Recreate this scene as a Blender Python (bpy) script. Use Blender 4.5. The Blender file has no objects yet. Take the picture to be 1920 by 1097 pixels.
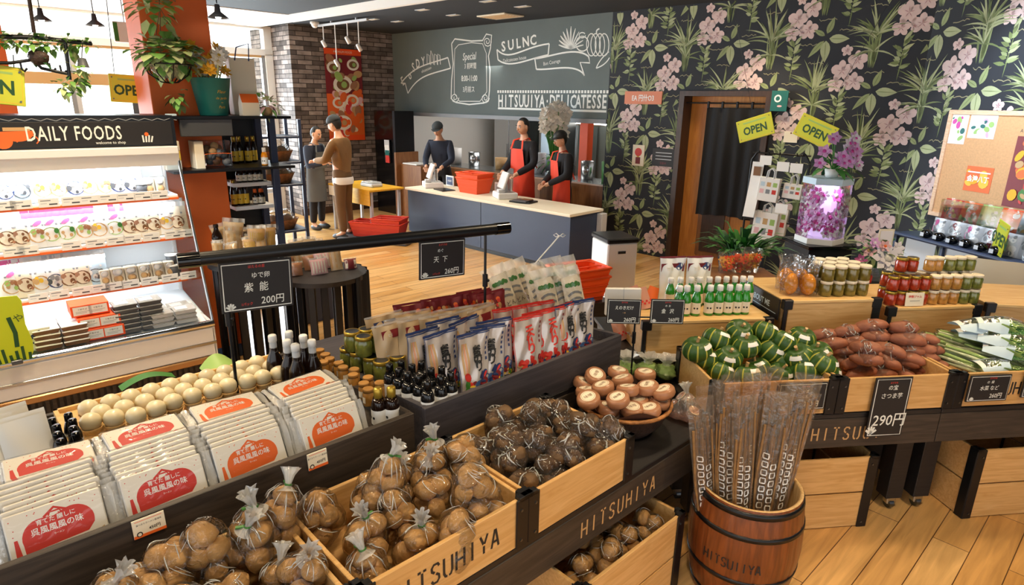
import bpy, bmesh, math, random
import numpy as np
from mathutils import Matrix, Vector, Euler, noise
S = bpy.context.scene
COL = S.collection
# ---------------------------------------------------------------- camera, sky, exposure
FOCAL = 1172.0; PITCH = math.radians(16.93); ROLL = math.radians(0.986); EYE = 2.0
_f = Vector((0, math.cos(PITCH), -math.sin(PITCH))); _r0 = Vector((1, 0, 0)); _u0 = _r0.cross(_f)
_r = _r0 * math.cos(ROLL) + _u0 * math.sin(ROLL); _u = _u0 * math.cos(ROLL) - _r0 * math.sin(ROLL)
cam = bpy.data.cameras.new('camera'); cam.sensor_width = 36; cam.lens = FOCAL / 1920 * 36
cam.clip_start = 0.05; cam.clip_end = 100
cam_o = bpy.data.objects.new('camera', cam); COL.objects.link(cam_o)
cam_o.matrix_world = Matrix(((_r.x, _u.x, -_f.x, 0), (_r.y, _u.y, -_f.y, 0), (_r.z, _u.z, -_f.z, EYE), (0, 0, 0, 1)))
S.camera = cam_o
W = bpy.data.worlds.new('world'); S.world = W; W.use_nodes = True
W.node_tree.nodes['Background'].inputs[0].default_value = (0.93, 0.97, 1.0, 1)
W.node_tree.nodes['Background'].inputs[1].default_value = 1.45
S.view_settings.view_transform = 'Standard'; S.view_settings.look = 'None'
S.view_settings.gamma = 1; S.view_settings.use_curve_mapping = False
S.view_settings.exposure = 0.3
cy = S.cycles
cy.max_bounces = 8; cy.diffuse_bounces = 3; cy.glossy_bounces = 3; cy.transmission_bounces = 6; cy.transparent_max_bounces = 24
cy.caustics_reflective = False; cy.caustics_refractive = False; cy.sample_clamp_indirect = 4
cy.use_denoising = True

class Fr:                                   # a ground frame: u along a heading, v to its left
    def __init__(s, ang, o=(0, 0)):
        a = math.radians(ang); s.rz = math.pi / 2 - a
        s.U = Vector((math.sin(a), math.cos(a), 0)); s.V = Vector((-math.cos(a), math.sin(a), 0)); s.o = Vector((o[0], o[1], 0))
    def w(s, u, v, z=0): return s.o + s.U * u + s.V * v + Vector((0, 0, z))
    def loc(s, p): q = Vector(p) - s.o; return (q.dot(s.U), q.dot(s.V), q.z)
    def on(s, px, py, z=None, v=None, u=None):   # the point of a level / upright surface seen at a photo pixel
        d = _r * ((px - 960) / FOCAL) - _u * ((py - 548.5) / FOCAL) + _f
        c = Vector((0, 0, EYE)) - s.o
        if z is not None: t = (z - c.z) / d.z
        elif v is not None: t = (v - c.dot(s.V)) / d.dot(s.V)
        else: t = (u - c.dot(s.U)) / d.dot(s.U)
        return s.loc(Vector((0, 0, EYE)) + d * t)
FT = Fr(46.57)              # front sales table and the side walls
FF = Fr(48.86)              # refrigerated case
FB = Fr(133.46)             # back walls and the till counter
FRT = Fr(82.43)             # right sales table
FW = Fr(168, (3.98, 6.48))  # right wall, turned towards the shop
F0 = Fr(90)
def area(name, loc, tgt, sx, sy, power, col):
    l = bpy.data.lights.new(name, 'AREA'); l.shape = 'RECTANGLE'; l.size = sx; l.size_y = sy; l.energy = power; l.color = col
    o = bpy.data.objects.new(name, l); COL.objects.link(o); o.location = loc
    o.rotation_euler = (Vector(tgt) - Vector(loc)).to_track_quat('-Z', 'Y').to_euler(); return o
area('window_daylight', FT.w(1.2, 11.75, 1.6), FT.w(1.2, 5, 1.3), 7.4, 2.4, 1000, (0.93, 0.97, 1.0))
sun = bpy.data.lights.new('sun', 'SUN'); sun.energy = 14; sun.angle = .02; sun.color = (1, .98, .94)
sun_o = bpy.data.objects.new('sun', sun); COL.objects.link(sun_o)
sun_o.rotation_euler = (FT.V * .62 - FT.U * .2 - Vector((0, 0, 1))).to_track_quat('-Z', 'Y').to_euler()
WARM = (1.0, 0.78, 0.50)
def lamp(name, loc, power, col=WARM, size=0.12, spot=None, tgt=None, blend=0.6):
    l = bpy.data.lights.new(name, 'SPOT'); l.energy = power; l.color = col; l.shadow_soft_size = size
    l.spot_size = math.radians(spot or 110); l.spot_blend = blend
    o = bpy.data.objects.new(name, l); COL.objects.link(o); o.location = loc
    t = Vector(tgt) if tgt else Vector(loc) - Vector((0, 0, 1))
    o.rotation_euler = (t - Vector(loc)).to_track_quat('-Z', 'Y').to_euler(); return o
for k, (x, y, p) in enumerate(((0.2, 0.7, 88), (1.9, 1.5, 110), (-1.0, 1.9, 38), (0.9, 3.3, 80), (2.9, 3.2, 100), (-0.3, -0.8, 60), (2.2, -0.6, 60), (-2.0, 3.3, 130), (-1.2, 6.2, 90), (-2.8, 8.6, 90), (2.4, 7.0, 70), (-1.7, 2.5, 80))):  # spots by the column, doorway and case front are added to brighten those
    lamp('ceiling_spot', (x, y, 3.08), p)
for k, (u, v, p) in enumerate(((-6.0, 5.4, 100), (-8.0, 5.6, 85), (-3.2, 5.0, 70), (-5.2, 3.2, 60))):
    lamp('ceiling_spot', FB.w(u, v, 3.08), p, (1, 0.9, 0.75))
lamp('added_wall_spot', (3.1, 4.9, 3.05), 170, (.72, .84, 1), .15, 100, (4.5, 5.0, 1.6))  # added cool lamp that turns the right wall bluish; no fitting there
kl = bpy.data.lights.new('kitchen_lamp', 'AREA'); kl.energy = 60; kl.size = 2.5; kl.color = (1, 0.97, 0.92)
ko = bpy.data.objects.new('kitchen_lamp', kl); COL.objects.link(ko); ko.location = FB.w(-7.5, 9.0, 2.55)

# ---------------------------------------------------------------- materials
MT = {}
def srgb(h):
    h = h.lstrip('#'); c = [int(h[i:i + 2], 16) / 255 for i in (0, 2, 4)]
    return tuple(x / 12.92 if x <= .04045 else ((x + .055) / 1.055) ** 2.4 for x in c) + (1,)
def mat(n, c, rough=.5, metal=0, emit=0, spec=None, coat=0, trans=0, bump=0, bs=40, var=0, vs=6, sub=0, alpha=1):
    m = bpy.data.materials.new(n); m.use_nodes = True; nt = m.node_tree; N = nt.nodes; L = nt.links; p = N['Principled BSDF']
    c = srgb(c) if isinstance(c, str) else c
    m.diffuse_color = c
    p.inputs['Base Color'].default_value = c; p.inputs['Roughness'].default_value = rough; p.inputs['Metallic'].default_value = metal
    if spec is not None: p.inputs['Specular IOR Level'].default_value = spec
    if coat: p.inputs['Coat Weight'].default_value = coat; p.inputs['Coat Roughness'].default_value = .12
    if trans: p.inputs['Transmission Weight'].default_value = trans; p.inputs['IOR'].default_value = 1.35
    if alpha < 1: p.inputs['Alpha'].default_value = alpha
    if emit: p.inputs['Emission Color'].default_value = c; p.inputs['Emission Strength'].default_value = emit
    if var or bump:
        tc = N.new('ShaderNodeTexCoord')
    if var:
        no = N.new('ShaderNodeTexNoise'); no.inputs['Scale'].default_value = vs; no.inputs['Detail'].default_value = 4
        L.new(tc.outputs['Object'], no.inputs['Vector'])
        r = N.new('ShaderNodeValToRGB'); r.color_ramp.elements[0].position = .3; r.color_ramp.elements[1].position = .7
        r.color_ramp.elements[0].color = tuple(x * (1 - var) for x in c[:3]) + (1,)
        r.color_ramp.elements[1].color = tuple(min(1, x * (1 + var)) for x in c[:3]) + (1,)
        L.new(no.outputs[0], r.inputs[0]); L.new(r.outputs[0], p.inputs['Base Color'])
    if bump:
        nb = N.new('ShaderNodeTexNoise'); nb.inputs['Scale'].default_value = bs; nb.inputs['Detail'].default_value = 3
        L.new(tc.outputs['Object'], nb.inputs['Vector'])
        b = N.new('ShaderNodeBump'); b.inputs['Strength'].default_value = bump; b.inputs['Distance'].default_value = .01
        L.new(nb.outputs[0], b.inputs['Height']); L.new(b.outputs[0], p.inputs['Normal'])
    MT[n] = m; return m
def wood(n, c1, c2, rough=.45, sc=(1.5, 18, 18), coat=0, bump=.05):
    m = mat(n, c1, rough, coat=coat); nt = m.node_tree; N = nt.nodes; L = nt.links; p = N['Principled BSDF']
    tc = N.new('ShaderNodeTexCoord'); mp = N.new('ShaderNodeMapping'); mp.inputs['Scale'].default_value = sc
    no = N.new('ShaderNodeTexNoise'); no.inputs['Scale'].default_value = 2.2; no.inputs['Detail'].default_value = 7; no.inputs['Distortion'].default_value = 1.2
    r = N.new('ShaderNodeValToRGB'); r.color_ramp.elements[0].position = .34; r.color_ramp.elements[1].position = .66
    r.color_ramp.elements[0].color = srgb(c1); r.color_ramp.elements[1].color = srgb(c2)
    L.new(tc.outputs['Object'], mp.inputs[0]); L.new(mp.outputs[0], no.inputs['Vector']); L.new(no.outputs[0], r.inputs[0]); L.new(r.outputs[0], p.inputs['Base Color'])
    if bump:
        b = N.new('ShaderNodeBump'); b.inputs['Strength'].default_value = bump; b.inputs['Distance'].default_value = .004
        L.new(no.outputs[0], b.inputs['Height']); L.new(b.outputs[0], p.inputs['Normal'])
    return m
def film(n, tint='#ffffff', base=.05, gain=.55, rough=.12, haze=0, bs=22, bst=.6):
    m = bpy.data.materials.new(n); m.use_nodes = True; nt = m.node_tree; N = nt.nodes; L = nt.links
    for x in list(N): N.remove(x)
    out = N.new('ShaderNodeOutputMaterial'); tr = N.new('ShaderNodeBsdfTransparent'); tr.inputs[0].default_value = srgb(tint)
    gl = N.new('ShaderNodeBsdfGlossy'); gl.inputs['Roughness'].default_value = rough
    lw = N.new('ShaderNodeLayerWeight'); lw.inputs[0].default_value = .35
    tc = N.new('ShaderNodeTexCoord'); nb = N.new('ShaderNodeTexNoise'); nb.inputs['Scale'].default_value = bs; nb.inputs['Detail'].default_value = 2; nb.inputs['Distortion'].default_value = 1.5
    b = N.new('ShaderNodeBump'); b.inputs['Strength'].default_value = bst; b.inputs['Distance'].default_value = .02
    L.new(tc.outputs['Object'], nb.inputs['Vector']); L.new(nb.outputs[0], b.inputs['Height']); L.new(b.outputs[0], gl.inputs['Normal']); L.new(b.outputs[0], lw.inputs['Normal'])
    ma = N.new('ShaderNodeMath'); ma.operation = 'MULTIPLY_ADD'; ma.inputs[1].default_value = gain; ma.inputs[2].default_value = base; ma.use_clamp = True
    L.new(lw.outputs['Fresnel'], ma.inputs[0])
    mx = N.new('ShaderNodeMixShader'); L.new(ma.outputs[0], mx.inputs[0]); L.new(tr.outputs[0], mx.inputs[1]); L.new(gl.outputs[0], mx.inputs[2])
    last = mx
    if haze:
        df = N.new('ShaderNodeBsdfDiffuse'); df.inputs[0].default_value = (.85, .85, .83, 1); m2 = N.new('ShaderNodeMixShader'); m2.inputs[0].default_value = haze
        L.new(mx.outputs[0], m2.inputs[1]); L.new(df.outputs[0], m2.inputs[2]); last = m2
    L.new(last.outputs[0], out.inputs[0]); MT[n] = m; return m
P = dict(white='#f2f1ee', cream='#efe3cb', black='#15151a', ink='#202124', red='#d3362c', orange='#ec6a25', basket='#f4561d', green='#3f7d32', dgreen='#22502a',
         lgreen='#9cc069', pink='#e8b9bd', dpink='#d4619a', yellow='#f0c436', chalk='#e9ece6', teal='#12665f', navy='#2b3c6b', skin='#d3a283', brown='#7a5230',
         grey='#8d9094', lgrey='#c9ccd0', dgrey='#4a4c50', blue='#3f5f96', lblue='#bfd6e6', tan='#c79f6b', gold='#c8a233', maroon='#7c1f26', lime='#c3d325')
for k, c in P.items(): mat(k, c, .5)
mat('card_black', '#1d1a1a', .55); mat('steel', '#c9ccce', .22, 1); mat('steel_dark', '#6a6e72', .3, 1); mat('chrome', '#dfe2e4', .1, 1)
mat('black_metal', '#121317', .35, .2); mat('black_gloss', '#0b0b0d', .12); mat('enamel', '#e9e8e6', .25); mat('plaster', '#efefec', .8)
mat('ceil_dark', '#26282c', .9); mat('orange_wall', '#e96c28', .6, var=.08, vs=3); mat('board', '#646f6e', .75, var=.10, vs=1.5)
mat('paper', '#25282e', .75, var=.05); mat('leaf1', '#8f9a68', .6, var=.18, vs=8); mat('leaf2', '#6f7c4a', .6, var=.2, vs=8); mat('leaf3', '#a9b085', .6, var=.12, vs=9)
mat('petal', '#d9bfba', .6, var=.08, vs=10); mat('petal_in', '#a8757c', .6); mat('script', '#97916f', .7)
mat('fabric_black', '#17181c', .9, bump=.2, bs=120); mat('navy_panel', '#33415c', .4, var=.06, vs=2); mat('egg', '#eedfba', .3, sub=0)
mat('potato', '#bd8f55', .62, var=.22, vs=14, bump=.5, bs=36); mat('taro', '#654a2c', .7, var=.4, vs=16, bump=.9, bs=30)
mat('sweet', '#92583f', .6, var=.25, vs=18, bump=.4, bs=30); mat('root', '#8d6a41', .75, var=.25, vs=30, bump=.4, bs=50)
mat('pumpkin', '#33551f', .42, var=.3, vs=14, bump=.15); mat('pumpkin_rib', '#b3b043', .45); mat('stalk', '#a8c86e', .45, var=.25, vs=14); mat('stalk_white', '#d8e2b4', .45)
mat('rattan', '#a8703c', .6, var=.35, vs=30, bump=.8, bs=60); mat('rattan_dark', '#3b2a22', .6, var=.35, vs=30, bump=.8, bs=60); mat('leather_brown', '#4b332d', .4)
mat('round_brown', '#a97655', .3, var=.08, vs=20); mat('bottle_dark', '#1c0f0a', .12); mat('bottle_black', '#101012', .15); mat('gold_lid', '#b99a3b', .3, .7); mat('wood_lid', '#a9793a', .6)
mat('bottle_green', '#2f8a26', .12, coat=.5); mat('jar_green', '#6b7030', .15, coat=.6, var=.35, vs=40); mat('jar_red', '#a3341b', .15, coat=.6, var=.35, vs=40); mat('jar_amber', '#b27f3c', .15, coat=.6, var=.3, vs=40)
mat('jar_olive', '#6e6128', .15, coat=.6, var=.3, vs=40); mat('honey', '#e8921a', .15, coat=.6, var=.15, vs=20); mat('foil', '#b9bcc0', .2, 1, bump=.8, bs=30)
mat('milky', '#f8f4ec', .55); mat('lamp_on', (1, .93, .8, 1), .5, emit=12); mat('tube_on', (1, 1, 1, 1), .5, emit=5); mat('screen_on', (.72, .55, .9, 1), .5, emit=.55); mat('screen_dim', '#6d74c4', .5, emit=.5)
mat('cork', '#d9a878', .9, var=.08, vs=60); mat('hair', '#17130f', .6); mat('beige_pack', '#cbb08a', .35, coat=.3); mat('pink_film', '#d59a84', .25, coat=.4)
mat('soil', '#3a2a1e', .9); mat('outside', '#a9c3a0', .9)
wood('maple', '#c99a5c', '#dcb277', .4, (2, 22, 22)); wood('ply', '#dcae6a', '#ecc88c', .4, (2, 20, 20)); wood('stain', '#2e2722', '#453b33', .5, (1.5, 22, 22)); wood('stain_grey', '#37343a', '#49454a', .5, (1.5, 22, 22))
wood('black_wood', '#141214', '#221e1e', .45, (1.5, 22, 22)); wood('door_wood', '#bd7630', '#d08c40', .4, (18, 18, 1.5)); wood('barrel', '#673416', '#86471f', .38, (22, 22, 1.6), coat=.3); wood('barrel_in', '#c79a60', '#e0bd86', .5, (22, 22, 1.6))
wood('frame_wood', '#dcb08a', '#eecaa6', .5, (4, 20, 20)); wood('dark_frame', '#33241d', '#452f24', .4, (18, 18, 2)); wood('cabinet', '#7c4f2c', '#94643a', .45, (12, 12, 1.5)); wood('yellow_top', '#dca21f', '#ecb93a', .4, (2, 8, 8))
film('film', base=.025, gain=.6, rough=.1, bs=26, bst=1.0); film('film_haze', '#f8efe2', base=.04, gain=.5, rough=.08, haze=.05); film('film_tie', base=.12, gain=.7, haze=.35, bs=60); film('film_brown', '#f2e8d8', .05, .75, .07, .02, 30, 1.2); film('film_flat', base=.03, gain=.35, bs=14, bst=.25)
film('glass', base=.03, gain=.6, rough=.02, bs=1, bst=0); film('window_glass', '#f4fbff', .02, .4, .02, 0, 1, 0); film('crease_glint', base=.30, gain=.6, rough=.18, haze=.34, bs=60, bst=.5); film('film_pink', '#f3cdbc', .08, .5, .15, .12); film('acrylic', base=.1, gain=.5, rough=.15, haze=.25, bs=3, bst=.1)  # the crease film is made whitish to stand in for glints on folds

# ---------------------------------------------------------------- geometry
def rotz(a): return Matrix.Rotation(a, 4, 'Z')
def T(x, y=0, z=0): return Matrix.Translation((x, y, z))
def E3(rx, ry, rz): return Euler((rx, ry, rz)).to_matrix().to_4x4()
XZ = Matrix(((1, 0, 0, 0), (0, 0, -1, 0), (0, 1, 0, 0), (0, 0, 0, 1)))     # drawing plane (x, y) stood up to (x, z), facing -y
_txt = {}
def glyphs(s, bold=0, sp=1.0):
    k = (s, bold, sp)
    if k not in _txt:
        c = bpy.data.curves.new('t', 'FONT'); c.body = s; c.size = 1; c.resolution_u = 2; c.offset = bold; c.space_character = sp; c.align_x = 'CENTER'
        o = bpy.data.objects.new('t', c); COL.objects.link(o); bpy.context.view_layer.update()
        me = o.evaluated_get(bpy.context.evaluated_depsgraph_get()).to_mesh()
        _txt[k] = ([tuple(v.co) for v in me.vertices], [tuple(p.vertices) for p in me.polygons])
        bpy.data.objects.remove(o); bpy.data.curves.remove(c)
    return _txt[k]
_blob = {}
class G:
    def __init__(s): s.v = []; s.f = []; s.m = []; s.sm = []
    def add(s, vs, fs, m, X=None, smooth=False):
        b = len(s.v)
        if X is None: s.v += [tuple(v) for v in vs]
        elif isinstance(X, Matrix): s.v += [tuple(X @ Vector(v)) for v in vs]
        else: s.v += [tuple(X(*v)) for v in vs]
        for i, f in enumerate(fs):
            s.f.append(tuple(b + j for j in f)); s.m.append(m if isinstance(m, str) else m[i]); s.sm.append(smooth)
        return s
    def box(s, a, b, m, X=None, ch=0):
        (x0, y0, z0), (x1, y1, z1) = a, b
        if not ch:
            vs = [(x0, y0, z0), (x1, y0, z0), (x1, y1, z0), (x0, y1, z0), (x0, y0, z1), (x1, y0, z1), (x1, y1, z1), (x0, y1, z1)]
            return s.add(vs, [(0, 3, 2, 1), (4, 5, 6, 7), (0, 1, 5, 4), (1, 2, 6, 5), (2, 3, 7, 6), (3, 0, 4, 7)], m, X)
        bm = bmesh.new()
        for x, dx in ((x0, ch), (x1, -ch)):
            for y, dy in ((y0, ch), (y1, -ch)):
                for z, dz in ((z0, ch), (z1, -ch)):
                    bm.verts.new((x, y + dy, z + dz)); bm.verts.new((x + dx, y, z + dz)); bm.verts.new((x + dx, y + dy, z))
        bmesh.ops.convex_hull(bm, input=bm.verts[:]); bmesh.ops.dissolve_limit(bm, angle_limit=.02, verts=bm.verts[:], edges=bm.edges[:])
        bm.verts.index_update(); s.add([v.co[:] for v in bm.verts], [[v.index for v in f.verts] for f in bm.faces], m, X); bm.free(); return s
    def lathe(s, prof, m, n=20, X=None, ang=2 * math.pi, smooth=True, wob=None):
        full = ang > 6.28; k = n if full else n + 1; vs = []
        for i, (r, z) in enumerate(prof):
            for j in range(k):
                a = ang * j / n; q = r * (1 + (wob(a, z) if wob else 0)); vs.append((q * math.cos(a), q * math.sin(a), z))
        fs = []; ms = []
        for i in range(len(prof) - 1):
            for j in range(n):
                a, b = i * k + j, i * k + (j + 1) % k
                fs.append((a, b, b + k, a + k)); ms.append(m if isinstance(m, str) else m[i])
        return s.add(vs, fs, ms, X, smooth)
    def cyl(s, r, z0, z1, m, n=16, X=None, r2=None):
        r2 = r if r2 is None else r2
        s.lathe([(0, z0), (r, z0)], m, n, X, smooth=False); s.lathe([(r, z0), (r2, z1)], m, n, X); return s.lathe([(r2, z1), (0, z1)], m, n, X, smooth=False)
    def tube(s, pts, r, m, n=8, X=None, cap=True, flat=1):
        pts = [Vector(p) for p in pts]; vs = []; up = None
        for i, p in enumerate(pts):
            t = (pts[min(i + 1, len(pts) - 1)] - pts[max(i - 1, 0)]).normalized()
            if up is None: up = Vector((0, 0, 1)) if abs(t.z) < .9 else Vector((0, 1, 0))
            x = up.cross(t).normalized(); up = t.cross(x)
            q = r[i] if isinstance(r, (list, tuple)) else r
            for j in range(n):
                a = 2 * math.pi * j / n; vs.append(p + x * (q * math.cos(a)) + up * (q * flat * math.sin(a)))
        fs = [(i * n + j, i * n + (j + 1) % n, (i + 1) * n + (j + 1) % n, (i + 1) * n + j) for i in range(len(pts) - 1) for j in range(n)]
        s.add(vs, fs, m, X, True)
        if cap: s.add(vs[:n], [tuple(range(n))[::-1]], m, X); s.add(vs[-n:], [tuple(range(n))], m, X)
        return s
    def blob(s, c, r, m, X=None, n=12, amp=0, seed=0, fr=1.0, fn=None):
        vs = []; r = (r, r, r) if not isinstance(r, (tuple, list)) else r; h = n // 2 + 1
        for i in range(h + 1):
            for j in range(n):
                a = math.pi * i / h; b = 2 * math.pi * j / n
                d = Vector((math.sin(a) * math.cos(b), math.sin(a) * math.sin(b), math.cos(a)))
                k = 1 + (amp * noise.noise(d * fr + Vector((seed * 7.3, seed * 3.1, seed))) if amp else 0)
                if fn: k *= fn(d)
                vs.append((c[0] + d.x * r[0] * k, c[1] + d.y * r[1] * k, c[2] + d.z * r[2] * k))
        fs = [(i * n + j, (i + 1) * n + j, (i + 1) * n + (j + 1) % n, i * n + (j + 1) % n) for i in range(h) for j in range(n)]
        return s.add(vs, fs, m, X, True)
    def poly(s, pts, m, X=None, z=0):
        return s.add([(x, y, z) for x, y in pts], [tuple(range(len(pts)))], m, X)
    def rect(s, x0, y0, x1, y1, m, X=None, z=0): return s.poly([(x0, y0), (x1, y0), (x1, y1), (x0, y1)], m, X, z)
    def disc(s, x, y, r, m, X=None, z=0, n=20, ry=None, a0=0):
        ry = r if ry is None else ry
        return s.poly([(x + r * math.cos(a) * math.cos(a0) - ry * math.sin(a) * math.sin(a0), y + r * math.cos(a) * math.sin(a0) + ry * math.sin(a) * math.cos(a0)) for a in [2 * math.pi * i / n for i in range(n)]], m, X, z)
    def stroke(s, pts, w, m, X=None, z=0):
        pts = [Vector((p[0], p[1], 0)) for p in pts]; vs = []
        for i, p in enumerate(pts):
            t = pts[min(i + 1, len(pts) - 1)] - pts[max(i - 1, 0)]
            t = t.normalized() if t.length > 1e-9 else Vector((1, 0, 0)); q = Vector((-t.y, t.x, 0)) * ((w[i] if isinstance(w, (list, tuple)) else w) / 2)
            vs += [(p.x + q.x, p.y + q.y, z), (p.x - q.x, p.y - q.y, z)]
        return s.add(vs, [(2 * i, 2 * i + 1, 2 * i + 3, 2 * i + 2) for i in range(len(pts) - 1)], m, X)
    def text(s, t, x, y, size, m, X=None, z=0, sx=1, sh=0, rot=0, bold=0, sp=1.0, align=0):
        vs, fs = glyphs(t, bold, sp)
        if not vs: return s
        ox = 0 if not align else -align * (max(v[0] for v in vs) - min(v[0] for v in vs)) / 2
        c, q = math.cos(rot), math.sin(rot); o = []
        for v in vs:
            a, b = (v[0] + ox + v[1] * sh) * size * sx, v[1] * size; o.append((x + a * c - b * q, y + a * q + b * c, z))
        return s.add(o, fs, m, X)
    def surf(s, fn, nu, nv, m, X=None, mf=None, close=False, smooth=True):
        vs = [fn(i / nu, j / nv) for j in range(nv + 1) for i in range(nu + 1)]; k = nu + 1
        fs = [(j * k + i, j * k + i + 1, (j + 1) * k + i + 1, (j + 1) * k + i) for j in range(nv) for i in range(nu)]
        ms = m if not mf else [mf((i + .5) / nu, (j + .5) / nv) for j in range(nv) for i in range(nu)]
        return s.add(vs, fs, ms, X, smooth)
    def join(s, o, X=None):
        b = len(s.v); s.v += [tuple(X @ Vector(v)) for v in o.v] if X else o.v
        s.f += [tuple(b + i for i in f) for f in o.f]; s.m += o.m; s.sm += o.sm; return s
    def mesh(s, name):
        me = bpy.data.meshes.new(name); me.from_pydata(s.v, [], s.f); ms = []
        for x in s.m:
            if x not in ms: ms.append(x)
        for x in ms: me.materials.append(MT[x])
        ix = {x: i for i, x in enumerate(ms)}
        me.polygons.foreach_set('material_index', [ix[x] for x in s.m]); me.polygons.foreach_set('use_smooth', s.sm); me.update(); return me
    def build(s, name, parent=None, label=None, X=None):
        o = bpy.data.objects.new(name, s.mesh(name)); COL.objects.link(o)
        if parent: o.parent = parent
        if X is not None: o.matrix_local = X
        if label: o['label'] = label
        return o
def tag(o, label, cat, group=None):
    o['label'] = label; o['category'] = cat
    if group: o['group'] = group
    return o
def thing(name, label, cat, loc=(0, 0, 0), rz=0, group=None, rot=None):
    o = bpy.data.objects.new(name, None); COL.objects.link(o); o.empty_display_size = .05
    o.location = loc; o.rotation_euler = rot if rot else (0, 0, rz); return tag(o, label, cat, group)
def solo(name, g, label, cat, loc=(0, 0, 0), rz=0, group=None, rot=None):
    o = g.build(name); o.location = loc; o.rotation_euler = rot if rot else (0, 0, rz); return tag(o, label, cat, group)
def struct(name, g):
    o = g.build(name); o['kind'] = 'structure'; return o
def dup(root, loc, rz=None, label=None, group=None, rot=None, scale=None):
    r = root.copy(); COL.objects.link(r); r.location = loc
    if rot: r.rotation_euler = rot
    elif rz is not None: r.rotation_euler = (0, 0, rz)
    if scale: r.scale = (scale,) * 3 if not isinstance(scale, tuple) else scale
    if label: r['label'] = label
    if group: r['group'] = group
    if root.name not in KIDS: KIDS[root.name] = [(c, list(c.children)) for c in root.children]
    for ch, sub in KIDS[root.name]:
        c = ch.copy(); COL.objects.link(c); c.parent = r
        for gch in sub:
            d = gch.copy(); COL.objects.link(d); d.parent = c
    return r
KIDS = {}
ORD = ['first', 'second', 'third', 'fourth', 'fifth', 'sixth', 'seventh', 'eighth', 'ninth', 'tenth', 'eleventh', 'twelfth', 'thirteenth', 'fourteenth', 'fifteenth', 'sixteenth', 'seventeenth', 'eighteenth', 'nineteenth', 'twentieth']
class Kind:                                  # one thing of a kind built once, then copied with its parts
    def __init__(s, make): s.make = make; s.root = None
    def put(s, loc, label, rz=0, group=None, rot=None, scale=None):
        if s.root is None:
            s.root = s.make(); r = s.root; r.location = loc; r.rotation_euler = rot if rot else (0, 0, rz); r['label'] = label
            if group: r['group'] = group
            if scale: r.scale = (scale,) * 3 if not isinstance(scale, tuple) else scale
            return r
        return dup(s.root, loc, rz, label, group, rot, scale)
def rnd(a, b): return random.uniform(a, b)
random.seed(4)
def ranked(pts, n=2, words=None):                # things seen in rows: (item, 'second from the left in the front row')
    words = words or {1: ('',), 2: ('back', 'front'), 3: ('back', 'middle', 'front')}[n]; ys = sorted(p[1] for p in pts); cut = [ys[len(ys) * k // n] for k in range(1, n)]; out = []
    for k in range(n):
        row = sorted(p for p in pts if sum(p[1] >= c for c in cut) == k)
        out += [(p, '%s from the left in the %s row' % (ORD[i], words[k])) for i, p in enumerate(row)]
    return out
# ================================================================ the room
H = 3.17; VB = 7.443; UC = -1.57
def floor_mat():
    m = mat('floor_planks', '#c08a4a', .30, coat=.25); nt = m.node_tree; N = nt.nodes; L = nt.links; p = N['Principled BSDF']
    tc = N.new('ShaderNodeTexCoord'); br = N.new('ShaderNodeTexBrick'); br.offset = .37; br.inputs['Scale'].default_value = 1
    br.inputs['Brick Width'].default_value = 1.25; br.inputs['Row Height'].default_value = .15; br.inputs['Mortar Size'].default_value = .0022; br.inputs['Bias'].default_value = 0
    br.inputs['Color1'].default_value = srgb('#d09c58'); br.inputs['Color2'].default_value = srgb('#e6bd80'); br.inputs['Mortar'].default_value = srgb('#5d3d1e')
    mp = N.new('ShaderNodeMapping'); mp.inputs['Scale'].default_value = (1.1, 14, 1); no = N.new('ShaderNodeTexNoise'); no.inputs['Scale'].default_value = 1.6; no.inputs['Detail'].default_value = 8; no.inputs['Distortion'].default_value = .9
    r = N.new('ShaderNodeValToRGB'); r.color_ramp.elements[0].position = .3; r.color_ramp.elements[1].position = .7; r.color_ramp.elements[0].color = (.68, .62, .55, 1); r.color_ramp.elements[1].color = (1.08, 1.04, 1, 1)
    mx = N.new('ShaderNodeMix'); mx.data_type = 'RGBA'; mx.blend_type = 'MULTIPLY'; mx.inputs[0].default_value = 1
    L.new(tc.outputs['Object'], br.inputs['Vector']); L.new(tc.outputs['Object'], mp.inputs[0]); L.new(mp.outputs[0], no.inputs['Vector']); L.new(no.outputs[0], r.inputs[0])
    L.new(br.outputs['Color'], mx.inputs[6]); L.new(r.outputs[0], mx.inputs[7]); L.new(mx.outputs[2], p.inputs['Base Color'])
floor_mat()
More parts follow.
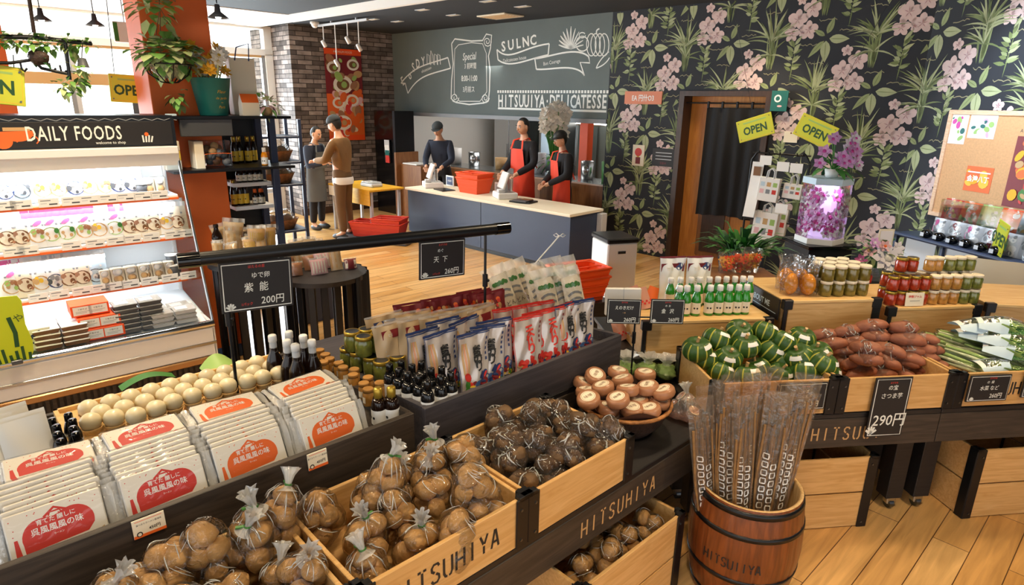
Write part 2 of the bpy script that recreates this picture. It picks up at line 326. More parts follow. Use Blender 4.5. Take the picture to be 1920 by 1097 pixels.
def brick_mat():
    m = mat('brick_stone', '#6a625e', .85); nt = m.node_tree; N = nt.nodes; L = nt.links; p = N['Principled BSDF']
    tc = N.new('ShaderNodeTexCoord'); sp = N.new('ShaderNodeSeparateXYZ'); cb = N.new('ShaderNodeCombineXYZ'); ad = N.new('ShaderNodeMath')
    br = N.new('ShaderNodeTexBrick'); br.inputs['Scale'].default_value = 1; br.inputs['Brick Width'].default_value = .27; br.inputs['Row Height'].default_value = .075; br.inputs['Mortar Size'].default_value = .006; br.inputs['Bias'].default_value = -.1
    br.inputs['Color1'].default_value = srgb('#5f5855'); br.inputs['Color2'].default_value = srgb('#b5aba5'); br.inputs['Mortar'].default_value = srgb('#3a3433')
    no = N.new('ShaderNodeTexNoise'); no.inputs['Scale'].default_value = 7; no.inputs['Detail'].default_value = 6
    r = N.new('ShaderNodeValToRGB'); r.color_ramp.elements[0].position = .3; r.color_ramp.elements[1].position = .75; r.color_ramp.elements[0].color = (.55, .52, .5, 1); r.color_ramp.elements[1].color = (1.25, 1.2, 1.18, 1)
    mx = N.new('ShaderNodeMix'); mx.data_type = 'RGBA'; mx.blend_type = 'MULTIPLY'; mx.inputs[0].default_value = 1
    L.new(tc.outputs['Object'], sp.inputs[0]); L.new(sp.outputs[0], ad.inputs[0]); L.new(sp.outputs[1], ad.inputs[1]); L.new(ad.outputs[0], cb.inputs[0]); L.new(sp.outputs[2], cb.inputs[1])
    L.new(cb.outputs[0], br.inputs['Vector']); L.new(tc.outputs['Object'], no.inputs['Vector']); L.new(no.outputs[0], r.inputs[0]); L.new(br.outputs['Color'], mx.inputs[6]); L.new(r.outputs[0], mx.inputs[7]); L.new(mx.outputs[2], p.inputs['Base Color'])
    b = N.new('ShaderNodeBump'); b.inputs['Strength'].default_value = .6; b.inputs['Distance'].default_value = .02; L.new(br.outputs['Color'], b.inputs['Height']); L.new(b.outputs[0], p.inputs['Normal'])
brick_mat()
def framed(name, fr, u, v, g, kind='structure', z=0):
    o = g.build(name); o.location = fr.w(u, v, z); o.rotation_euler = (0, 0, fr.rz)
    if kind: o['kind'] = kind
    return o
g = G(); g.rect(-9, -4, 16, 16, 'floor_planks'); framed('floor', FT, 0, 0, g)
g = G()
g.box((-9.2, -3, H), (6, 4.9, H + .1), 'ceil_dark'); g.box((-11.5, 5.3, H), (6, 12, H + .1), 'ceil_dark'); g.box((-11.5, -3, H - .01), (-9.2, 4.9, H + .1), 'plaster')
g.box((-11.5, 4.9, H - .02), (6, 5.3, H + .1), 'plaster'); g.box((-9.2, 4.88, H - .10), (6, 4.95, H), 'plaster'); framed('ceiling', FB, 0, 0, g)
# brick side wall with its return
g = G(); g.box((4.885, 0, 0), (7.2, .2, H), 'brick_stone'); g.box((4.885, .2, 0), (5.05, 1.6, H), 'brick_stone'); framed('wall_left', FT, 0, 10.614, g)
g = G(); g.box((4.87, -.02, 0), (7.1, 0, .12), 'dark_frame'); framed('baseboard_left', FT, 0, 10.612, g)
# window wall
g = G(); g.box((-6, 0, 2.70), (4.885, .15, 2.80), 'plaster'); g.box((-6, 0, 3.12), (4.885, .15, H), 'plaster'); g.box((-6, 0, 0), (4.885, .15, .35), 'plaster')
for u in (-6, 4.75): g.box((u, 0, .35), (u + .13, .15, 3.12), 'plaster')
framed('wall_window', FT, 0, 11.3, g)
for k, (a, b) in enumerate(((-5.87, -3.2), (-3.2, -.6), (-.6, 1.9), (1.9, 3.4), (3.4, 4.75))):
    g = G(); g.box((a, .03, .35), (a + .06, .11, 2.72), 'lgrey'); g.box((b - .06, .03, .35), (b, .11, 2.72), 'grey'); g.box((a, .03, 2.66), (b, .11, 2.72), 'tan'); g.box((a, .03, .35), (b, .11, .42), 'lgrey')
    if k in (2, 3): g.box((a, .02, 2.14), (b, .12, 2.30), 'tan'); g.box(((a + b) / 2 - .04, .02, .4), ((a + b) / 2 + .04, .12, 2.2), 'dgrey')
    w = framed('window_%d' % (k + 1), FT, 0, 11.3, g)
    q = G(); q.box((a + .06, .065, .42), (b - .06, .075, 2.66), 'window_glass'); q.build('pane', w); q = G(); q.box((a, .065, 2.80), (b, .075, 3.12), 'window_glass'); q.build('added_upper_pane', w)  # upper panes are added in place of a header, to show white daylight
g = G(); g.rect(-12, 0, 8, 9, 'lgrey', z=-.02); framed('floor_outside', FT, 0, 11.4, g)
g = G(); g.box((-14, 0, 0), (10, .3, 7), 'plaster'); framed('wall_outside_bounce', FT, 0, 16.5, g)  # unseen white wall, added to catch the sun and blow out the windows
# orange columns
g = G(); g.box((0, 0, 0), (.43, .43, H), 'orange_wall', ch=.004); g.box((-.006, -.006, 0), (.436, .436, .1), 'blue'); framed('wall_column', FF, 1.056, 4.975, g)
a = FF.on(18, 130, v=6.6)[0]; g = G(); g.box((-.43, 0, 0), (0, .43, H), 'orange_wall', ch=.004); framed('wall_column_far', FF, a, 6.6, g)

# chalkboard header over the kitchen hatch
g = G(); g.box((-10.45, 0, 1.79), (-5.29, .14, H), 'board'); wb = framed('wall_back', FB, 0, VB, g)
g = G(); X = T(0, -.003, 0) @ XZ
def ring(pts): return pts + [pts[0]]
def arc(cx, cy, rx, ry, a0, a1, n=14): return [(cx + rx * math.cos(math.radians(a0 + (a1 - a0) * i / n)), cy + ry * math.sin(math.radians(a0 + (a1 - a0) * i / n))) for i in range(n + 1)]
def bez(*p, n=14):
    o = []
    for i in range(n + 1):
        t = i / n; q = [Vector(x) for x in p]
        while len(q) > 1: q = [q[j].lerp(q[j + 1], t) for j in range(len(q) - 1)]
        o.append(tuple(q[0]))
    return o
def px(x, y): p = FB.on(x, y, v=VB); return (p[0], p[2])
def cl(pts, w=.022): g.stroke([px(*p) for p in pts], w, 'chalk', X)
def ct(t, x, y, hpx, sx=.8, rot=0, bold=.0, sh=0, sp=1): p = px(x, y); q = px(x, y + hpx); g.text(t, p[0], q[1], (p[1] - q[1]) / .72, 'chalk', X, sx=sx, rot=rot, bold=bold, sh=sh, sp=sp)
# left banner
for t, x, y, r in (('E', 757, 142, .5), ('o', 770, 131, .45), ('S', 776, 117, .25), ('D', 784, 110, .15), ('Y', 794, 106, .1)): ct(t, x, y, 17, .7, r, .02)
cl(bez((752, 156), (778, 122), (800, 122), (840, 108))); cl(bez((765, 175), (785, 140), (805, 140), (845, 128))); cl([(840, 108), (845, 128)]); cl([(752, 156), (760, 156), (765, 175)])
for k, x in enumerate((801, 808, 815, 821)): cl([(x, 122), (x, 101 - 6 * (k == 1)), (x + 4, 104), (x + 5, 121)], .016)
ct('elicatessen', 800, 127, 6, .9, .24)
# scroll frame
cl(ring([(847, 82), (853, 73), (884, 77), (905, 76), (912, 64), (922, 66), (920, 90), (916, 105), (919, 130), (918, 170), (916, 188), (908, 193), (880, 196), (855, 192), (846, 185), (847, 150), (850, 120)]))
cl(ring([(853, 92), (860, 84), (884, 80), (905, 82), (912, 100), (913, 172), (900, 190), (862, 190), (852, 175), (852, 120)]), .012)
for x, y in ((853, 183), (910, 184), (914, 78)): cl(arc(0, 0, 1, 1, 0, 0, 1) and [(x + r * math.cos(a), y + r * 1.25 * math.sin(a)) for r, a in [(8 - i * .45, i * .7) for i in range(16)]], .014)
ct('Special', 880, 98, 14, .75, .03, .01, .2); ct('3 前時間', 882, 119, 9, .75, 0, .01); ct('8:00-11:00', 880, 141, 11, .72, 0, .02); ct('3月前ス', 879, 163, 9, .8, 0, .01)
# right banners
for i, t in enumerate('SULNC'): ct(t, 945 + 14 * i, 77 - 3 * i, 19, .95, .12, .025)
cl(bez((932, 93), (955, 118), (980, 88), (1030, 82))); cl(bez((934, 112), (955, 130), (985, 112), (1028, 103))); cl([(932, 93), (934, 112)]); cl([(1030, 82), (1028, 103)])
cl(bez((1003, 110), (1030, 108), (1080, 85), (1104, 106))); cl(bez((1006, 130), (1040, 132), (1070, 118), (1093, 132), (1096, 142))); cl([(1003, 110), (1006, 130)]); cl([(1104, 106), (1106, 118), (1088, 117), (1096, 142)])
ct('Delicatessen house', 965, 107, 7, .85, .08); ct('Bon Courage', 1035, 113, 7, .85, .12)
# vegetables in chalk
for i in range(11):
    a = math.radians(90 + (i - 5) * 15); L = 34 - abs(i - 5) * 2
    cl(bez((1071, 92), (1071 + L * .5 * math.cos(a), 92 - L * .7 * math.sin(a)), (1071 + L * math.cos(a), 92 - L * math.sin(a) * 1.25)), .014)
    cl(bez((1071, 92), (1071 + L * .62 * math.cos(a + .15), 92 - L * .75 * math.sin(a + .15)), (1071 + L * math.cos(a), 92 - L * math.sin(a) * 1.25)), .01)
cl(ring(arc(1092, 82, 12, 14, 0, 360, 18)), .016); cl(arc(1092, 66, 6, 5, 0, 330, 12), .014)
for k in range(4): cl(ring(arc(1121 + (k - 1.5) * 8, 84, 9, 21, 0, 360, 18)), .014)
cl(bez((1119, 63), (1117, 56), (1124, 54)), .02); cl(bez((1118, 128), (1125, 110), (1142, 97)), .016); cl(bez((1118, 128), (1136, 122), (1143, 108)), .016)
# name line
s0, s1 = px(934, 203), px(1137, 209); g.stroke([s0, s1], .03, 'chalk', X)
for i in range(40): x = s0[0] + (s1[0] - s0[0]) * i / 39; g.rect(x - .018, px(1035, 172)[1] - .02, x + .018, px(1035, 172)[1] + .02, 'chalk', X)
nm = 'HITSUUIYA·DELICATESSE'
for i, t in enumerate(nm): ct(t, 939 + i * 9.75, 177, 23 + i * .15, .62, 0, .022)
g.build('chalk_lettering', wb)

# botanical wallpaper, drawn motif by motif on both walls
DOOR = (-4.15, -3.02, 2.15)
wp = {0: [], 1: []}
def wadd(pts, m, lay):
    if any(p[1] < 0 or p[1] > H for p in pts) or any(p[0] < -5.29 for p in pts): return
    if any(DOOR[0] - .03 < p[0] < DOOR[1] + .03 and p[1] < DOOR[2] + .03 for p in pts): return
    if all(p[0] < UC for p in pts): wp[0].append((pts, m, lay))
    elif any(p[0] > UC + .02 for p in pts) and sum(p[0] for p in pts) / len(pts) > UC - .01: wp[1].append(([(max(0, p[0] - UC), p[1]) for p in pts], m, lay))
    else: wp[0].append(([(min(UC, p[0]), p[1]) for p in pts], m, lay)); wp[1].append(([(max(0, p[0] - UC), p[1]) for p in pts], m, lay))
def wleaf(x, y, a, L, w, m, lay=1, curl=0, n=6, rd=0):
    c, s = math.cos(a), math.sin(a); top = []; bot = []
    for i in range(n + 1):
        t = i / n; q = w * (math.sin(math.pi * min(1, t ** .75)) if not rd else (.12 + .88 * math.sin(math.pi * min(1, .06 + .88 * t ** 1.15)) ** .6) * (1 if t < 1 else .55)) * .5; k = curl * t * t * L
        lx, ly = L * t, k
        top.append((x + lx * c - (ly + q) * s, y + lx * s + (ly + q) * c)); bot.append((x + lx * c - (ly - q) * s, y + lx * s + (ly - q) * c))
    for i in range(n): wadd([bot[i], bot[i + 1], top[i + 1], top[i]], m, lay)
def wscript(x, y, w, R):
    p = [(x + w * i / 10, y + R.uniform(-.012, .012)) for i in range(11)]
    for i in range(10): a, b = p[i], p[i + 1]; wadd([(a[0], a[1] - .004), (b[0], b[1] - .004), (b[0], b[1] + .004), (a[0], a[1] + .004)], 'script', 1)
R = random.Random(2)
def orchid(x, y):
    for fx, fy, s in ((-.055, -.01, 1.05), (.085, .09, .95), (.075, -.12, .95), (-.1, -.15, .8), (-.035, .19, .55), (.015, -.14, .45)):
        for k in range(5):
            a = math.pi / 2 + k * 2 * math.pi / 5 + R.uniform(-.12, .12); w = .095 if k in (1, 4) else .068
            wleaf(x + fx, y + fy, a, .104 * s, w * s, 'petal', 1 + k % 2, 0, 6, 1); wleaf(x + fx, y + fy, a, .05 * s, .007, 'petal_in', 3, 0, 2)
    wscript(x - .02, y - .27, .2, R)
def spider(x, y):
    for k in range(28):
        t = R.uniform(-1, 1); a = math.pi / 2 - t * 1.1; L = R.uniform(.2, .36) * (1.15 - .35 * abs(t))
        wleaf(x + R.uniform(-.03, .03), y + R.uniform(-.05, .02), a, L, .019, ('leaf1', 'leaf2', 'leaf3')[k % 3], 1 + k % 3, -.55 * t, 6)
    for k in range(8):
        t = R.uniform(-1, 1); wleaf(x + t * .03, y - .32, math.pi / 2 - t * .12, .36, .022, ('leaf2', 'leaf1')[k % 2], 1, 0, 4)
    for k in range(10):
        t = R.uniform(-1, 1); wleaf(x, y - .16, math.pi / 2 - t * 1.6, .22, .018, ('leaf2', 'leaf3')[k % 2], 2, -.7 * t, 5)
    wscript(x - .05, y - .36, .18, R)
def hosta(x, y):
    for dx, dy, a, L, w in ((.0, .05, 1.2, .17, .065), (-.02, .03, 2.6, .14, .05), (.03, .0, -.1, .2, .09), (-.02, -.02, 3.95, .22, .06), (.0, -.02, -1.55, .22, .1)):
        wleaf(x + dx, y + dy, a, L, w, 'leaf3' if w > .07 else 'leaf1', 1, .05, 7); wleaf(x + dx, y + dy, a, L * .92, .007, 'leaf2', 2, .05, 4)
    wscript(x - .15, y - .24, .16, R)
def bush(x, y):
    wleaf(x, y - .22, 1.5, .4, .012, 'leaf2', 1, 0, 5)
    for k in range(18):
        t = k / 18 + R.uniform(-.03, .03); sx = 1 if R.random() < .5 else -1
        wleaf(x + .01 * t, y - .1 + .28 * t, (math.pi / 2 - sx * (1.35 - .8 * t) + R.uniform(-.35, .35)), R.uniform(.07, .12), .036, ('leaf2', 'leaf1', 'leaf3')[k % 3], 1 + k % 2, 0, 4)
    wscript(x - .08, y - .24, .17, R)
for i in range(-2, 8):
    for j in range(-2, 7):
        u, z = -4.915 + 1.06 * i + .53 * (j % 2), 2.914 - .532 * j
        if u > 1.6: continue
        orchid(u, z); spider(u + .75, z - .2); hosta(u + .27, z - .215); bush(u - .06, z - .43)
g = G(); g.box((-5.29, 0, 0), (DOOR[0], .14, H), 'paper'); g.box((DOOR[0], 0, DOOR[2]), (DOOR[1], .14, H), 'paper'); g.box((DOOR[1], 0, 0), (UC, .14, H), 'paper')
for pts, m, lay in wp[0]: g.poly(pts, m, XZ, .001 + .0008 * lay)
framed('wall_back_right', FB, 0, VB, g)
g = G(); g.box((0, 0, 0), (9, .14, H), 'paper')
for pts, m, lay in wp[1]: g.poly(pts, m, XZ, .001 + .0008 * lay)
framed('wall_right', FW, 0, 0, g)
# doorway: dark frame, wooden door leaf set back
g = G()
g.box((DOOR[0] - .02, -.05, 0), (DOOR[0] + .05, .34, DOOR[2] + .02), 'dark_frame'); g.box((DOOR[1] - .05, -.05, 0), (DOOR[1] + .02, .34, DOOR[2] + .02), 'dark_frame'); g.box((DOOR[0] + .05, -.05, DOOR[2] - .04), (DOOR[1] - .05, .34, DOOR[2] + .02), 'dark_frame')
framed('trim_1', FB, 0, VB, g)
g = G(); g.box((DOOR[0] + .05, .16, 0), (DOOR[1] - .05, .22, DOOR[2] - .04), 'door_wood'); g.box((DOOR[0] + .3, .145, .1), (DOOR[1] - .4, .16, .75), 'cabinet'); g.box((DOOR[0] + .36, .135, .16), (DOOR[1] - .46, .147, .69), 'dark_frame')
dl = framed('door_1', FB, 0, VB, g)
g = G(); g.cyl(.025, 0, .05, 'steel', 14, T(DOOR[1] - .16, .1, .82) @ Matrix.Rotation(-math.pi / 2, 4, 'X')); g.build('door_handle', dl)
# kitchen shell behind the hatch
mat('kitchen_wall', '#a3aea9', .35); g = G(); g.box((-10.45, 3.2, 0), (-5.1, 3.3, 2.7), 'kitchen_wall'); framed('wall_kitchen_back', FB, 0, VB, g)
g = G(); g.box((-10.55, 0, 0), (-10.45, 3.3, 2.7), 'plaster'); framed('wall_kitchen_left', FB, 0, VB, g)
g = G(); g.box((-5.2, .14, 0), (-5.1, 3.3, 2.7), 'plaster'); framed('wall_kitchen_right', FB, 0, VB, g)
g = G(); g.box((-10.45, .14, 2.7), (-5.1, 3.3, 2.8), 'plaster'); framed('ceiling_kitchen', FB, 0, VB, g)
g = G(); g.box((-9.9, 0, 0), (-5.29, .14, .86), 'cabinet'); framed('wall_hatch', FB, 0, VB, g)
g = G(); g.box((-10.45, -.02, 1.73), (-5.29, .16, 1.79), 'grey'); framed('trim_2', FB, 0, VB, g)
# ================================================================ front sales table and what stands on it
LET = {'H': [[(0, 0), (0, 1)], [(.6, 0), (.6, 1)], [(.1, .5), (.5, .5)]], 'I': [[(.3, 0), (.3, 1)]], 'T': [[(0, .98), (.22, .98)], [(.38, .98), (.6, .98)], [(.3, 0), (.3, .9)]],
       'S': [[(.58, .82), (.48, .97), (.2, .98), (.05, .84), (.06, .66), (.25, .54)], [(.35, .48), (.55, .36), (.57, .16), (.42, .02), (.15, .02), (.02, .17)]],
       'U': [[(0, 1), (0, .2), (.1, .03), (.24, .0)], [(.36, 0), (.5, .03), (.6, .2), (.6, 1)]], 'Y': [[(0, 1), (.26, .52)], [(.6, 1), (.34, .52)], [(.3, 0), (.3, .42)]],
       'A': [[(0, 0), (.28, 1)], [(.6, 0), (.34, 1)], [(.16, .32), (.44, .32)]]}
def stencil(g, t, x, y, h, pitch, m, X=XZ, z=0, w=.13):
    for i, c in enumerate(t):
        for st in LET[c]: g.stroke([(x + i * pitch + a * h * .75, y + b * h) for a, b in st], w * h, m, X, z)
def make_crate(w, d, h, rows=1, word=None, name='wooden_crate', wm='maple'):
    """open box of boards with black corner irons; origin at the front left floor corner"""
    t = .014; c = .05
    r = thing(name, '', 'crate')
    def bd(nm, f):
        for k in range(rows):
            g = G(); z0, z1 = h * k / rows + .004, h * (k + 1) / rows - .004; f(g, z0, z1); g.build(nm, r)
    bd('front_board', lambda g, a, b: g.box((c * .7, .004, a), (w - c * .7, .004 + t, b), wm, ch=.002))
    bd('back_board', lambda g, a, b: g.box((c * .5, d - t - .004, a), (w - c * .5, d - .004, b), wm, ch=.002))
    for x in (.004, w - t - .004): bd('side_board', lambda g, a, b: g.box((x, .02, a), (x + t, d - .02, b), wm, ch=.002))
    g = G(); g.box((.02, .02, .012), (w - .02, d - .02, .024), wm); g.build('bottom', r)
    for sx in (0, 1):
        for sy in (0, 1):
            g = G(); x0 = w if sx else 0; y0 = d if sy else 0; kx = -1 if sx else 1; ky = -1 if sy else 1
            def B(a, b, z0, z1, q=.003): g.box((min(x0 + kx * a[0], x0 + kx * b[0]), min(y0 + ky * a[1], y0 + ky * b[1]), z0), (max(x0 + kx * a[0], x0 + kx * b[0]), max(y0 + ky * a[1], y0 + ky * b[1]), z1), 'black_metal', ch=q)
            B((-.002, -.003), (c, .004), 0, h); B((-.003, -.002), (.004, c), 0, h); B((.018, .018), (.03, .03), .02, h + .004)
            B((-.003, -.003), (c * .8, .02), h - .012, h + .006, .002); B((-.003, -.003), (.02, c * .8), h - .012, h + .006, .002)
            for z in (.03, h - .04): g.cyl(.005, 0, .003, 'steel_dark', 8, T(x0 + kx * .03, y0 - ky * .003, z) @ Matrix.Rotation(math.pi / 2 * (1 if not sy else -1), 4, 'X'))
            g.build('corner_bracket', r)
    if word:
        for i, c_ in enumerate(word): g = G(); stencil(g, c_, w * .15 + i * w * .075, h * .32, h * .36, 0, 'ink', XZ, -.0032); g.build('stencil_letter', r)
    return r
def put_crate(fr, u, v, z, label, w=.6, d=.46, h=.18, rows=1, word=None, group=None):
    r = make_crate(w, d, h, rows, word); r['label'] = label; r.location = fr.w(u, v, z); r.rotation_euler = (0, 0, fr.rz)
    if group: r['group'] = group
    return r
def make_table(name, label, w, d, ztop, word=None, wx=.5, legs=None, apron=.155):
    r = thing(name, label, 'table')
    g = G(); g.box((0, 0, ztop - .025), (w, d, ztop), 'black_wood', ch=.003); g.build('table_top', r)
    g = G(); g.box((0, .0, ztop - .025 - apron), (w, .03, ztop - .026), 'stain', ch=.003); g.build('apron', r)
    g = G(); g.box((0, d - .03, ztop - .025 - apron), (w, d, ztop - .026), 'stain', ch=.003); g.build('apron', r)
    for x in legs or (.12, w - .2):
        for y in (.1, d - .18):
            g = G(); g.box((x, y, .07), (x + .09, y + .08, ztop - .03), 'black_wood', ch=.003); lg = g.build('leg', r)
            q = G(); q.cyl(.028, -.012, .012, 'steel_dark', 14, T(x + .045, y + .03, .03) @ Matrix.Rotation(math.pi / 2, 4, 'Y')); q.box((x + .02, y + .01, .03), (x + .07, y + .05, .072), 'steel', ch=.004); q.build('caster', lg)
    if word:
        for i, c_ in enumerate(word): g = G(); stencil(g, c_, wx + i * .053, ztop - .025 - apron * .72, apron * .42, 0, 'tan', XZ, .0015, .12); g.build('stencil_letter', r)
    return r
def put(o, fr, u, v, z=0, rz=0): o.location = fr.w(u, v, z); o.rotation_euler = (0, 0, fr.rz + rz); return o
VC = 1.19
t = make_table('sales_table', 'low black sales table carrying the potato and taro crates', 3.36, .5, .635, 'HITSUHIYA', 2.50, (.1, 1.6, 3.06)); put(t, FT, -1.0, VC + .01)
t = make_table('sales_table', 'black table behind the crates carrying the two dark trays', 3.36, 1.06, .755, None, 0, (.1, 1.6, 3.1), .1); put(t, FT, -1.0, 1.705)
def make_tray(w, d, h, m, zb=.06):
    r = thing('display_tray', '', 'tray'); k = .022
    g = G(); g.box((0, 0, 0), (w, k, h), m, ch=.002); g.build('front_board', r)
    g = G(); g.box((0, d - k, 0), (w, d, h * .5), m, ch=.002); g.build('back_board', r)
    for x in (0, w - k): g = G(); g.add([(x, k, 0), (x + k, k, 0), (x + k, d - k, 0), (x, d - k, 0), (x, k, h), (x + k, k, h), (x + k, d - k, h * .5), (x, d - k, h * .5)], [(0, 3, 2, 1), (4, 5, 6, 7), (0, 1, 5, 4), (1, 2, 6, 5), (2, 3, 7, 6), (3, 0, 4, 7)], m); g.build('side_board', r)
    g = G(); g.box((k, k, zb), (w - k, d - k, zb + .015), m); g.build('bottom', r); return r
TZ = .755 + .075
t = make_tray(2.14, 1.05, .17, 'stain'); t['label'] = 'long dark wooden tray filled with noodle packs and eggs'; put(t, FT, -1.0, 1.705, .755)
t = make_tray(1.17, 1.05, .17, 'stain_grey', .095); t['label'] = 'grey wooden tray filled with pouches and black-capped bottles'; put(t, FT, 1.187, 1.705, .755)
# crates on the table and under it
put_crate(FT, .612, VC, .637, 'middle maple crate full of bagged potatoes, lettered HITSUHIYA', word='HITSUHIYA')
put_crate(FT, 1.215, VC, .637, 'plain maple crate full of shiny brown taro bags', w=.555)
put_crate(FT, .0, VC, .637, 'potato crate nearest the camera, cut by the bottom edge of the picture', word='HITSUHIYA')
put_crate(FT, 1.40, 1.10, 0, 'two-board maple crate on the floor under the table, with loose potatoes', w=.645, d=.45, h=.395, rows=2)
# --- potatoes in bags
def lump(i, r, m, amp=.16, n=14, el=(1, .86, .8)): g = G(); g.blob((0, 0, 0), (r * el[0], r * el[1], r * el[2]), m, None, n, amp, i + 1, 1.3); return g.mesh('lump')
def envelope(items, infl=1.07, n=30, squash=.9, wr=.03, seed=1, m='film', z0=None):
    c = sum((Vector(p) for p, r in items), Vector()) / len(items); g = G()
    def fn(d):
        e = 0
        for p, r in items:
            q = Vector(p) - c; r = r * infl; b = q.dot(d); disc = b * b - q.dot(q) + r * r
            if disc > 0: e = max(e, b + math.sqrt(disc))
            e = max(e, squash * (b + r))
        return e * (1 + wr * noise.noise(d * 6 + Vector((seed, 0, 0))) + wr * .6 * noise.noise(d * 14 + Vector((0, seed, 0))))
    g.blob(c, 1, m, None, n, 0, 0, 1, fn)
    if z0 is not None: g.v = [(x, y, max(z, z0)) for x, y, z in g.v]
    return g, c, fn
def gather(g, c, top, h, tilt, seed, m='film_tie', r0=.008):
    X = T(c[0], c[1], top) @ E3(tilt[0], tilt[1], seed)
    g.lathe([(.03, -.02), (.013, -.008), (r0, 0), (r0 * 1.2, h * .2), (.013, h * .55), (.02, h * .85), (.024, h)], m, 26, X, wob=lambda a, z: (.32 * math.sin(7 * a + seed) + .15 * math.sin(13 * a + z * 80)) * min(1, max(0, z / h + .2)))
PM = []
def make_produce_bag(kind, seed, n, rr, meshes, el=1.0, tie=None, fm='film', layout=None, label='', cat='vegetable bag', part='potato', spread=.75, wr=.03):
    R = random.Random(seed); r = thing(kind, label, cat)
    items = []
    for i in range(n):
        if layout: p = Vector(layout[i])
        else:
            lay = i // 3; a = (i % 3) * 2.09 + lay * 1.05 + R.uniform(-.3, .3); q = rr * (1.12 if lay == 0 else spread)
            p = Vector((q * math.cos(a), q * math.sin(a), rr * .8 + lay * rr * 1.45))
            if i == n - 1 and n % 3 == 1: p = Vector((0, 0, rr * .8 + lay * rr * 1.4))
        o = bpy.data.objects.new(part, meshes[(i + seed) % len(meshes)]); COL.objects.link(o); o.parent = r; o.location = p
        o.rotation_euler = (R.uniform(-.6, .6), R.uniform(-.6, .6), R.uniform(0, 6.28)) if el == 1.0 else (R.uniform(-.3, .3), R.uniform(-.15, .15), R.uniform(-.25, .25)); s = R.uniform(.88, 1.08); o.scale = (s, s, s)
        items.append((p, rr * .95))
    g, c, fn = envelope(items, 1.1, 32, .92, wr, seed, fm, .001)
    top = max(v[2] for v in g.v) - .006
    if tie:
        tl = (R.uniform(-.35, .35), R.uniform(-.35, .35)); gather(g, c, top, .05, tl, seed)
    for k in range(14 if fm == 'film_brown' else 26 if el == 2 else 16):  # film creases, whitened so the bag's white highlights are painted on
        a, b = R.uniform(0, 6.28), R.uniform(.1, .5) if tie or k % 2 else R.uniform(.2, 1.4); pts = []; L_ = R.uniform(.3, .8); da = R.uniform(-.25, .25) if tie else R.uniform(-1.2, 1.2)
        for i in range(7):
            th = b + L_ * i / 6; az = a + da * i / 6; d = Vector((math.sin(th) * math.cos(az), math.sin(th) * math.sin(az), math.cos(th))); q = c + d * fn(d) * 1.012; pts.append((q.x, q.y, max(q.z, .004)))
        w_ = R.uniform(.0008, .0022) * (1.5 if fm == 'film_brown' else 1); g.tube(pts, [w_ * x for x in (.3, .8, 1, 1.1, 1, .7, .2)], 'crease_glint', 5, None, False, .6)
    g.build('plastic_bag', r)
    if tie == 'green':
        q = G(); q.lathe([(.010, -.004), (.012, 0), (.010, .004)], 'green', 10, T(c[0], c[1], top + .001)); q.box((.006, -.004, -.002), (.032, .004, .003), 'green', T(c[0], c[1], top) @ rotz(seed * 2.1)); q.build('tie', r, 'green tie')
    return r
PMs = [lump(i, .038, 'potato') for i in range(4)]
def bagkinds(f, ks): return [Kind(lambda k=k: f(k)) for k in ks]
PB = bagkinds(lambda k: make_produce_bag('potato_bag', k, (6, 7, 5)[k % 3], .038, PMs, 1.0, (None, 'green', 'plain', None, None, 'green')[k % 6]), (1, 2, 3, 4, 5))
TMs = [lump(i + 5, .04, 'taro', .25, 14, (1.15, .85, .8)) for i in range(4)]
TB = bagkinds(lambda k: make_produce_bag('taro_bag', k, (5, 4, 6)[k % 3], .036, TMs, 1.0, None, 'film_brown', cat='vegetable bag', part='taro', wr=.08), (11, 12, 13))
def heap(fr, u0, v0, z0, cols, rows, du, dv, kinds, lab, group, zf, rows_word=('front', 'middle', 'back', 'rear'), jit=.018, tilt=.25, sc=1):
    k = 0
    for j in range(rows):
        for i in range(cols):
            u = u0 + (i + .5 * (j % 2) * .6) * du + rnd(-jit, jit); v = v0 + j * dv + rnd(-jit, jit)
            kinds[(i * 3 + j * 5 + k) % len(kinds)].put(fr.w(u, v, z0 + zf(i, j)), lab % ('%s from the left in the %s row' % (ORD[i], rows_word[j])), group=group,
                rot=(rnd(-tilt, tilt), rnd(-tilt, tilt), rnd(0, 6.28)), scale=sc * rnd(.93, 1.05)); k += 1
heap(FT, .715, 1.285, .668, 4, 3, .128, .135, PB, 'middle crate potato bag, %s', 'potato bags in the middle crate', lambda i, j: .012 + .022 * j + .02 * ((i + j) % 2))
for i, (x, y) in enumerate(sorted(((716, 905), (808, 862), (868, 838), (900, 912)))): u, v, z = FT.on(x, y, z=.86); PB[i].put(FT.w(u, v, .775), 'potato bag heaped on top in the middle crate, %s from the left' % ORD[i], rnd(0, 6), 'potato bags heaped on top', (rnd(-.3, .3), rnd(-.3, .3), rnd(0, 6)))
heap(FT, .085, 1.285, .668, 4, 3, .13, .135, PB, 'nearest crate potato bag, %s', 'potato bags in the nearest crate', lambda i, j: .012 + .02 * j + .02 * ((i + j) % 2))
for i, (x, y) in enumerate(sorted(((170, 1085), (300, 1045), (385, 1000), (480, 945), (465, 1010), (560, 1060)))): u, v, z = FT.on(x, y, z=.84); v = min(v, 1.565); PB[(i + 1) % 5].put(FT.w(max(u, .1), v, .775), 'potato bag heaped on top of the nearest crate, %s from the left' % ORD[i], rnd(0, 6), 'potato bags heaped on top', (rnd(-.3, .3), rnd(-.3, .3), rnd(0, 6)))
heap(FT, 1.30, 1.285, .668, 4, 3, .112, .135, TB, 'shiny brown taro bag, %s', 'taro bags in the plain crate', lambda i, j: .02 + .012 * j + .02 * ((i + j) % 2))
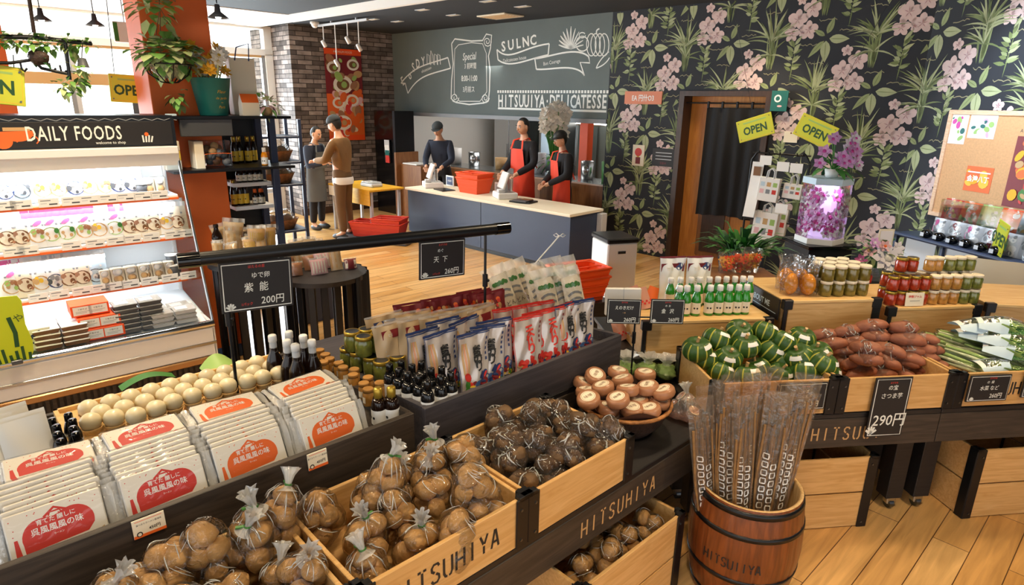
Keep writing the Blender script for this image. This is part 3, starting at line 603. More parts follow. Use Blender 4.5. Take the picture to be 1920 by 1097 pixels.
for i, ((x, y), lb) in enumerate(ranked(((950, 775), (1000, 770), (1050, 765), (960, 830), (1010, 815), (1090, 790), (1060, 830), (1125, 790)))): u, v, z = FT.on(x, y, z=.85); TB[i % 3].put(FT.w(u, v, .765), 'taro bag heaped on top, %s' % lb, rnd(0, 6), 'taro bags heaped on top', (rnd(-.5, .5), rnd(-.5, .5), rnd(0, 6)))
LPB = bagkinds(lambda k: make_produce_bag('potato_bag', k, (6, 5)[k % 2], .038, PMs, 1.0, None), (21, 22))
heap(FT, 1.50, 1.19, .27, 4, 2, .135, .13, LPB, 'potato bag in floor crate, %s', 'potato bags in the floor crate', lambda i, j: .03 * j + .015 * (i % 2), tilt=.5)
# --- noodle packs in clear sleeves
mat('pack_white', '#f1ebe0', .4)
def pack_art(g, w, h, m, X, z):
    g.rect(-w / 2, -h / 2, w / 2, h / 2, 'pack_white', X, z)
    lobe = [(-.36, -.13)] + arc(-.17, .02, .2, .2, 195, 80, 8) + [(-.02, .2)] + arc(.17, .05, .22, .2, 105, -10, 9) + [(.38, -.02), (.3, -.1)]
    S2 = lambda p: [(x * w, y * h * 1.35 + .04 * h) for x, y in p]
    g.poly(S2(lobe), m, X, z + .0004)
    for i, (t, y, s) in enumerate((('育てた 醸しに', .12, .072), ('呉風風風の味', -.02, .1), ('ラーメン', -.1, .03))): g.text(t, .0 * w, y * h + .02, s * w, 'white', X, z + .0008, .92, rot=.0, bold=.012)
    g.stroke([(-.12 * w, .33 * h), (0, .44 * h), (.12 * w, .35 * h)], .006, m, X, z + .0004); g.stroke([(-.07 * w, .33 * h), (-.05 * w, .38 * h), (.05 * w, .38 * h), (.07 * w, .33 * h)], .004, m, X, z + .0004)
    g.stroke([(-.43 * w, .12 * h), (-.425 * w, -.12 * h), (-.38 * w, -.34 * h), (-.30 * w, -.44 * h)], [.035 * w, .06 * w, .065 * w, .05 * w], m, X, z + .0005)
    g.poly([(-.36 * w, -.44 * h), (-.2 * w, -.2 * h), (.2 * w, -.26 * h), (.47 * w, -.1 * h), (.47 * w, -.47 * h), (-.36 * w, -.47 * h)], 'tan' if m == 'red' else 'cream', X, z + .0003)
    for x, y, r in ((-.24, -.3, .045), (-.12, -.4, .06), (.36, -.18, .05), (.44, -.24, .05), (.25, -.3, .06), (.12, -.37, .035), (-.05, -.27, .04)): g.disc(x * w, y * h * .95, r * w, m, X, z + .0006, 14, r * w * .75, .4)
    for i in range(5): g.stroke([(.02 * w + i * .05 * w, -.42 * h), (.05 * w + i * .05 * w, -.33 * h)], .007, m, X, z + .0007)
    rr = random.Random(5)
    for i in range(22): g.disc(rr.uniform(-.46, .46) * w, rr.uniform(.1, .46) * h, .007 * w, m, X, z + .0003, 6)
def make_pack(m):
    w, h, t = .21, .168, .018; r = thing('noodle_pack', '', 'noodle pack')
    g = G(); g.box((-w / 2, -t / 2, 0), (w / 2, t / 2, h), 'pack_white', ch=.004); pack_art(g, w * .97, h * .97, m, T(0, -t / 2, h / 2) @ XZ, .0006); g.build('printed_card', r)
    q = G(); q.box((-w / 2 - .006, -t / 2 - .004, -.002), (w / 2 + .006, t / 2 + .004, h + .004), 'film_flat', ch=.005)
    for s in (-1, 1): q.surf(lambda a, b: (s * (w / 2 + .004 + .022 * a), .004 * math.sin(9 * b + a * 4), h * b), 3, 10, 'film_tie')
    q.build('plastic_sleeve', r); return r
PK = {m: Kind(lambda m=m: make_pack(m)) for m in ('red', 'orange')}
def pack_file(u, v, m, n, lab, grp, dv=.0185, lean=.46):
    for i in range(n): PK[m].put(FT.w(u + rnd(-.006, .006), v + i * dv, TZ + .006 + i * .006), lab % ('front pack' if not i else '%s behind the front' % ORD[i - 1]), group=grp, rot=(-lean + i * .02, 0, FT.rz + rnd(-.03, .03)))
def flatp(u, v, z, m, lab, rx=-1.42): PK[m].put(FT.w(u, v, z), lab, group='noodle packs lying on top', rot=(rx, rnd(-.04, .04), FT.rz + rnd(-.06, .06)))
for m, px_, lab in (('red', (120, 1010), 'nearest red-printed file'), ('red', (320, 940), 'second red-printed file'), ('orange', (482, 880), 'orange file beside the red'), ('orange', (634, 820), 'orange file by the two small bottles')):
    u, v, z = FT.on(px_[0], px_[1], z=TZ + .03); u, v, z = FT.on(px_[0], px_[1], v=1.755)
    pack_file(u, 1.75, m, 7, 'noodle pack in the ' + lab + ', %s', 'noodle packs filed in the long tray')
    flatp(u + .02, 1.93, TZ + .152, m, 'noodle pack lying flat on top of the ' + lab, -1.48)
# --- white eggs on small cups
g = G(); g.box((0, 0, 0), (.86, .3, .014), 'ply', ch=.003); g.box((0, .286, .014), (.86, .3, .03), 'ply'); g.box((0, 0, .014), (.014, .3, .03), 'ply')
u0, v0, _ = FT.on(100, 785, z=TZ + .045)
o = solo('wooden_board', g, 'pale wooden board under the rows of white eggs', 'board', FT.w(.2, 2.38, TZ + .02), FT.rz)
def make_egg():
    r = thing('boiled_egg', '', 'egg'); g = G(); g.blob((0, 0, .042), (.0335, .0335, .032), 'egg', n=22, fn=lambda d: 1 + .05 * (1 - abs(d.z)) * abs(d.z) * 2); g.build('egg', r)
    q = G(); q.lathe([(.026, 0), (.03, .012), (.036, .024), (.034, .024), (.028, .012)], 'ply', 16); q.build('cup', r); return r
EG = Kind(make_egg)
rows = {'back': [(165, 762), (207, 751), (245, 741), (283, 730), (319, 720), (354, 711), (388, 703), (421, 695), (452, 686), (481, 677)],
        'middle': [(189, 771), (232, 762), (271, 750), (309, 738), (344, 729), (380, 721), (414, 710), (446, 703), (476, 695), (507, 685)],
        'front': [(169, 787), (213, 780), (254, 776), (292, 763), (324, 750), (360, 739), (398, 730), (427, 720), (463, 712), (492, 704), (522, 696)]}
for rn, ps in rows.items():
    for i, p in enumerate(ps):
        u, v, z = FT.on(p[0], p[1], z=TZ + .085); EG.put(FT.w(u, v, TZ + .035), 'white egg on a cup, %s from the left in the %s row' % (ORD[i], rn), rnd(0, 6), 'white eggs on the board')
g = G(); g.surf(lambda a, b: ((a - .5) * .14, (b - .5) * .1, .05 * math.sin(math.pi * a) * (.5 + .5 * b)), 10, 6, 'lgreen')
u, v, z = FT.on(420, 685, z=TZ + .06); solo('lettuce_leaf', g, 'pale green leaf decoration behind the eggs by the stand pole', 'leaf', FT.w(u, v + .06, TZ + .03), FT.rz)
g = G(); g.surf(lambda a, b: ((a - .5) * .2, (b - .5) * .06, .03 * math.sin(math.pi * a)), 10, 4, 'green')
u, v, z = FT.on(285, 722, z=TZ + .05); solo('green_leaf', g, 'dark green leaf decoration behind the left part of the eggs', 'leaf', FT.w(u, v + .07, TZ + .04), FT.rz)
# --- milky packs and black-capped bottles at the left end
def make_milky():
    r = thing('milky_pack', '', 'pack'); g = G(); f = lambda sg: (lambda a, b: ((a - .5) * .13 * sg, -sg * (.012 + .02 * math.sin(math.pi * a) ** .5 * (1 - .6 * b)) + .003 * math.sin(7 * a + 5 * b), b * .185)); g.surf(f(1), 12, 12, 'milky'); g.surf(f(-1), 12, 12, 'milky'); g.build('pack_body', r)
    q = G(); q.surf(lambda a, b: ((a - .5) * .136, .003 * math.sin(9 * a), .18 + .02 * b), 8, 2, 'milky'); q.build('top_seal', r); return r
MK = Kind(make_milky)
for i, (x, y) in enumerate(((62, 862), (30, 848), (5, 872))):
    u, v, z = FT.on(x, y, z=TZ + .05); MK.put(FT.w(u, v, TZ), 'milky white wrapped pack at the left end of the tray, %s' % ('nearest the bottles', 'the one behind', 'cut by the picture edge')[i], group='milky packs', rot=(-.35, 0, FT.rz + .1 + i * .05))
def make_bottle(h, r, body, cap, label=None, capw=.45, neck=.32, caph=.2, nm='bottle', shoulder=.62):
    t = thing(nm, '', 'bottle'); g = G(); rn = r * neck
    g.lathe([(0, 0), (r * .93, 0), (r, .006), (r, h * (shoulder - .1)), (r * .9, h * shoulder), (rn * 1.3, h * (shoulder + .14)), (rn, h * (1 - caph)), (rn, h * .97), (0, h * .97)], body, 18); g.build('bottle_body', t)
    q = G(); q.lathe([(rn * 1.0, h * (1 - caph)), (r * capw, h * (1 - caph) + .002), (r * capw, h - .004), (r * capw * .85, h), (0, h)], cap, 16); q.build('cap', t)
    if label:
        l = G(); l.lathe([(r * 1.012, h * .08), (r * 1.012, h * (shoulder - .16))], label, 18)
        for a in (-1.9, -1.3): l.disc(0, 0, r * .2, 'ink', lambda x, y, z, a=a: (r * 1.02 * math.cos(a + x / r), r * 1.02 * math.sin(a + x / r), h * .26 + y), 0, 10)
        l.build('paper_label', t)
    return t
BK = Kind(lambda: make_bottle(.13, .021, 'bottle_black', 'black_gloss', 'white', .62, .5, .22))
for i, p in enumerate(((96, 785), (127, 775), (105, 797), (135, 786), (106, 811), (136, 800), (112, 824), (141, 811))):
    u, v, z = FT.on(p[0], p[1], z=TZ + .13); BK.put(FT.w(u, v, TZ), 'black-capped little bottle beside the milky packs, %s column %s from the back' % (('left', 'right')[i % 2], ORD[i // 2]), rnd(0, 6), 'black bottles at the left end')
WB = Kind(lambda: make_bottle(.235, .034, 'bottle_dark', 'white', None, .5, .38, .15))
def wb():
    t = make_bottle(.235, .034, 'bottle_dark', 'white', None, .5, .38, .13, shoulder=.55); q = G(); q.lathe([(.0172, .158), (.0152, .175), (.0150, .207)], 'lgrey', 16); q.lathe([(.0185, .150), (.0178, .158)], 'gold', 16); q.build('neck_seal', t, 'white neck seal with a gold band'); return t
WB = Kind(wb)
for i, p in enumerate(sorted(((510, 628), (541, 621), (537, 637), (553, 645), (568, 628), (584, 637)))):
    u, v, z = FT.on(p[0], p[1], z=TZ + .235); WB.put(FT.w(u, v, TZ), 'dark sauce bottle with white cap behind the noodle packs, %s from the left' % ORD[i], rnd(0, 6), 'white-capped sauce bottles')
YB = Kind(lambda: make_bottle(.15, .027, 'bottle_dark', 'gold_lid', 'white', .6, .52, .32))
for i, p in enumerate(((708, 727), (733, 725))): u, v, z = FT.on(p[0], p[1], z=TZ + .18); YB.put(FT.w(u, v, TZ + .03), 'small bottle with golden neck, %s of the pair at the tray corner' % ('left', 'right')[i], 3.14 + FT.rz + 1.57, 'gold-necked bottles')
# --- jars
TZ1 = TZ; TZ = .755 + .111
def make_jar(h, r, body, lid, band=None, nm='jar'):
    t = thing(nm, '', 'jar'); g = G(); g.lathe([(0, 0), (r * .9, 0), (r, h * .06), (r, h * .68), (r * .86, h * .8), (r * .84, h * .84), (0, h * .84)], body, 18); g.build('jar_body', t)
    q = G(); q.lathe([(r * .84, h * .8), (r * .95, h * .81), (r * .96, h * .97), (r * .9, h), (r * .78, h * .992), (0, h * .992)], [lid, lid, lid, lid, 'steel_dark' if lid == 'gold_lid' else lid], 18); q.build('lid', t)
    if band: l = G(); l.lathe([(r * 1.015, h * .2), (r * 1.015, h * .55)], band, 10, None, 1.9); l.build('paper_label', t)
    return t
JB = Kind(lambda: make_jar(.088, .037, 'jar_green', 'gold_lid')); JS = Kind(lambda: make_jar(.07, .022, 'jar_amber', 'wood_lid', 'cream'))
for i, p in enumerate(sorted(((652, 651), (671, 658), (696, 667), (727, 658), (715, 675), (745, 666), (686, 650)))): u, v, z = FT.on(p[0], p[1], z=TZ + .088); JB.put(FT.w(u, v, TZ), 'green paste jar with gold lid, %s of the bottom layer' % ORD[i], rnd(0, 6), 'gold-lidded jars')
for i, p in enumerate(sorted(((660, 620), (687, 615), (681, 629), (710, 623)))): u, v, z = FT.on(p[0], p[1], z=TZ + .177); JB.put(FT.w(u, v, TZ + .0885), 'green paste jar with gold lid, %s of the top layer' % ORD[i], rnd(0, 6), 'gold-lidded jars')
for i, p in enumerate(sorted(((599, 655), (610, 663), (618, 671), (606, 677), (635, 679), (643, 687), (664, 691), (662, 701), (690, 706), (682, 717), (712, 716), (690, 728)))): u, v, z = FT.on(p[0], p[1], z=TZ + .07); JS.put(FT.w(u, v, TZ), 'small jar with wooden lid, %s along the row below the gold-lidded jars' % ORD[i], rnd(0, 6), 'small wooden-lidded jars')
MB2 = Kind(lambda: make_bottle(.145, .026, 'bottle_black', 'black_gloss', 'white', .56, .48, .3))
for i, p in enumerate(sorted(((730, 682), (752, 676), (747, 690), (764, 698), (772, 683), (790, 677), (785, 703), (801, 714), (826, 704), (845, 697), (808, 690), (828, 687)))): u, v, z = FT.on(p[0], p[1], z=TZ + .145); MB2.put(FT.w(u, v, TZ), 'black-necked bottle with white label in the grey tray, %s from the left' % ORD[i], FT.rz, 'black-necked bottles in the grey tray')
# --- stand-up pouches
mat('pouch_grey', '#cfc5bf', .28, .3, bump=.45, bs=12); mat('salmon_pack', '#d99a73', .4)
def make_pouch(w, h, d, kind):
    r = thing('food_pouch', '', 'pouch')
    edge = {'blue': 'navy', 'red': 'red', 'beige': 'beige_pack', 'maroon': 'maroon', 'tea': 'maroon'}[kind]; base = 'beige_pack' if kind == 'beige' else 'white' if kind == 'tea' else 'maroon' if kind == 'maroon' else 'pouch_grey'
    def face(sg):
        return lambda a, b: ((a - .5) * w * (1 - .07 * math.sin(math.pi * b)) * (1 + .05 * b), sg * d * (.5 * math.sin(math.pi * a) ** .7 * (1 - b) ** .8 + .02) + .007 * math.sin(7 * a + 4 * b) * b + .004 * math.sin(15 * a - 9 * b), h * b - .006 * math.sin(math.pi * a) * b)
    g = G(); g.surf(face(-1), 22, 22, base); g.surf(lambda a, b: face(1)(1 - a, b), 10, 10, edge if kind != 'beige' else base)
    g.surf(lambda a, b: ((a - .5) * w, (b - .5) * d * math.sin(math.pi * a) ** .7, 0), 10, 2, base); g.build('pouch_body', r)
    f = face(-1); g = G(); R = random.Random(len(kind))
    def dec(x, y, z): q = f(min(1, max(0, x / w + .5)), min(1, max(0, y / h))); return (q[0], q[1] - .0012 - z, q[2])
    if kind in ('blue', 'red'):
        g.stroke([(-.492 * w, h * k / 16) for k in range(17)], .012 * w, edge, dec, .0004); g.stroke([(.492 * w, h * k / 16) for k in range(17)], .012 * w, edge, dec, .0004); g.stroke([((k / 16 - .5) * w, .985 * h) for k in range(17)], .02 * h, edge, dec, .0005)
        for k in range(34): y = R.uniform(.02, .3 if kind == 'blue' else .24); g.disc(R.uniform(-.38, .38) * w, y * h, R.uniform(.06, .13) * w, (('navy', 'blue', 'maroon', 'navy', 'red', 'yellow', 'green') if kind == 'blue' else ('red', 'maroon', 'red', 'navy', 'red', 'tan'))[k % (7 if kind == 'blue' else 6)], dec, .0003 + .00008 * k, 9, R.uniform(.03, .09) * w, R.uniform(0, 3))
        for k in range(5): g.stroke([(.40 * w, (.9 - .09 * k) * h), (.40 * w, (.85 - .09 * k) * h)], .05 * w, 'maroon' if kind == 'red' else 'navy', dec, .0006)
    if kind == 'blue':
        for k in range(3): g.stroke([((-.40 + k * .06) * w, (.88 - .09 * i) * h) for i in range(7)], .05 * w, ('tan', 'salmon_pack', 'tan')[k], dec, 0)
        for t, y in (('蜜', .62), ('の', .50), ('り', .38)): g.text(t, .04 * w, y * h, .22 * h, 'ink', dec, .002, 1.0, bold=.03)
    elif kind == 'red':
        for t, y in (('天', .68), ('竹', .52), ('り', .36)): g.text(t, 0, y * h, .23 * h, 'red', dec, .002, 1.05, bold=.035)
    elif kind == 'beige':
        g.rect(-.3 * w, .74 * h, .3 * w, .9 * h, 'navy' if d < .05 else 'maroon', dec, 0); g.text('むらさき', 0, .79 * h, .08 * w, 'white', dec, .0006)
        for k in range(4): g.stroke([(-.3 * w, (.6 - .09 * k) * h), (.3 * w, (.6 - .09 * k) * h)], .004, 'lgrey', dec, 0)
    elif kind == 'tea':
        g.rect(-.46 * w, .66 * h, .46 * w, .86 * h, 'maroon', dec, 0); g.disc(.26 * w, .8 * h, .14 * w, 'navy', dec, .0006, 14); g.text('甘茶', -.12 * w, .71 * h, .16 * w, 'cream', dec, .001)
        for k in range(3): g.stroke([(-.2 * w, (.5 - .05 * k) * h), (.2 * w, (.5 - .05 * k) * h)], .003, 'grey', dec, 0)
    elif kind == 'maroon':
        g.disc(0, .55 * h, .25 * w, 'cream', dec, 0, 16); g.text('牛', 0, .5 * h, .2 * w, 'red', dec, .0006, bold=.02)
        for k in range(14): g.disc(R.uniform(-.4, .4) * w, R.uniform(.6, .92) * h, .06 * w, ('orange', 'tan', 'red', 'round_brown')[k % 4], dec, .0003 + .0001 * k, 9)
    g.build('printed_design', r)
    q = G(); q.surf(lambda a, b: ((a - .5) * w * 1.03, .002 * math.sin(25 * a), h * (.985 + .045 * b)), 12, 2, edge if kind != 'beige' else 'film_tie'); q.build('top_seal', r); return r
PO = {k: Kind(lambda k=k: make_pouch(.165, .24, .06, k)) for k in ('blue', 'red', 'maroon')}; PO['beige'] = Kind(lambda: make_pouch(.18, .22, .045, 'beige')); PO['label'] = Kind(lambda: make_pouch(.18, .225, .06, 'beige'))
def pouches(kind, pts, lab, grp, zt=.235, lean=.12, s=1):
    for i, p in enumerate(sorted(pts)):
        u, v, z = FT.on(p[0], p[1], z=TZ + zt * s); PO[kind].put(FT.w(min(u, 2.235), max(v - .02, 1.80), TZ), lab % ORD[i], group=grp, rot=(-lean, rnd(-.06, .06), FT.rz + (p[2] if len(p) > 2 else rnd(-.12, .12))), scale=s)
pouches('blue', ((792, 624), (829, 626), (886, 628)), 'blue-edged pouch in the front row of the grey tray, %s from the left', 'blue-edged pouches')
pouches('blue', ((832, 603), (876, 601), (928, 604, -.25), (910, 616, -.2)), 'blue-edged pouch in the second row of the grey tray, %s from the left', 'blue-edged pouches')
pouches('blue', ((1080, 580), (1108, 574, -.2)), 'blue-edged pouch at the right end of the grey tray, %s from the left', 'blue-edged pouches')
pouches('red', ((990, 598), (1006, 588), (1053, 576), (1035, 584)), 'red-edged pouch near the front board of the grey tray, %s from the left', 'red-edged pouches')
pouches('red', ((948, 582), (985, 575), (1010, 571)), 'red-edged pouch standing behind the stand pole, %s from the left', 'red-edged pouches')
pouches('label', ((738, 601), (775, 596), (815, 590), (860, 583), (905, 574)), 'beige pouch in the row behind the blue ones, %s from the left', 'beige pouches')
pouches('beige', ((722, 584), (752, 592), (800, 584), (770, 580), (850, 574), (890, 568)), 'beige pouch with blue tag in the far row, %s from the left', 'beige pouches')
pouches('maroon', ((772, 574), (822, 564), (866, 556), (886, 550), (910, 550), (930, 551), (848, 562)), 'maroon food pouch at the back edge of the grey tray, %s from the left', 'maroon pouches', lean=.25)
# --- udon bags
def make_udon():
    r = thing('udon_bag', '', 'noodle bag'); w, h, d = .12, .27, .04; f = lambda a, b: ((a - .5) * w, -d * .5 * math.sin(math.pi * a) ** .6 * math.sin(math.pi * min(1, b * 1.1)) ** .5, h * b)
    g = G(); g.surf(f, 12, 14, 'cream'); g.surf(lambda a, b: (lambda q: (-q[0], -q[1], q[2]))(f(a, b)), 8, 8, 'cream')
    dec = lambda x, y, z: (lambda q: (q[0], q[1] - .0015 - z, q[2]))(f(x / w + .5, y / h))
    for k in range(7): g.disc((-.3 + .1 * k) * w, (.83 + .02 * math.sin(3 * k)) * h, .1 * w, 'green', dec, 0, 8)
    for k in range(2): g.stroke([(x * w * .36, (.62 - k * .12 + .06 * (1 - x * x)) * h) for x in (-1, -.5, 0, .5, 1)], .012, 'grey', dec, 0)
    g.text('うどん', 0, .34 * h, .26 * w, 'ink', dec, .0005); g.build('noodles', r)
    q = G(); q.surf(lambda a, b: ((a - .5) * w * 1.1, -.026 * math.sin(math.pi * a) + .004 * math.sin(17 * a + 9 * b), h * 1.02 * b), 12, 10, 'film_flat'); q.surf(lambda a, b: ((a - .5) * w * (1.1 + .2 * b), .012 * math.sin(14 * a) * b + .02 * b, h + .05 * b), 16, 4, 'film_tie'); q.build('plastic_bag', r); return r
UD = Kind(make_udon)
for i, p in enumerate(sorted(((948, 512), (966, 506), (985, 500), (1004, 512), (1021, 523), (1046, 518), (1071, 519), (1040, 500), (1065, 498)))):
    u, v, z = FT.on(p[0], p[1] - 6, z=TZ + .27); UD.put(FT.w(u, v - .08, TZ), 'clear bag of pale udon noodles, %s from the left' % ORD[i], group='udon bags', rot=(-.3, (-.3 if i < 3 else -.1), FT.rz - .25))
TZ = TZ1
# --- basket of round cakes
def make_round():
    r = thing('round_cake', '', 'cake'); g = G(); g.lathe([(0, 0), (.036, 0), (.042, .008), (.042, .026), (.037, .034), (0, .034)], 'round_brown', 24); g.build('wrapped_cake', r)
    q = G(); q.disc(0, 0, .027, 'cream', None, .0346, 24); q.stroke(ring(arc(0, 0, .023, .023, 0, 360, 24)), .0012, 'round_brown', None, .035); q.text('味噌', 0, -.006, .017, 'brown', None, .0352); q.build('round_label', r); return r
RC = Kind(make_round)
bu, bv, _ = FT.on(1172, 735, z=.80)
bk = thing('woven_basket', 'dark woven basket bowl full of round brown cakes', 'basket', FT.w(bu, bv, .637), FT.rz)
g = G(); g.lathe([(0, .004), (.13, .004), (.17, .05), (.198, .115), (.204, .12), (.198, .122), (.165, .055), (.128, .012), (0, .012)], 'rattan_dark', 40, wob=lambda a, z: .012 * math.sin(40 * a)); g.build('basket_body', bk)
g = G(); g.lathe([(.192, .118), (.205, .116), (.208, .126), (.2, .132), (.19, .126)], 'rattan', 40, wob=lambda a, z: .008 * math.sin(60 * a)); g.build('rim', bk, 'lighter woven rim')
g = G(); g.surf(lambda a, b: ((.15 + .05 * b) * math.cos(a * 6.28), (.15 + .05 * b) * math.sin(a * 6.28), .06 + (.085 + .02 * math.sin(5 * a * 6.28)) * b), 40, 4, 'leather_brown'); g.build('lining', bk, 'dark brown paper lining')
g = G(); g.lathe([(0, .055), (.16, .055), (.165, .05)], 'leather_brown', 24); g.build('false_bottom', bk)
CK = ((1115, 700, 1), (1158, 695, 1), (1210, 699, 1), (1091, 716, 0), (1133, 723, 1), (1170, 710, 1), (1178, 728, 1), (1217, 723, 1), (1105, 744, 1), (1161, 745, 1), (1248, 731, 1), (1138, 763, 0), (1197, 751, 0), (1185, 764, 0), (1220, 765, 0), (1235, 750, 0), (1100, 732, 0), (1190, 740, 0))
for i, ((x, y, l), lb) in enumerate(ranked(CK, 3)):
    z = .757 + .036 * l + (.02 if 715 < y < 750 and l else 0); u, v, _ = FT.on(x, y, z=z + .03); RC.put(FT.w(u, v, z), 'round brown cake with cream label, %s' % lb, group='round cakes in the basket', rot=(rnd(-.35, .3), rnd(-.3, .3), FT.rz + rnd(-.4, .4)), scale=1.16)
g = make_produce_bag('cake_bag', 31, 4, .038, [RC.root.children[0].data], 1.0, 'plain', 'film_pink', part='cake'); u, v, _ = FT.on(1288, 765, z=.68); g['label'] = 'pink-tinted bag of round cakes right of the basket'; g['category'] = 'food bag'; g.location = FT.w(u - .02, v, .64); g.rotation_euler = (0, 0, 1)
# --- lower potatoes done; stand rail with price cards
def make_card(w, h, lines, frame='chalk', nm='price_card'):
    r = thing(nm, '', 'price card'); g = G(); g.box((-w / 2, -.004, 0), (w / 2, .004, h), 'card_black', ch=.0015)
    X = T(0, -.0045, 0) @ XZ; b = .05 * min(w, h)
    g.build('card', r); q = G()
    q.stroke(ring([(-w / 2 + b, b), (w / 2 - b, b), (w / 2 - b, h - b), (-w / 2 + b, h - b)]), .022 * min(w, h), frame, X, 0)
    for t, x, y, s, m in lines: q.text(t, x * w, y * h, s * h, m, X, .0006, .9, sh=.06, bold=.008)
    for k in range(5):
        a = math.radians(30 + 30 * k); q.stroke([(-.38 * w + .01 * w * k - .02 * w, .05 * h), (-.38 * w + .1 * h * math.cos(a), .06 * h + .13 * h * math.sin(a))], .035 * h, frame, X, .0004)
    q.build('chalk_lettering', r, 'white and red handwriting'); return r
YEN = '円'
def card(fr, u, v, z, w, h, lines, label, rx=0, rz=0, ry=0):
    c = make_card(w, h, lines); c['label'] = label; c.location = fr.w(u, v, z); c.rotation_euler = (rx, ry, fr.rz + rz); return c
zr = 1.425
pa, pb = FT.on(335, 490, z=zr), FT.on(952, 427, z=zr); wa, wb2 = FT.w(*pa), FT.w(*pb); dr = (wb2 - wa).normalized()
rl = thing('sign_rail', 'thick black tube rail on two thin poles over the table', 'sign rail')
g = G(); g.tube([wa, wb2], .026, 'black_metal', 18); g.build('tube', rl)
for p, e in ((wa, dr), (wb2, -dr)): g = G(); g.tube([p - e * .004, p + e * .07], .0285, 'black_gloss', 18); g.build('end_cap', rl)
for (xt, yt), (bu_, bv_) in (((415, 483), (.758, 2.455)), ((912, 432), (1.93, 2.24))):
    tp = wa + dr * ((Vector(FT.w(*FT.on(xt, yt, z=zr))) - wa).dot(dr)); bs = Vector(FT.w(bu_, bv_, TZ + .05)); bs.x, bs.y = tp.x, tp.y
    g = G(); g.tube([bs, tp], .0065, 'black_metal', 10); pl = g.build('pole', rl)
    q = G(); md = bs.lerp(tp, .55); q.tube([md - Vector((0, 0, .03)), md + Vector((0, 0, .03))], .013, 'black_metal', 10); q.blob(md + Vector((.014, 0, 0)), .008, 'black_metal', n=8); q.build('clamp', pl)
    q = G(); q.lathe([(0, 0), (.06, 0), (.06, .006), (.012, .014), (.007, .03)], 'black_metal', 20, Matrix.Translation((bs.x, bs.y, TZ + .0))); q.tube([Vector((bs.x, bs.y, TZ)), bs], .0065, 'black_metal', 8); q.build('foot', pl)
ar = math.atan2(dr.y, dr.x)
for cx, cyy, w, h, ls, lab in ((476, 530, .27, .20, (('ほたるの里', .0, .86, .07, 'red'), ('ゆで卵', .05, .66, .13, 'chalk'), ('紫  能', -.02, .40, .2, 'chalk'), ('1パック', -.16, .12, .07, 'red'), ('200' + YEN, .2, .12, .2, 'chalk')), 'black price card reading 200 yen, hung under the left part of the rail'),
                               (804, 480, .235, .175, (('おすすめ', .0, .86, .07, 'red'), ('めぐ', -.05, .70, .1, 'chalk'), ('天  下', -.05, .44, .18, 'chalk'), ('1パック', -.14, .1, .07, 'red'), ('260' + YEN, .2, .1, .19, 'chalk')), 'black price card reading 260 yen, hung under the right part of the rail')):
    tt = (Vector(FT.w(*FT.on(cx, cyy, z=zr - .13))) - wa); s_ = tt.dot(dr); p = wa + dr * s_ - Vector((0, 0, .026 + h))
    c = make_card(w, h, ls); c['label'] = lab; c.location = p; c.rotation_euler = (0, .03, ar + .05)
    q = G(); q.box((-w * .4, .0, h - .02), (-w * .34, .006, h + .03), 'black_metal'); q.box((w * .34, .0, h - .02), (w * .4, .006, h + .03), 'black_metal'); q.build('hanger', c)
def shelf_tag(fr, px_, py_, v, w, h, lab):
    u, _, z = fr.on(px_, py_, v=v); r = thing('price_tag', lab, 'price tag', fr.w(u, v, z - h / 2), fr.rz, rot=(-.1, 0, fr.rz)); g = G(); g.box((-w / 2, -.002, 0), (w / 2, .002, h), 'cream'); g.build('card', r); q = G(); X = T(0, -.0025, 0) @ XZ
    q.rect(-w / 2, 0, w / 2, h * .16, 'orange', X, 0); q.stroke([(-w * .42, h * .9), (w * .42, h * .9)], h * .03, 'orange', X, 0); q.text('食べきりラーメン醤油味', 0, h * .66, h * .12, 'ink', X, 0, .9); q.text('450円', w * .16, h * .28, h * .22, 'ink', X, 0, bold=.02); q.disc(-w * .32, h * .2, h * .14, 'ink', X, .0003, 14); q.disc(-w * .32, h * .19, h * .09, 'cream', X, .0006, 12); q.build('print', r)
shelf_tag(FT, 280, 985, 1.695, .078, .052, 'small cream price tag with orange strip below the second red file')
shelf_tag(FT, 596, 862, 1.695, .066, .055, 'small cream price tag with orange strip below the orange file')
u, v, z = FT.on(780, 720, z=TZ + .1); g = G(); g.box((-.05, -.002, 0), (.05, .002, .1), 'cream'); solo('blank_card', g, 'plain cream card leaning among the black-necked bottles', 'card', FT.w(u - .04, v - .02, TZ), rot=(-.2, .2, FT.rz))
u, v, z = FT.on(632, 672, z=TZ + .1); g = G(); g.box((-.04, -.002, 0), (.04, .002, .07), 'cream', ch=.001); solo('blank_card', g, 'plain cream card behind the small wooden-lidded jars', 'card', FT.w(u, v, TZ + .01), rot=(-.2, -.1, FT.rz))
# ================================================================ right sales table
R3 = FRT; VR = 2.403
t = make_table('sales_table', 'black table under the pumpkin and sweet potato crates', 1.2, .47, .635, 'HITSUUI', .55, (.02, 1.1)); put(t, R3, 1.2, VR + .004)
t = make_table('sales_table', 'black table under the green vegetable crate at the right edge', 1.3, .47, .635, None, 0, (.05, 1.15)); put(t, R3, 2.404, VR + .004)
put_crate(R3, 1.235, VR, .637, 'maple crate full of green striped pumpkins', d=.44)
put_crate(R3, 1.84, VR, .637, 'maple crate full of sweet potato bags', d=.44)
put_crate(R3, 2.445, VR, .637, 'maple crate full of green vegetable bags, lettered HITSUHIYA', d=.44, word='HITSUHIYA')
put_crate(R3, 1.475, VR, 0, 'empty two-board floor crate right behind the barrel', w=.645, h=.395, rows=2)
put_crate(R3, 2.655, VR, 0, 'empty two-board floor crate at the right edge of the picture', w=.645, h=.395, rows=2)
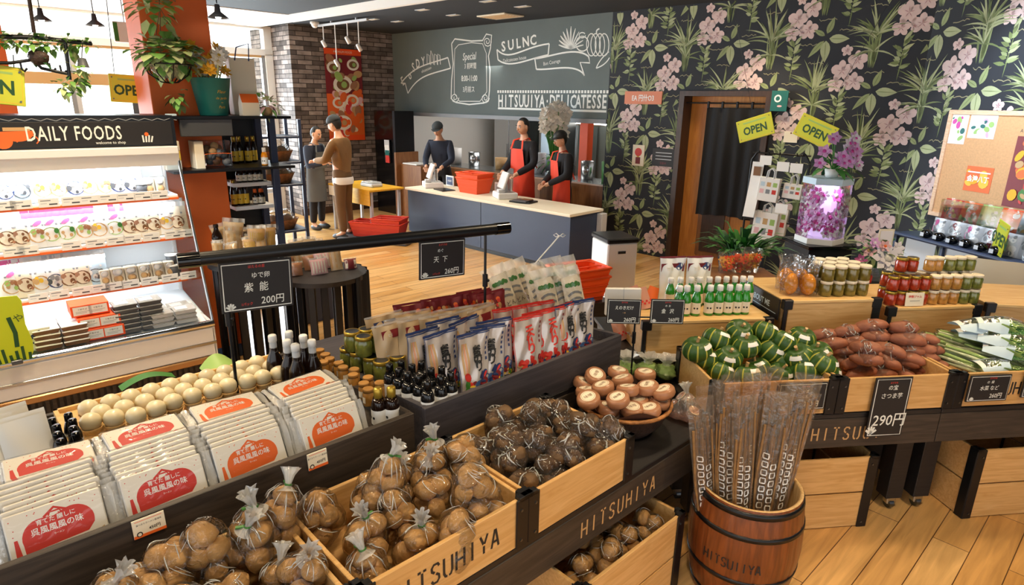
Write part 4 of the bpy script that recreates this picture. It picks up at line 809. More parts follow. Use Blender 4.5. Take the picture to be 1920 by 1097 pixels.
# pumpkins
def make_pumpkin():
    r = thing('pumpkin', '', 'pumpkin'); q = .062; g = G(); n = 60
    prof = [(math.pi * i / 14) for i in range(15)]; vs = []; fs = []; ms = []
    for i, a in enumerate(prof):
        for j in range(n):
            b = 2 * math.pi * j / n; k = 1 - .055 * abs(math.cos(5 * b)) ** 6
            x = q * math.sin(a) ** .85 * k; z = q * .8 * math.cos(a) - .016 * math.exp(-(math.sin(a) / .3) ** 2) * (1 if math.cos(a) > 0 else -.6)
            vs.append((x * math.cos(b), x * math.sin(b), z))
    for i in range(14):
        for j in range(n):
            fs.append((i * n + j, (i + 1) * n + j, (i + 1) * n + (j + 1) % n, i * n + (j + 1) % n)); ms.append('pumpkin_rib' if (j % 6 == 2 and 2 < i < 13) else 'pumpkin')
    g.add(vs, fs, ms, None, True); g.build('rind', r)
    s = G(); s.tube([(0, 0, .03), (.002, .001, .045), (.006, .002, .056)], [.008, .006, .007], 'tan', 8); s.build('stem', r)
    l = G(); l.surf(lambda a, b: (lambda u, v: (q * 1.012 * math.sin(u) ** .85 * math.cos(v), q * 1.012 * math.sin(u) ** .85 * math.sin(v), q * .812 * math.cos(u)))(.75 + b * .35, -.45 + a * .9), 8, 4, 'white'); l.build('sticker', r, 'white paper sticker'); return r
PUM = Kind(make_pumpkin)
for i, ((x, y, z), lb) in enumerate(ranked(((1307, 655, .87), (1344, 637, .89), (1386, 621, .93), (1434, 622, .93), (1398, 648, .88), (1320, 672, .82), (1366, 670, .83), (1350, 698, .77), (1443, 655, .85), (1468, 641, .89), (1503, 634, .9), (1463, 675, .80), (1497, 668, .84), (1533, 662, .85), (1508, 697, .78), (1547, 695, .79), (1542, 681, .83), (1420, 690, .77), (1400, 705, .76), (1463, 700, .76)), 3)):
    u, v, _ = R3.on(x, y, z=z); PUM.put(R3.w(u, v, z), 'green striped pumpkin with sticker, %s' % lb, group='striped pumpkins', rot=(rnd(-.5, .5), rnd(-.5, .5), R3.rz - 1.57 + rnd(-.7, .7)), scale=rnd(1.05, 1.2))
# sweet potatoes
SMs = [lump(i + 11, .036, 'sweet', .2, 14, (2.3, .95, .9)) for i in range(4)]
SB = bagkinds(lambda k: make_produce_bag('sweet_potato_bag', k, 3, .036, SMs, 2.0, None, 'film', part='sweet_potato', layout=[(0, -.04, .034), (.015, .035, .034), (-.01, 0, .082)], wr=.06), (41, 42, 43))
for i, ((x, y, z, a), lb) in enumerate(ranked(((1556, 640, .79, -.3), (1590, 632, .81, .1), (1640, 622, .84, -.2), (1695, 625, .85, -.25), (1735, 650, .79, -1), (1585, 670, .72, -.7), (1625, 662, .79, -.5), (1665, 668, .75, -.8), (1705, 668, .75, -.9), (1740, 680, .72, -1.2), (1650, 690, .69, -.3), (1605, 690, .69, .2), (1700, 692, .69, -1)), 3)):
    u, v, _ = R3.on(x, y, z=z + .05); SB[i % 3].put(R3.w(u, v, z), 'clear bag of sweet potatoes, %s' % lb, group='sweet potato bags', rot=(rnd(-.25, .25), rnd(-.2, .2), R3.rz + a))
# green stalks in bags
def make_stalks(k):
    r = thing('stalk_bag', '', 'vegetable bag'); R = random.Random(k)
    for i in range(7):
        y = (i - 3) * .019; z = .014 + .014 * (i % 2); g = G(); g.tube([(-.15, y * .7, z), (-.05, y, z + .004), (.06, y * 1.05, z), (.15, y * .8 + R.uniform(-.01, .01), z)], [.006, .009, .008, .005], 'stalk' if i % 3 else 'stalk_white', 8); g.build('green_stalk', r)
    q = G(); q.blob((0, 0, .024), (.175, .078, .03), 'film', None, 20, .12, k, 3); q.build('plastic_bag', r); return r
SK = bagkinds(make_stalks, (1, 2))
for i, ((x, y, z, a), lb) in enumerate(ranked(((1790, 650, .80, -.9), (1820, 645, .82, -.85), (1850, 648, .82, -.8), (1800, 672, .77, -.8), (1835, 668, .79, -.75), (1870, 665, .80, -.7), (1830, 690, .74, -.65), (1880, 685, .76, -.6)), 3)):
    u, v, _ = R3.on(x, y, z=z + .02); SK[i % 2].put(R3.w(u, v, z), 'clear bag of thin green stalks, %s' % lb, group='green stalk bags', rot=(rnd(-.1, .1), .15, R3.rz + a))
def make_leafbag():
    r = thing('leaf_bag', '', 'vegetable bag'); R = random.Random(8)
    g = G()
    for i in range(16):
        a = R.uniform(-.5, .5); g.surf(lambda p, q, a=a, i=i: (-.05 + .17 * p, a * .1 + (q - .5) * .05 * math.sin(math.pi * min(1, p + .2)) , .03 + .02 * math.sin(i + 3 * q + 4 * p)), 6, 3, ('stalk', 'green', 'stalk')[i % 3])
    g.build('greens', r); q = G(); q.surf(lambda a, b: (-.13 + .26 * b, (a - .5) * (.13 + .03 * b), .005 + .065 * math.sin(math.pi * a) ** .6 * math.sin(math.pi * (.1 + .8 * b))), 14, 14, None, None, lambda a, b: 'lblue' if (b < .45 and abs(a - .5) > .12 and noise.noise(Vector((a * 5, b * 6, 0))) > -.25) else 'white' if b < .1 else 'film')
    q.build('printed_bag', r, 'pale blue printed bag'); return r
LB = Kind(make_leafbag)
for i, ((x, y, z, a), lb) in enumerate(ranked(((1845, 615, .90, -.3), (1890, 612, .93, -.5), (1850, 632, .86, -.5), (1895, 640, .87, -.7), (1905, 660, .83, -.7), (1885, 690, .76, -.2)), 3)):
    u, v, _ = R3.on(x, y, z=z + .03); LB.put(R3.w(u, v, z), 'pale blue bag of greens, %s' % lb, group='blue printed bags of greens', rot=(rnd(-.2, .2), .15, R3.rz + a), scale=1.1)
# cards on the crates
card(R3, 1.655, VR - .012, .675, .235, .135, (('おすすめ', .05, .84, .08, 'red'), ('かぼ', .05, .64, .14, 'chalk'), ('ちゃ OK C', .0, .45, .17, 'chalk'), ('260' + YEN, .2, .14, .24, 'chalk')), 'black price card reading 260 yen on the pumpkin crate')
card(R3, 2.10, VR - .014, .515, .185, .305, (('おすすめ', .0, .9, .035, 'red'), ('の宝', .0, .8, .09, 'chalk'), ('さつま芋', .0, .66, .1, 'chalk'), ('290' + YEN, .06, .2, .25, 'chalk')), 'tall black price card reading 290 yen on the sweet potato crate')
card(R3, 2.60, VR - .014, .675, .215, .135, (('おすすめ', .05, .86, .08, 'red'), ('の  緑', .0, .7, .12, 'chalk'), ('水菜 など', .0, .45, .19, 'chalk'), ('260' + YEN, .2, .14, .22, 'chalk')), 'black price card on the left half of the green vegetable crate')
card(R3, 2.89, VR - .014, .685, .215, .135, (('みどり', .0, .6, .2, 'chalk'), ('260' + YEN, .2, .14, .22, 'chalk')), 'black price card cut by the right picture edge')
# barrel with burdock roots
bx, by = 1.005, 2.262
br = thing('wooden_barrel', 'brown wooden barrel with black hoops, lettered HITSUIIYA, holding long roots', 'barrel', (bx, by, 0), 0)
prof = [(.186, 0), (.205, .08), (.222, .18), (.229, .27), (.226, .36), (.214, .46), (.205, .505)]
N_ = 26; g = G(); vs = []
sl = lambda a: -.012 * (abs(math.sin(a * N_ / 2)) < .18)
g.lathe(prof, 'barrel', N_ * 6, None, wob=lambda a, z: sl(a)); g.build('stave_wall', br)
g = G(); g.lathe([(.205, .505), (.199, .508), (.190, .503), (.19, .3), (.185, .05), (0, .05)], 'barrel_in', 48); g.build('inner_wall', br, 'pale wooden inside and rim')
for z0, z1 in ((.47, .495), (.375, .395), (.165, .185), (.03, .055)):
    rr_ = lambda z: np.interp(z, [p[1] for p in prof], [p[0] for p in prof]) + .003
    g = G(); g.lathe([(rr_(z0) - .004, z0), (rr_(z0), z0), (rr_(z1), z1), (rr_(z1) - .004, z1)], 'black_metal', 56); g.build('hoop', br)
for i, c_ in enumerate('HITSUIIYA'):
    g = G(); stencil(g, c_, 0, 0, .042, 0, 'ink', lambda x, y, z, i=i: (.2305 * math.cos(-2.62 + i * .115 + x / .23), .2305 * math.sin(-2.62 + i * .115 + x / .23), .235 + y), 0, .13); g.build('stencil_letter', br)
def make_roots(k):
    r = thing('burdock_bag', '', 'root bag'); R = random.Random(k); L = .74
    for i in range(9):
        x, y = (i - 4) * .0085, R.uniform(-.012, .012); g = G(); w_ = R.uniform(.003, .0048)
        g.tube([(x * .5, y * .5, 0), (x + R.uniform(-.004, .004), y, L * .3), (x * 1.2 + R.uniform(-.006, .006), y, L * .6), (x * 1.1 + R.uniform(-.01, .01), y, L * R.uniform(.85, 1.0))], [w_ * .6, w_, w_ * 1.1, w_ * 1.2], 'root', 7); g.build('burdock_root', r)
    q = G(); wv = lambda a, b: (a - .5) * (.085 + .02 * b); dy = lambda a, b: .018 * math.sin(math.pi * a) * (1 - .5 * b) + .004 * math.sin(14 * a + 9 * b + k)
    for s in (-1, 1): q.surf(lambda a, b: (wv(a, b), s * dy(a, b), .02 + (L + .06) * b), 8, 18, 'film_haze')
    q.build('plastic_bag', r)
    p = G()
    for i in range(7):
      for cx in ((-.018, .014) if k != 2 else (.0,)):
        cz = L * (.74 if cx < 0 else .68) - i * .036; f = lambda x, y, z, cx=cx, cz=cz: (cx + x, -dy(.5 + (cx + x) / .1, (cz + y) / L) - .0015, cz + y)
        p.stroke(ring([(-.009, -.011), (.009, -.011), (.0105, 0), (.009, .011), (-.009, .011), (-.0105, 0)]), .0048, 'white', f)
    p.build('printed_ring', r, 'white printed ring marks'); return r
BB = bagkinds(make_roots, (1, 2, 3))
k = 0
for i, (x, y, tx, ty) in enumerate(sorted(((-.14, -.03, -.16, 0), (-.12, .04, -.13, -.03), (-.09, -.08, -.11, .04), (-.08, .02, -.09, 0), (-.05, -.12, -.06, .05), (-.04, .06, -.04, -.04), (-.02, -.05, -.03, .03), (0, .01, 0, 0), (.02, -.11, .01, .06), (.03, .06, .03, -.04), (.05, -.03, .04, .03), (.065, .02, .07, 0), (.075, -.08, .06, .05), (.10, -.01, .08, .0), (.11, .05, .1, -.03), (-.06, .1, -.05, -.06), (.03, .11, .02, -.07)))):
    BB[i % 3].put((bx + x * .95, by + y * .95, .10 + .03 * (i % 4)), 'clear bag of long burdock roots in the barrel, %s from the left' % ORD[i], group='burdock bags in the barrel', rot=(-ty, tx, rnd(-.5, .5)))
# --- boxes at the back with jars and bottles
g = G(); g.box((0, 0, 0), (2.9, .62, .70), 'black_wood', ch=.004); bt = thing('back_counter', 'black counter carrying the wooden display boxes', 'counter', R3.w(1.02, 2.97), R3.rz); g.build('counter_body', bt); g = G(); g.box((-.02, -.03, .70), (2.92, .64, .72), 'black_wood', ch=.003); g.build('counter_top', bt)
def make_dbox(w, d, h, label, fr, u, v, z, rz=0):
    r = thing('display_box', label, 'box', fr.w(u, v, z), fr.rz + rz)
    g = G(); g.box((0, 0, h - .016), (w, d, h), 'ply', ch=.002); g.build('top_board', r)
    g = G(); g.box((.03, .006, 0), (w - .03, .02, h - .017), 'cabinet' if 0 else 'maple'); g.build('front_board', r)
    for x in (.004, w - .018): g = G(); g.box((x, .02, 0), (x + .014, d - .02, h - .017), 'maple'); g.build('side_board', r)
    for x in (0, w - .045):
        g = G(); g.box((x - .004, -.004, h - .05), (x + .049, .03, h + .004), 'black_metal', ch=.004); g.box((x + (.0 if x else .0), -.003, 0), (x + .02 if not x else x + .045, .004, h), 'black_metal', ch=.001); g.build('corner_bracket', r)
    return r
make_dbox(.72, .46, .20, 'wooden display box under the green bottles', R3, 1.08, 2.94, .722)
make_dbox(.56, .46, .295, 'wooden display box under the honey bags and green jars', R3, 1.85, 2.94, .722)
make_dbox(.565, .46, .24, 'wooden display box under the red and amber jars', R3, 2.465, 2.94, .722)
make_dbox(.56, .46, .25, 'wooden display box at the right picture edge', R3, 3.06, 2.94, .722, -.25)
GB = Kind(lambda: make_bottle(.165, .026, 'bottle_green', 'white', 'cream', .62, .46, .2, shoulder=.6))
for j, (y0, n, xs, nm) in enumerate(((530, 8, (1309, 1334, 1352, 1370, 1387, 1402, 1290, 1276), 'front'), (518, 10, (1259, 1277, 1297, 1313, 1331, 1347, 1363, 1379, 1394, 1408), 'back'))):
    for i, x in enumerate(sorted(xs)):
        u, v, _ = R3.on(x, y0, z=.922 + .165); v = 3.03 + .1 * j if j == 0 else 3.19; u = R3.on(x, y0, v=v)[0]; GB.put(R3.w(u, v, .9225), 'green bottle with white cap, %s from the left in the %s row' % (ORD[i], nm), R3.rz - .3, 'green bottles with white caps')
PO['tea'] = Kind(lambda: make_pouch(.155, .24, .07, 'tea'))
for i, x in enumerate((1263, 1313)): u = R3.on(x, 500, v=3.33)[0]; PO['tea'].put(R3.w(u, 3.33, .9225), 'white stand-up pouch with maroon band behind the green bottles, %s one' % ('left', 'right')[i], rot=(-.08, 0, R3.rz + .05))
JK = {'green': Kind(lambda: make_jar(.084, .033, 'jar_olive', 'cream')), 'red': Kind(lambda: make_jar(.084, .033, 'jar_red', 'gold_lid')), 'amber': Kind(lambda: make_jar(.084, .033, 'jar_amber', 'cream')), 'lime': Kind(lambda: make_jar(.084, .033, 'jar_green', 'cream'))}
k = 0
for l in (0, 1):
    for j, vv in enumerate((3.02, 3.10, 3.18)):
        for i in range(4):
            if j == 2 and i == 0: continue
            u = 2.125 + i * .071 - .012 * j; JK['green'].put(R3.w(u, vv, 1.018 + l * .085), 'olive jar on the middle box, %s from the left, %s row, %s layer' % (ORD[i], ('front', 'middle', 'back')[j], ('lower', 'upper')[l]), 0, 'olive jars')
for l in (0, 1):
    for i in range(9):
        kd = ('red', 'red', 'red', 'red', 'amber', 'amber', 'amber', 'lime', 'lime')[i]
        if l == 0 or True: JK[kd].put(R3.w(2.505 + i * .0635, 3.0, .9635 + l * .085), '%s jar in the front row on the right box, %s from the left, %s layer' % (kd, ORD[i], ('lower', 'upper')[l]), 0, 'jars on the right box', scale=.94)
for i in range(8): JK[('red', 'red', 'amber', 'lime', 'amber', 'amber', 'lime', 'lime')[i]].put(R3.w(2.53 + i * .067, 3.085, .9635 + .0), 'lower jar behind the front row on the right box, %s from the left' % ORD[i], 0, 'jars on the right box', scale=.94); JK[('red', 'red', 'amber', 'amber', 'amber', 'amber', 'lime', 'lime')[i]].put(R3.w(2.53 + i * .067, 3.085, .9635 + .085), 'jar of the second row on the right box, %s from the left, upper layer' % ORD[i], 0, 'jars on the right box', scale=.94)
for i, (x, kd) in enumerate(((1691, 'red'), (1711, 'red'), (1745, 'amber'), (1758, 'amber'), (1781, 'lime'), (1799, 'lime'), (1818, 'lime'))):
    u = R3.on(x, 498, v=3.07)[0]; JK[kd].put(R3.w(u, 3.075, .9635 + .17), '%s jar standing on top of the others on the right box, %s from the left' % (kd, ORD[i]), 0, 'jars on the right box', scale=.94)
def make_honey():
    r = thing('honey_bag', '', 'bag'); g = G(); g.blob((0, 0, .058), (.05, .036, .06), 'honey', n=16, amp=.1, seed=3); g.build('honey', r); q = G(); q.lathe([(.05, 0), (.054, .06), (.046, .11), (.05, .16), (.058, .19)], 'film', 20, wob=lambda a, z: .08 * math.sin(5 * a + 30 * z)); q.build('plastic_bag', r); return r
HB = Kind(make_honey)
for i, (x, vv) in enumerate(((1482, 3.06), (1513, 3.04), (1472, 3.16), (1500, 3.15))): u = R3.on(x, 540, v=vv)[0]; HB.put(R3.w(u, vv, 1.0185), 'clear bag of amber honey on the middle box, %s' % ('front left', 'front right', 'behind on the left', 'behind on the right')[i], rnd(0, 6), 'honey bags')
g = G(); r = thing('side_sign', 'small black sign with white lettering hung on the left side of the middle box', 'sign', R3.w(1.842, 2.95, .90), R3.rz - math.pi / 2); g.box((-.40, -.006, 0), (-.02, 0, .115), 'card_black'); g.build('board', r); q = G(); q.text('ABOUT ME', -.21, .05, .045, 'lblue', T(0, -.007, 0) @ XZ, 0, .9, bold=.02); q.stroke([(-.38, .03), (-.04, .03)], .004, 'lblue', T(0, -.007, 0) @ XZ); q.build('chalk_lettering', r)
# honey tag and small white sign on the red jars
g = G(); g.box((-.055, -.002, 0), (.055, .002, .075), 'cream', ch=.001); r = thing('price_tag', 'cream tag with red heading leaning on the red jars', 'price tag', R3.w(2.62, 2.955, .965), R3.rz, rot=(-.1, 0, R3.rz)); g.build('card', r); q = G(); q.text('特製ジャム', 0, .048, .016, 'red', T(0, -.003, 0) @ XZ, bold=.02); q.stroke([(-.03, .03), (.03, .03)], .002, 'ink', T(0, -.003, 0) @ XZ); q.build('print', r)
# double price card on a thin stand
u, v, _ = FT.on(1184, 690, z=.70); sb = FT.w(u, v, .637)
st = thing('card_stand', 'thin black pole stand holding two price cards by the basket', 'stand', sb); tp = Vector((0, 0, .42))
g = G(); g.tube([(0, 0, 0), tp], .005, 'black_metal', 10); g.tube([(-.13, -.012, .345), (.13, -.012, .345)], .004, 'black_metal', 8); g.build('pole', st); g = G(); g.tube([(0, 0, .2), (0, 0, .26)], .01, 'black_metal', 10); g.build('clamp', st); g = G(); g.lathe([(0, 0), (.05, 0), (.05, .005), (.006, .012)], 'black_metal', 18); g.build('foot', st)
for i, (x, ls, lab) in enumerate(((1168, (('おすすめ', .0, .85, .07, 'red'), ('えのきだけ', .0, .6, .17, 'chalk'), ('一袋', .0, .43, .07, 'tan'), ('260' + YEN, .18, .1, .22, 'chalk')), 'left one of two black 260 yen cards on the thin stand'), (1249, (('おすすめ', .0, .85, .07, 'red'), ('の  お', .0, .7, .1, 'chalk'), ('金   沢', .0, .45, .2, 'chalk'), ('260' + YEN, .2, .1, .2, 'chalk')), 'right one of two black 260 yen cards on the thin stand'))):
    d_ = sb.y - .02; p = F0.on(x, 607, v=d_); c = make_card(.172, .125, ls); c['label'] = lab; c.location = (p[0], d_, p[2]); c.rotation_euler = (-.1, .03, .08)
# cream double bag standing on the left box, orange packets
g = G(); g.box((-.095, -.012, 0), (.095, .012, .15), 'milky', ch=.006); g.stroke([(0, 0), (0, .15)], .003, 'lgrey', T(0, -.0125, 0) @ XZ); u = R3.on(1167, 540, v=3.02)[0]; solo('cream_bag', g, 'plain cream bag standing left of the green bottles', 'bag', R3.w(max(u, 1.0), 3.05, .9225), rot=(-.1, 0, R3.rz - .1))
for i, (x, y, m) in enumerate(((1214, 520, 'pink_film'), (1222, 536, 'orange'), (1205, 548, 'pink_film'), (1110, 556, 'pink_film'), (1130, 552, 'white'))):
    g = G(); g.surf(lambda a, b: ((a - .5) * .09 * (1 - .35 * b), -.02 * math.sin(math.pi * a) * (1 - b), .12 * b), 8, 8, m); g.surf(lambda a, b: ((.5 - a) * .09 * (1 - .35 * b), .02 * math.sin(math.pi * a) * (1 - b), .12 * b), 8, 8, m)
    for q in range(5): g.disc((q - 2) * .012, .03 + .012 * (q % 2), .007, 'red', T(0, -.022, 0) @ XZ, 0, 8)
    u = R3.on(x, y, v=3.15)[0]; solo('snack_packet', g, 'small %s snack packet left of the green bottles, %s from the left' % ('orange' if m == 'orange' else 'pinkish' if m != 'white' else 'white', ORD[(3, 4, 2, 0, 1)[i]]), 'packet', R3.w(max(u, .98 + .03 * i), 3.15 + .02 * i, .9225 if u > 1.08 else .722), rot=(-.3, rnd(-.5, .5), R3.rz))
# lettuce crate in the gap between the two tables
put_crate(R3, .70, 2.98, .40, 'half-hidden wooden crate of bagged lettuce behind the cake basket', w=.30, d=.4, h=.2); g = G(); g.box((.02, .02, 0), (.28, .38, .395), 'black_wood', ch=.004); solo('crate_stand', g, 'black stand under the lettuce crate', 'stand', R3.w(.70, 2.98, 0), R3.rz)
def make_lettuce():
    r = thing('lettuce_bag', '', 'vegetable bag'); g = G(); g.blob((0, 0, .07), (.08, .07, .065), 'lgreen', n=22, amp=.35, seed=2, fr=3); g.build('lettuce', r); q = G(); q.blob((0, 0, .075), (.1, .085, .08), 'film', n=22, amp=.25, seed=6, fr=2); q.lathe([(.03, .14), (.02, .155), (.05, .2), (.07, .22)], 'film_tie', 18, wob=lambda a, z: .2 * math.sin(7 * a)); q.build('plastic_bag', r); return r
LT = Kind(make_lettuce)
for i, (x, y) in enumerate(((1185, 632), (1222, 640), (1200, 668), (1238, 672))): u, v, _ = R3.on(x, y, z=.66); LT.put(R3.w(u, v, .56 + .03 * (i < 2)), 'clear bag of pale lettuce behind the cake basket, %s' % ('back left', 'back right', 'front left', 'front right')[i], rnd(0, 6), 'lettuce bags', scale=1.05)
for i, (x, y) in enumerate(((1175, 682), (1215, 684), (1250, 688))): u, v, _ = FT.on(x, y, z=.70); LT.put(FT.w(u, v, .637), 'flat bag of greens along the back of the cake basket, %s from the left' % ORD[i], rnd(0, 6), 'greens behind the basket', scale=(.8, .8, .55))
# ================================================================ refrigerated case on the left
U0, V0 = -1.3, 4.15; WF = 1.06 - U0
fx = lambda u: u - U0
fr = thing('refrigerated_case', 'long open white refrigerated case with DAILY FOODS sign, full of packed food', 'refrigerator', FF.w(U0, V0), FF.rz)
def part(nm, f, par=fr, lab=None): g = G(); f(g); return g.build(nm, par, lab)
mat('case_inner', '#eef3f6', .35); mat('grill', '#3a342f', .6); mat('bronze_trim', '#b58a5c', .25, .6); mat('case_white', '#e6e4e3', .22, coat=.4)
def base(g):
    g.box((0, .10, 0), (WF, .8, .34), 'grill')
    for i in range(70): x = i * WF / 70; g.box((x + .004, .088, .02), (x + WF / 70 - .010, .102, .335), 'stain')
part('base_grille', base)
def panel(g): g.box((0, 0, .375), (WF, .06, .575), 'case_white', ch=.01); g.box((0, -.004, .455), (WF, .003, .475), 'steel', ch=.002)
part('front_panel', panel)
part('lower_trim', lambda g: g.box((0, -.012, .335), (WF + .005, .07, .378), 'bronze_trim', ch=.006))
part('front_rail', lambda g: (g.tube([(0, .012, .592), (WF, .012, .592)], .02, 'chrome', 14), g.box((0, .0, .57), (WF, .06, .6), 'chrome')))
part('deck', lambda g: g.add([(0, .05, .575), (WF, .05, .575), (WF, .78, .66), (0, .78, .66), (0, .05, .4), (WF, .05, .4), (WF, .78, .4), (0, .78, .4)], [(0, 1, 2, 3), (4, 7, 6, 5), (0, 4, 5, 1), (1, 5, 6, 2), (2, 6, 7, 3), (3, 7, 4, 0)], 'case_inner'))
part('back_panel', lambda g: g.box((0, .74, .34), (WF, .8, 1.86), 'case_inner'))
def canopy(g): g.box((0, .30, 1.65), (WF, .8, 1.70), 'enamel', ch=.006); g.add([(0, .33, 1.58), (WF, .33, 1.58), (WF, .31, 1.655), (0, .31, 1.655)], [(0, 1, 2, 3)], 'enamel'); g.box((0, .34, 1.70), (WF, .8, 1.87), 'black_metal', ch=.004)
part('canopy', canopy)
part('light_tube', lambda g: g.tube([(.05, .42, 1.635), (WF - .05, .42, 1.635)], .013, 'tube_on', 10))
fl = bpy.data.lights.new('case_light', 'AREA'); fl.shape = 'RECTANGLE'; fl.size = WF - .1; fl.size_y = .05; fl.energy = 20; fl.color = (.93, .97, 1)
flo = bpy.data.objects.new('case_light', fl); COL.objects.link(flo); flo.location = FF.w(U0 + WF / 2, V0 + .40, 1.615); flo.rotation_euler = (.25, 0, FF.rz)
for zz, vv in ((1.0, .52), (1.32, .46), (.76, .56)):
    l2 = bpy.data.lights.new('shelf_light', 'AREA'); l2.shape = 'RECTANGLE'; l2.size = WF - .1; l2.size_y = .03; l2.energy = 3.5; l2.color = (.93, .97, 1)
    o2 = bpy.data.objects.new('shelf_light', l2); COL.objects.link(o2); o2.location = FF.w(U0 + WF / 2, V0 + vv, zz + .02); o2.rotation_euler = (.3, 0, FF.rz)
def sign(g):
    g.box((0, .335, 1.712), (WF, .35, 1.85), 'card_black', ch=.002); X = T(0, .3345, 0) @ XZ
    g.text('DAILY FOODS', fx(FF.on(141, 250, v=V0 + .335)[0]), 1.748, .112, 'chalk', X, .0014, .60, bold=.012, sp=1.12)
    x0 = fx(FF.on(32, 250, v=V0 + .335)[0]); g.poly(arc(x0, 1.80, .075, .055, 180, 360, 14) + [(x0 + .075, 1.803)], 'orange', X, .0006); g.rect(x0 - .06, 1.803, x0 + .06, 1.822, 'tan', X, .0008); g.disc(x0 - .07, 1.752, .045, 'orange', X, .0007, 18); g.stroke(arc(x0 + .04, 1.752, .05, .03, 200, -40, 10), .006, 'orange', X, .0009)
    x1 = fx(FF.on(230, 268, v=V0 + .335)[0]); g.text('welcome to shop', x1 - .06, 1.722, .022, 'chalk', X, .0004, 1, bold=.01)
    x2 = fx(FF.on(276, 262, v=V0 + .335)[0])
    for k in range(4): g.stroke([(x2 + k * .014 - .02, 1.726), (x2 + k * .014 - .022 + .004 * k, 1.768 - .006 * (k % 2))], .009, 'chalk', X, .0004)
    g.disc(x2, 1.774, .012, 'orange', X, .0005, 10)
part('sign_board', sign)
def topb(g):
    g.box((0, .36, 1.87), (WF, .8, 1.885), 'black_metal'); X = T(0, .338, 0) @ XZ; R = random.Random(3)
    for i in range(34): x = i * .07; g.stroke([(x, 1.855 + R.uniform(0, .003)), (x + .03, 1.868), (x + .07, 1.856)], .004, 'grey', X, .0005)
part('top_board', topb)
SH = ((1.385, .395), (1.115, .415), (.815, .455))            # shelf height, front edge
for k, (z, y) in enumerate(SH):
    s_ = part('shelf', lambda g: g.box((.02, y, z - .018), (WF - .02, .75, z), 'case_inner', ch=.003))
    rl_ = part('ticket_rail', lambda g: g.box((.02, y - .012, z - .03), (WF - .02, y, z - .016), 'orange'), s_, 'orange strip')
    for i in range(9):
        px0 = (12, 43, 95, 138, 172, 207, 240, 272, 303)[i] if k == 0 else (10, 38, 122, 168, 208, 240, 276, 318, 340)[i] if k == 1 else (38, 80, 125, 163, 190, 222, 260, 300, 336)[i]
        u = FF.on(px0, 400, v=V0 + y)[0]; g = G(); x = fx(u); g.box((x - .05, y - .016, z - .018), (x + .05, y - .012, z + .034), 'white'); X = T(0, y - .0165, 0) @ XZ
        g.stroke([(x - .04, z + .02), (x + .01, z + .02)], .006, 'grey', X, 0); g.stroke([(x - .0, z - .002), (x + .04, z - .002)], .008, 'dgrey', X, 0); g.stroke([(x - .04, z + .004), (x - .01, z + .004)], .004, 'lgrey', X, 0); g.build('price_ticket', rl_)
def sidep(g):
    P_ = [(.02, .60), (.335, 1.60), (.335, 1.87), (.8, 1.87), (.8, .40), (.02, .40)]
    for x, m in ((WF - .006, 'window_glass'),): g.add([(x, a, b) for a, b in P_], [tuple(range(6))], m)
    g.tube([(WF - .003, .02, .58), (WF - .003, .335, 1.62)], .009, 'steel', 8); g.box((WF - .02, .0, .0), (WF, .8, .6), 'case_white', ch=.004); g.box((WF - .02, .72, .6), (WF, .8, 1.87), 'case_white'); g.box((WF - .018, .33, 1.62), (WF, .8, 1.87), 'black_metal')
part('side_panel', sidep, lab='glass side with chrome front edge')
# --- what is on its shelves
def chilled(kind):
    r = thing('food_pack', '', 'food pack'); R = random.Random(kind)
    if kind < 6:            # soft printed bags
        w, h, d = .105, .115, .05; g = G(); f = lambda a, b: ((a - .5) * w * (1 - .06 * b), -d * .5 * math.sin(math.pi * a) ** .6 * math.sin(math.pi * min(1, .12 + b * .9)) ** .6, h * b)
        base, foods, top = (('white', ('tan', 'round_brown', 'tan', 'lgreen'), 'dpink'), ('cream', ('brown', 'round_brown', 'cream', 'brown'), 'white'), ('lblue', ('dgrey', 'grey', 'white', 'dgrey'), 'white'), ('white', ('tan', 'yellow', 'cream', 'tan'), 'white'), ('white', ('lgreen', 'tan', 'white', 'green'), 'dpink'), ('white', ('navy', 'grey', 'lgrey', 'dgrey'), 'lgrey'))[kind]
        g.surf(f, 12, 12, base); g.surf(lambda a, b: (lambda q: (-q[0], -q[1], q[2]))(f(a, b)), 6, 6, base); g.build('printed_bag', r)
        dec = lambda x, y, z: (lambda q: (q[0], q[1] - .0015 - z, q[2]))(f(x / w + .5, y / h)); q = G()
        q.disc(0, h * .42, w * .34, foods[0], dec, 0, 16, h * .24)
        for n_ in range(7): q.disc(R.uniform(-.26, .26) * w, h * R.uniform(.28, .58), w * R.uniform(.05, .11), foods[1 + n_ % 3], dec, .0004 + .0002 * n_, 9)
        if kind in (0, 4): q.disc(w * R.uniform(-.15, .15), h * .82, w * .2, 'dpink', dec, .0003, 10, h * .07, .4)
        q.rect(-w * .2, h * .72, w * .3, h * .78, 'grey' if kind != 2 else 'white', dec, .0004); q.build('printed_picture', r)
        q = G(); q.surf(lambda a, b: ((a - .5) * w * .98, .004 * math.sin(20 * a), h + .02 * b), 10, 1, top); q.build('top_seal', r)
    elif kind == 6:         # tray of tofu blocks
        g = G()
        for i in (0, 1): g.box((-.055 + i * .056, -.03, 0), (-.003 + i * .056, .03, .09), 'cream', ch=.006); g.blob((-.03 + i * .056, -.031, .03), (.018, .004, .018), 'tan', n=8); g.blob((-.03 + i * .056, -.031, .066), (.018, .004, .016), 'white', n=8)
        g.build('block', r); q = G(); q.box((-.06, -.034, -.001), (.06, .034, .096), 'film_flat', ch=.008); q.build('plastic_wrap', r)
    elif kind == 7:         # dark tub
        g = G(); g.lathe([(0, 0), (.034, 0), (.04, .06), (0, .06)], 'dgrey', 18); g.build('tub', r); q = G(); q.lathe([(.042, .056), (.042, .064), (0, .066)], 'white', 18); q.build('lid', r)
    return r
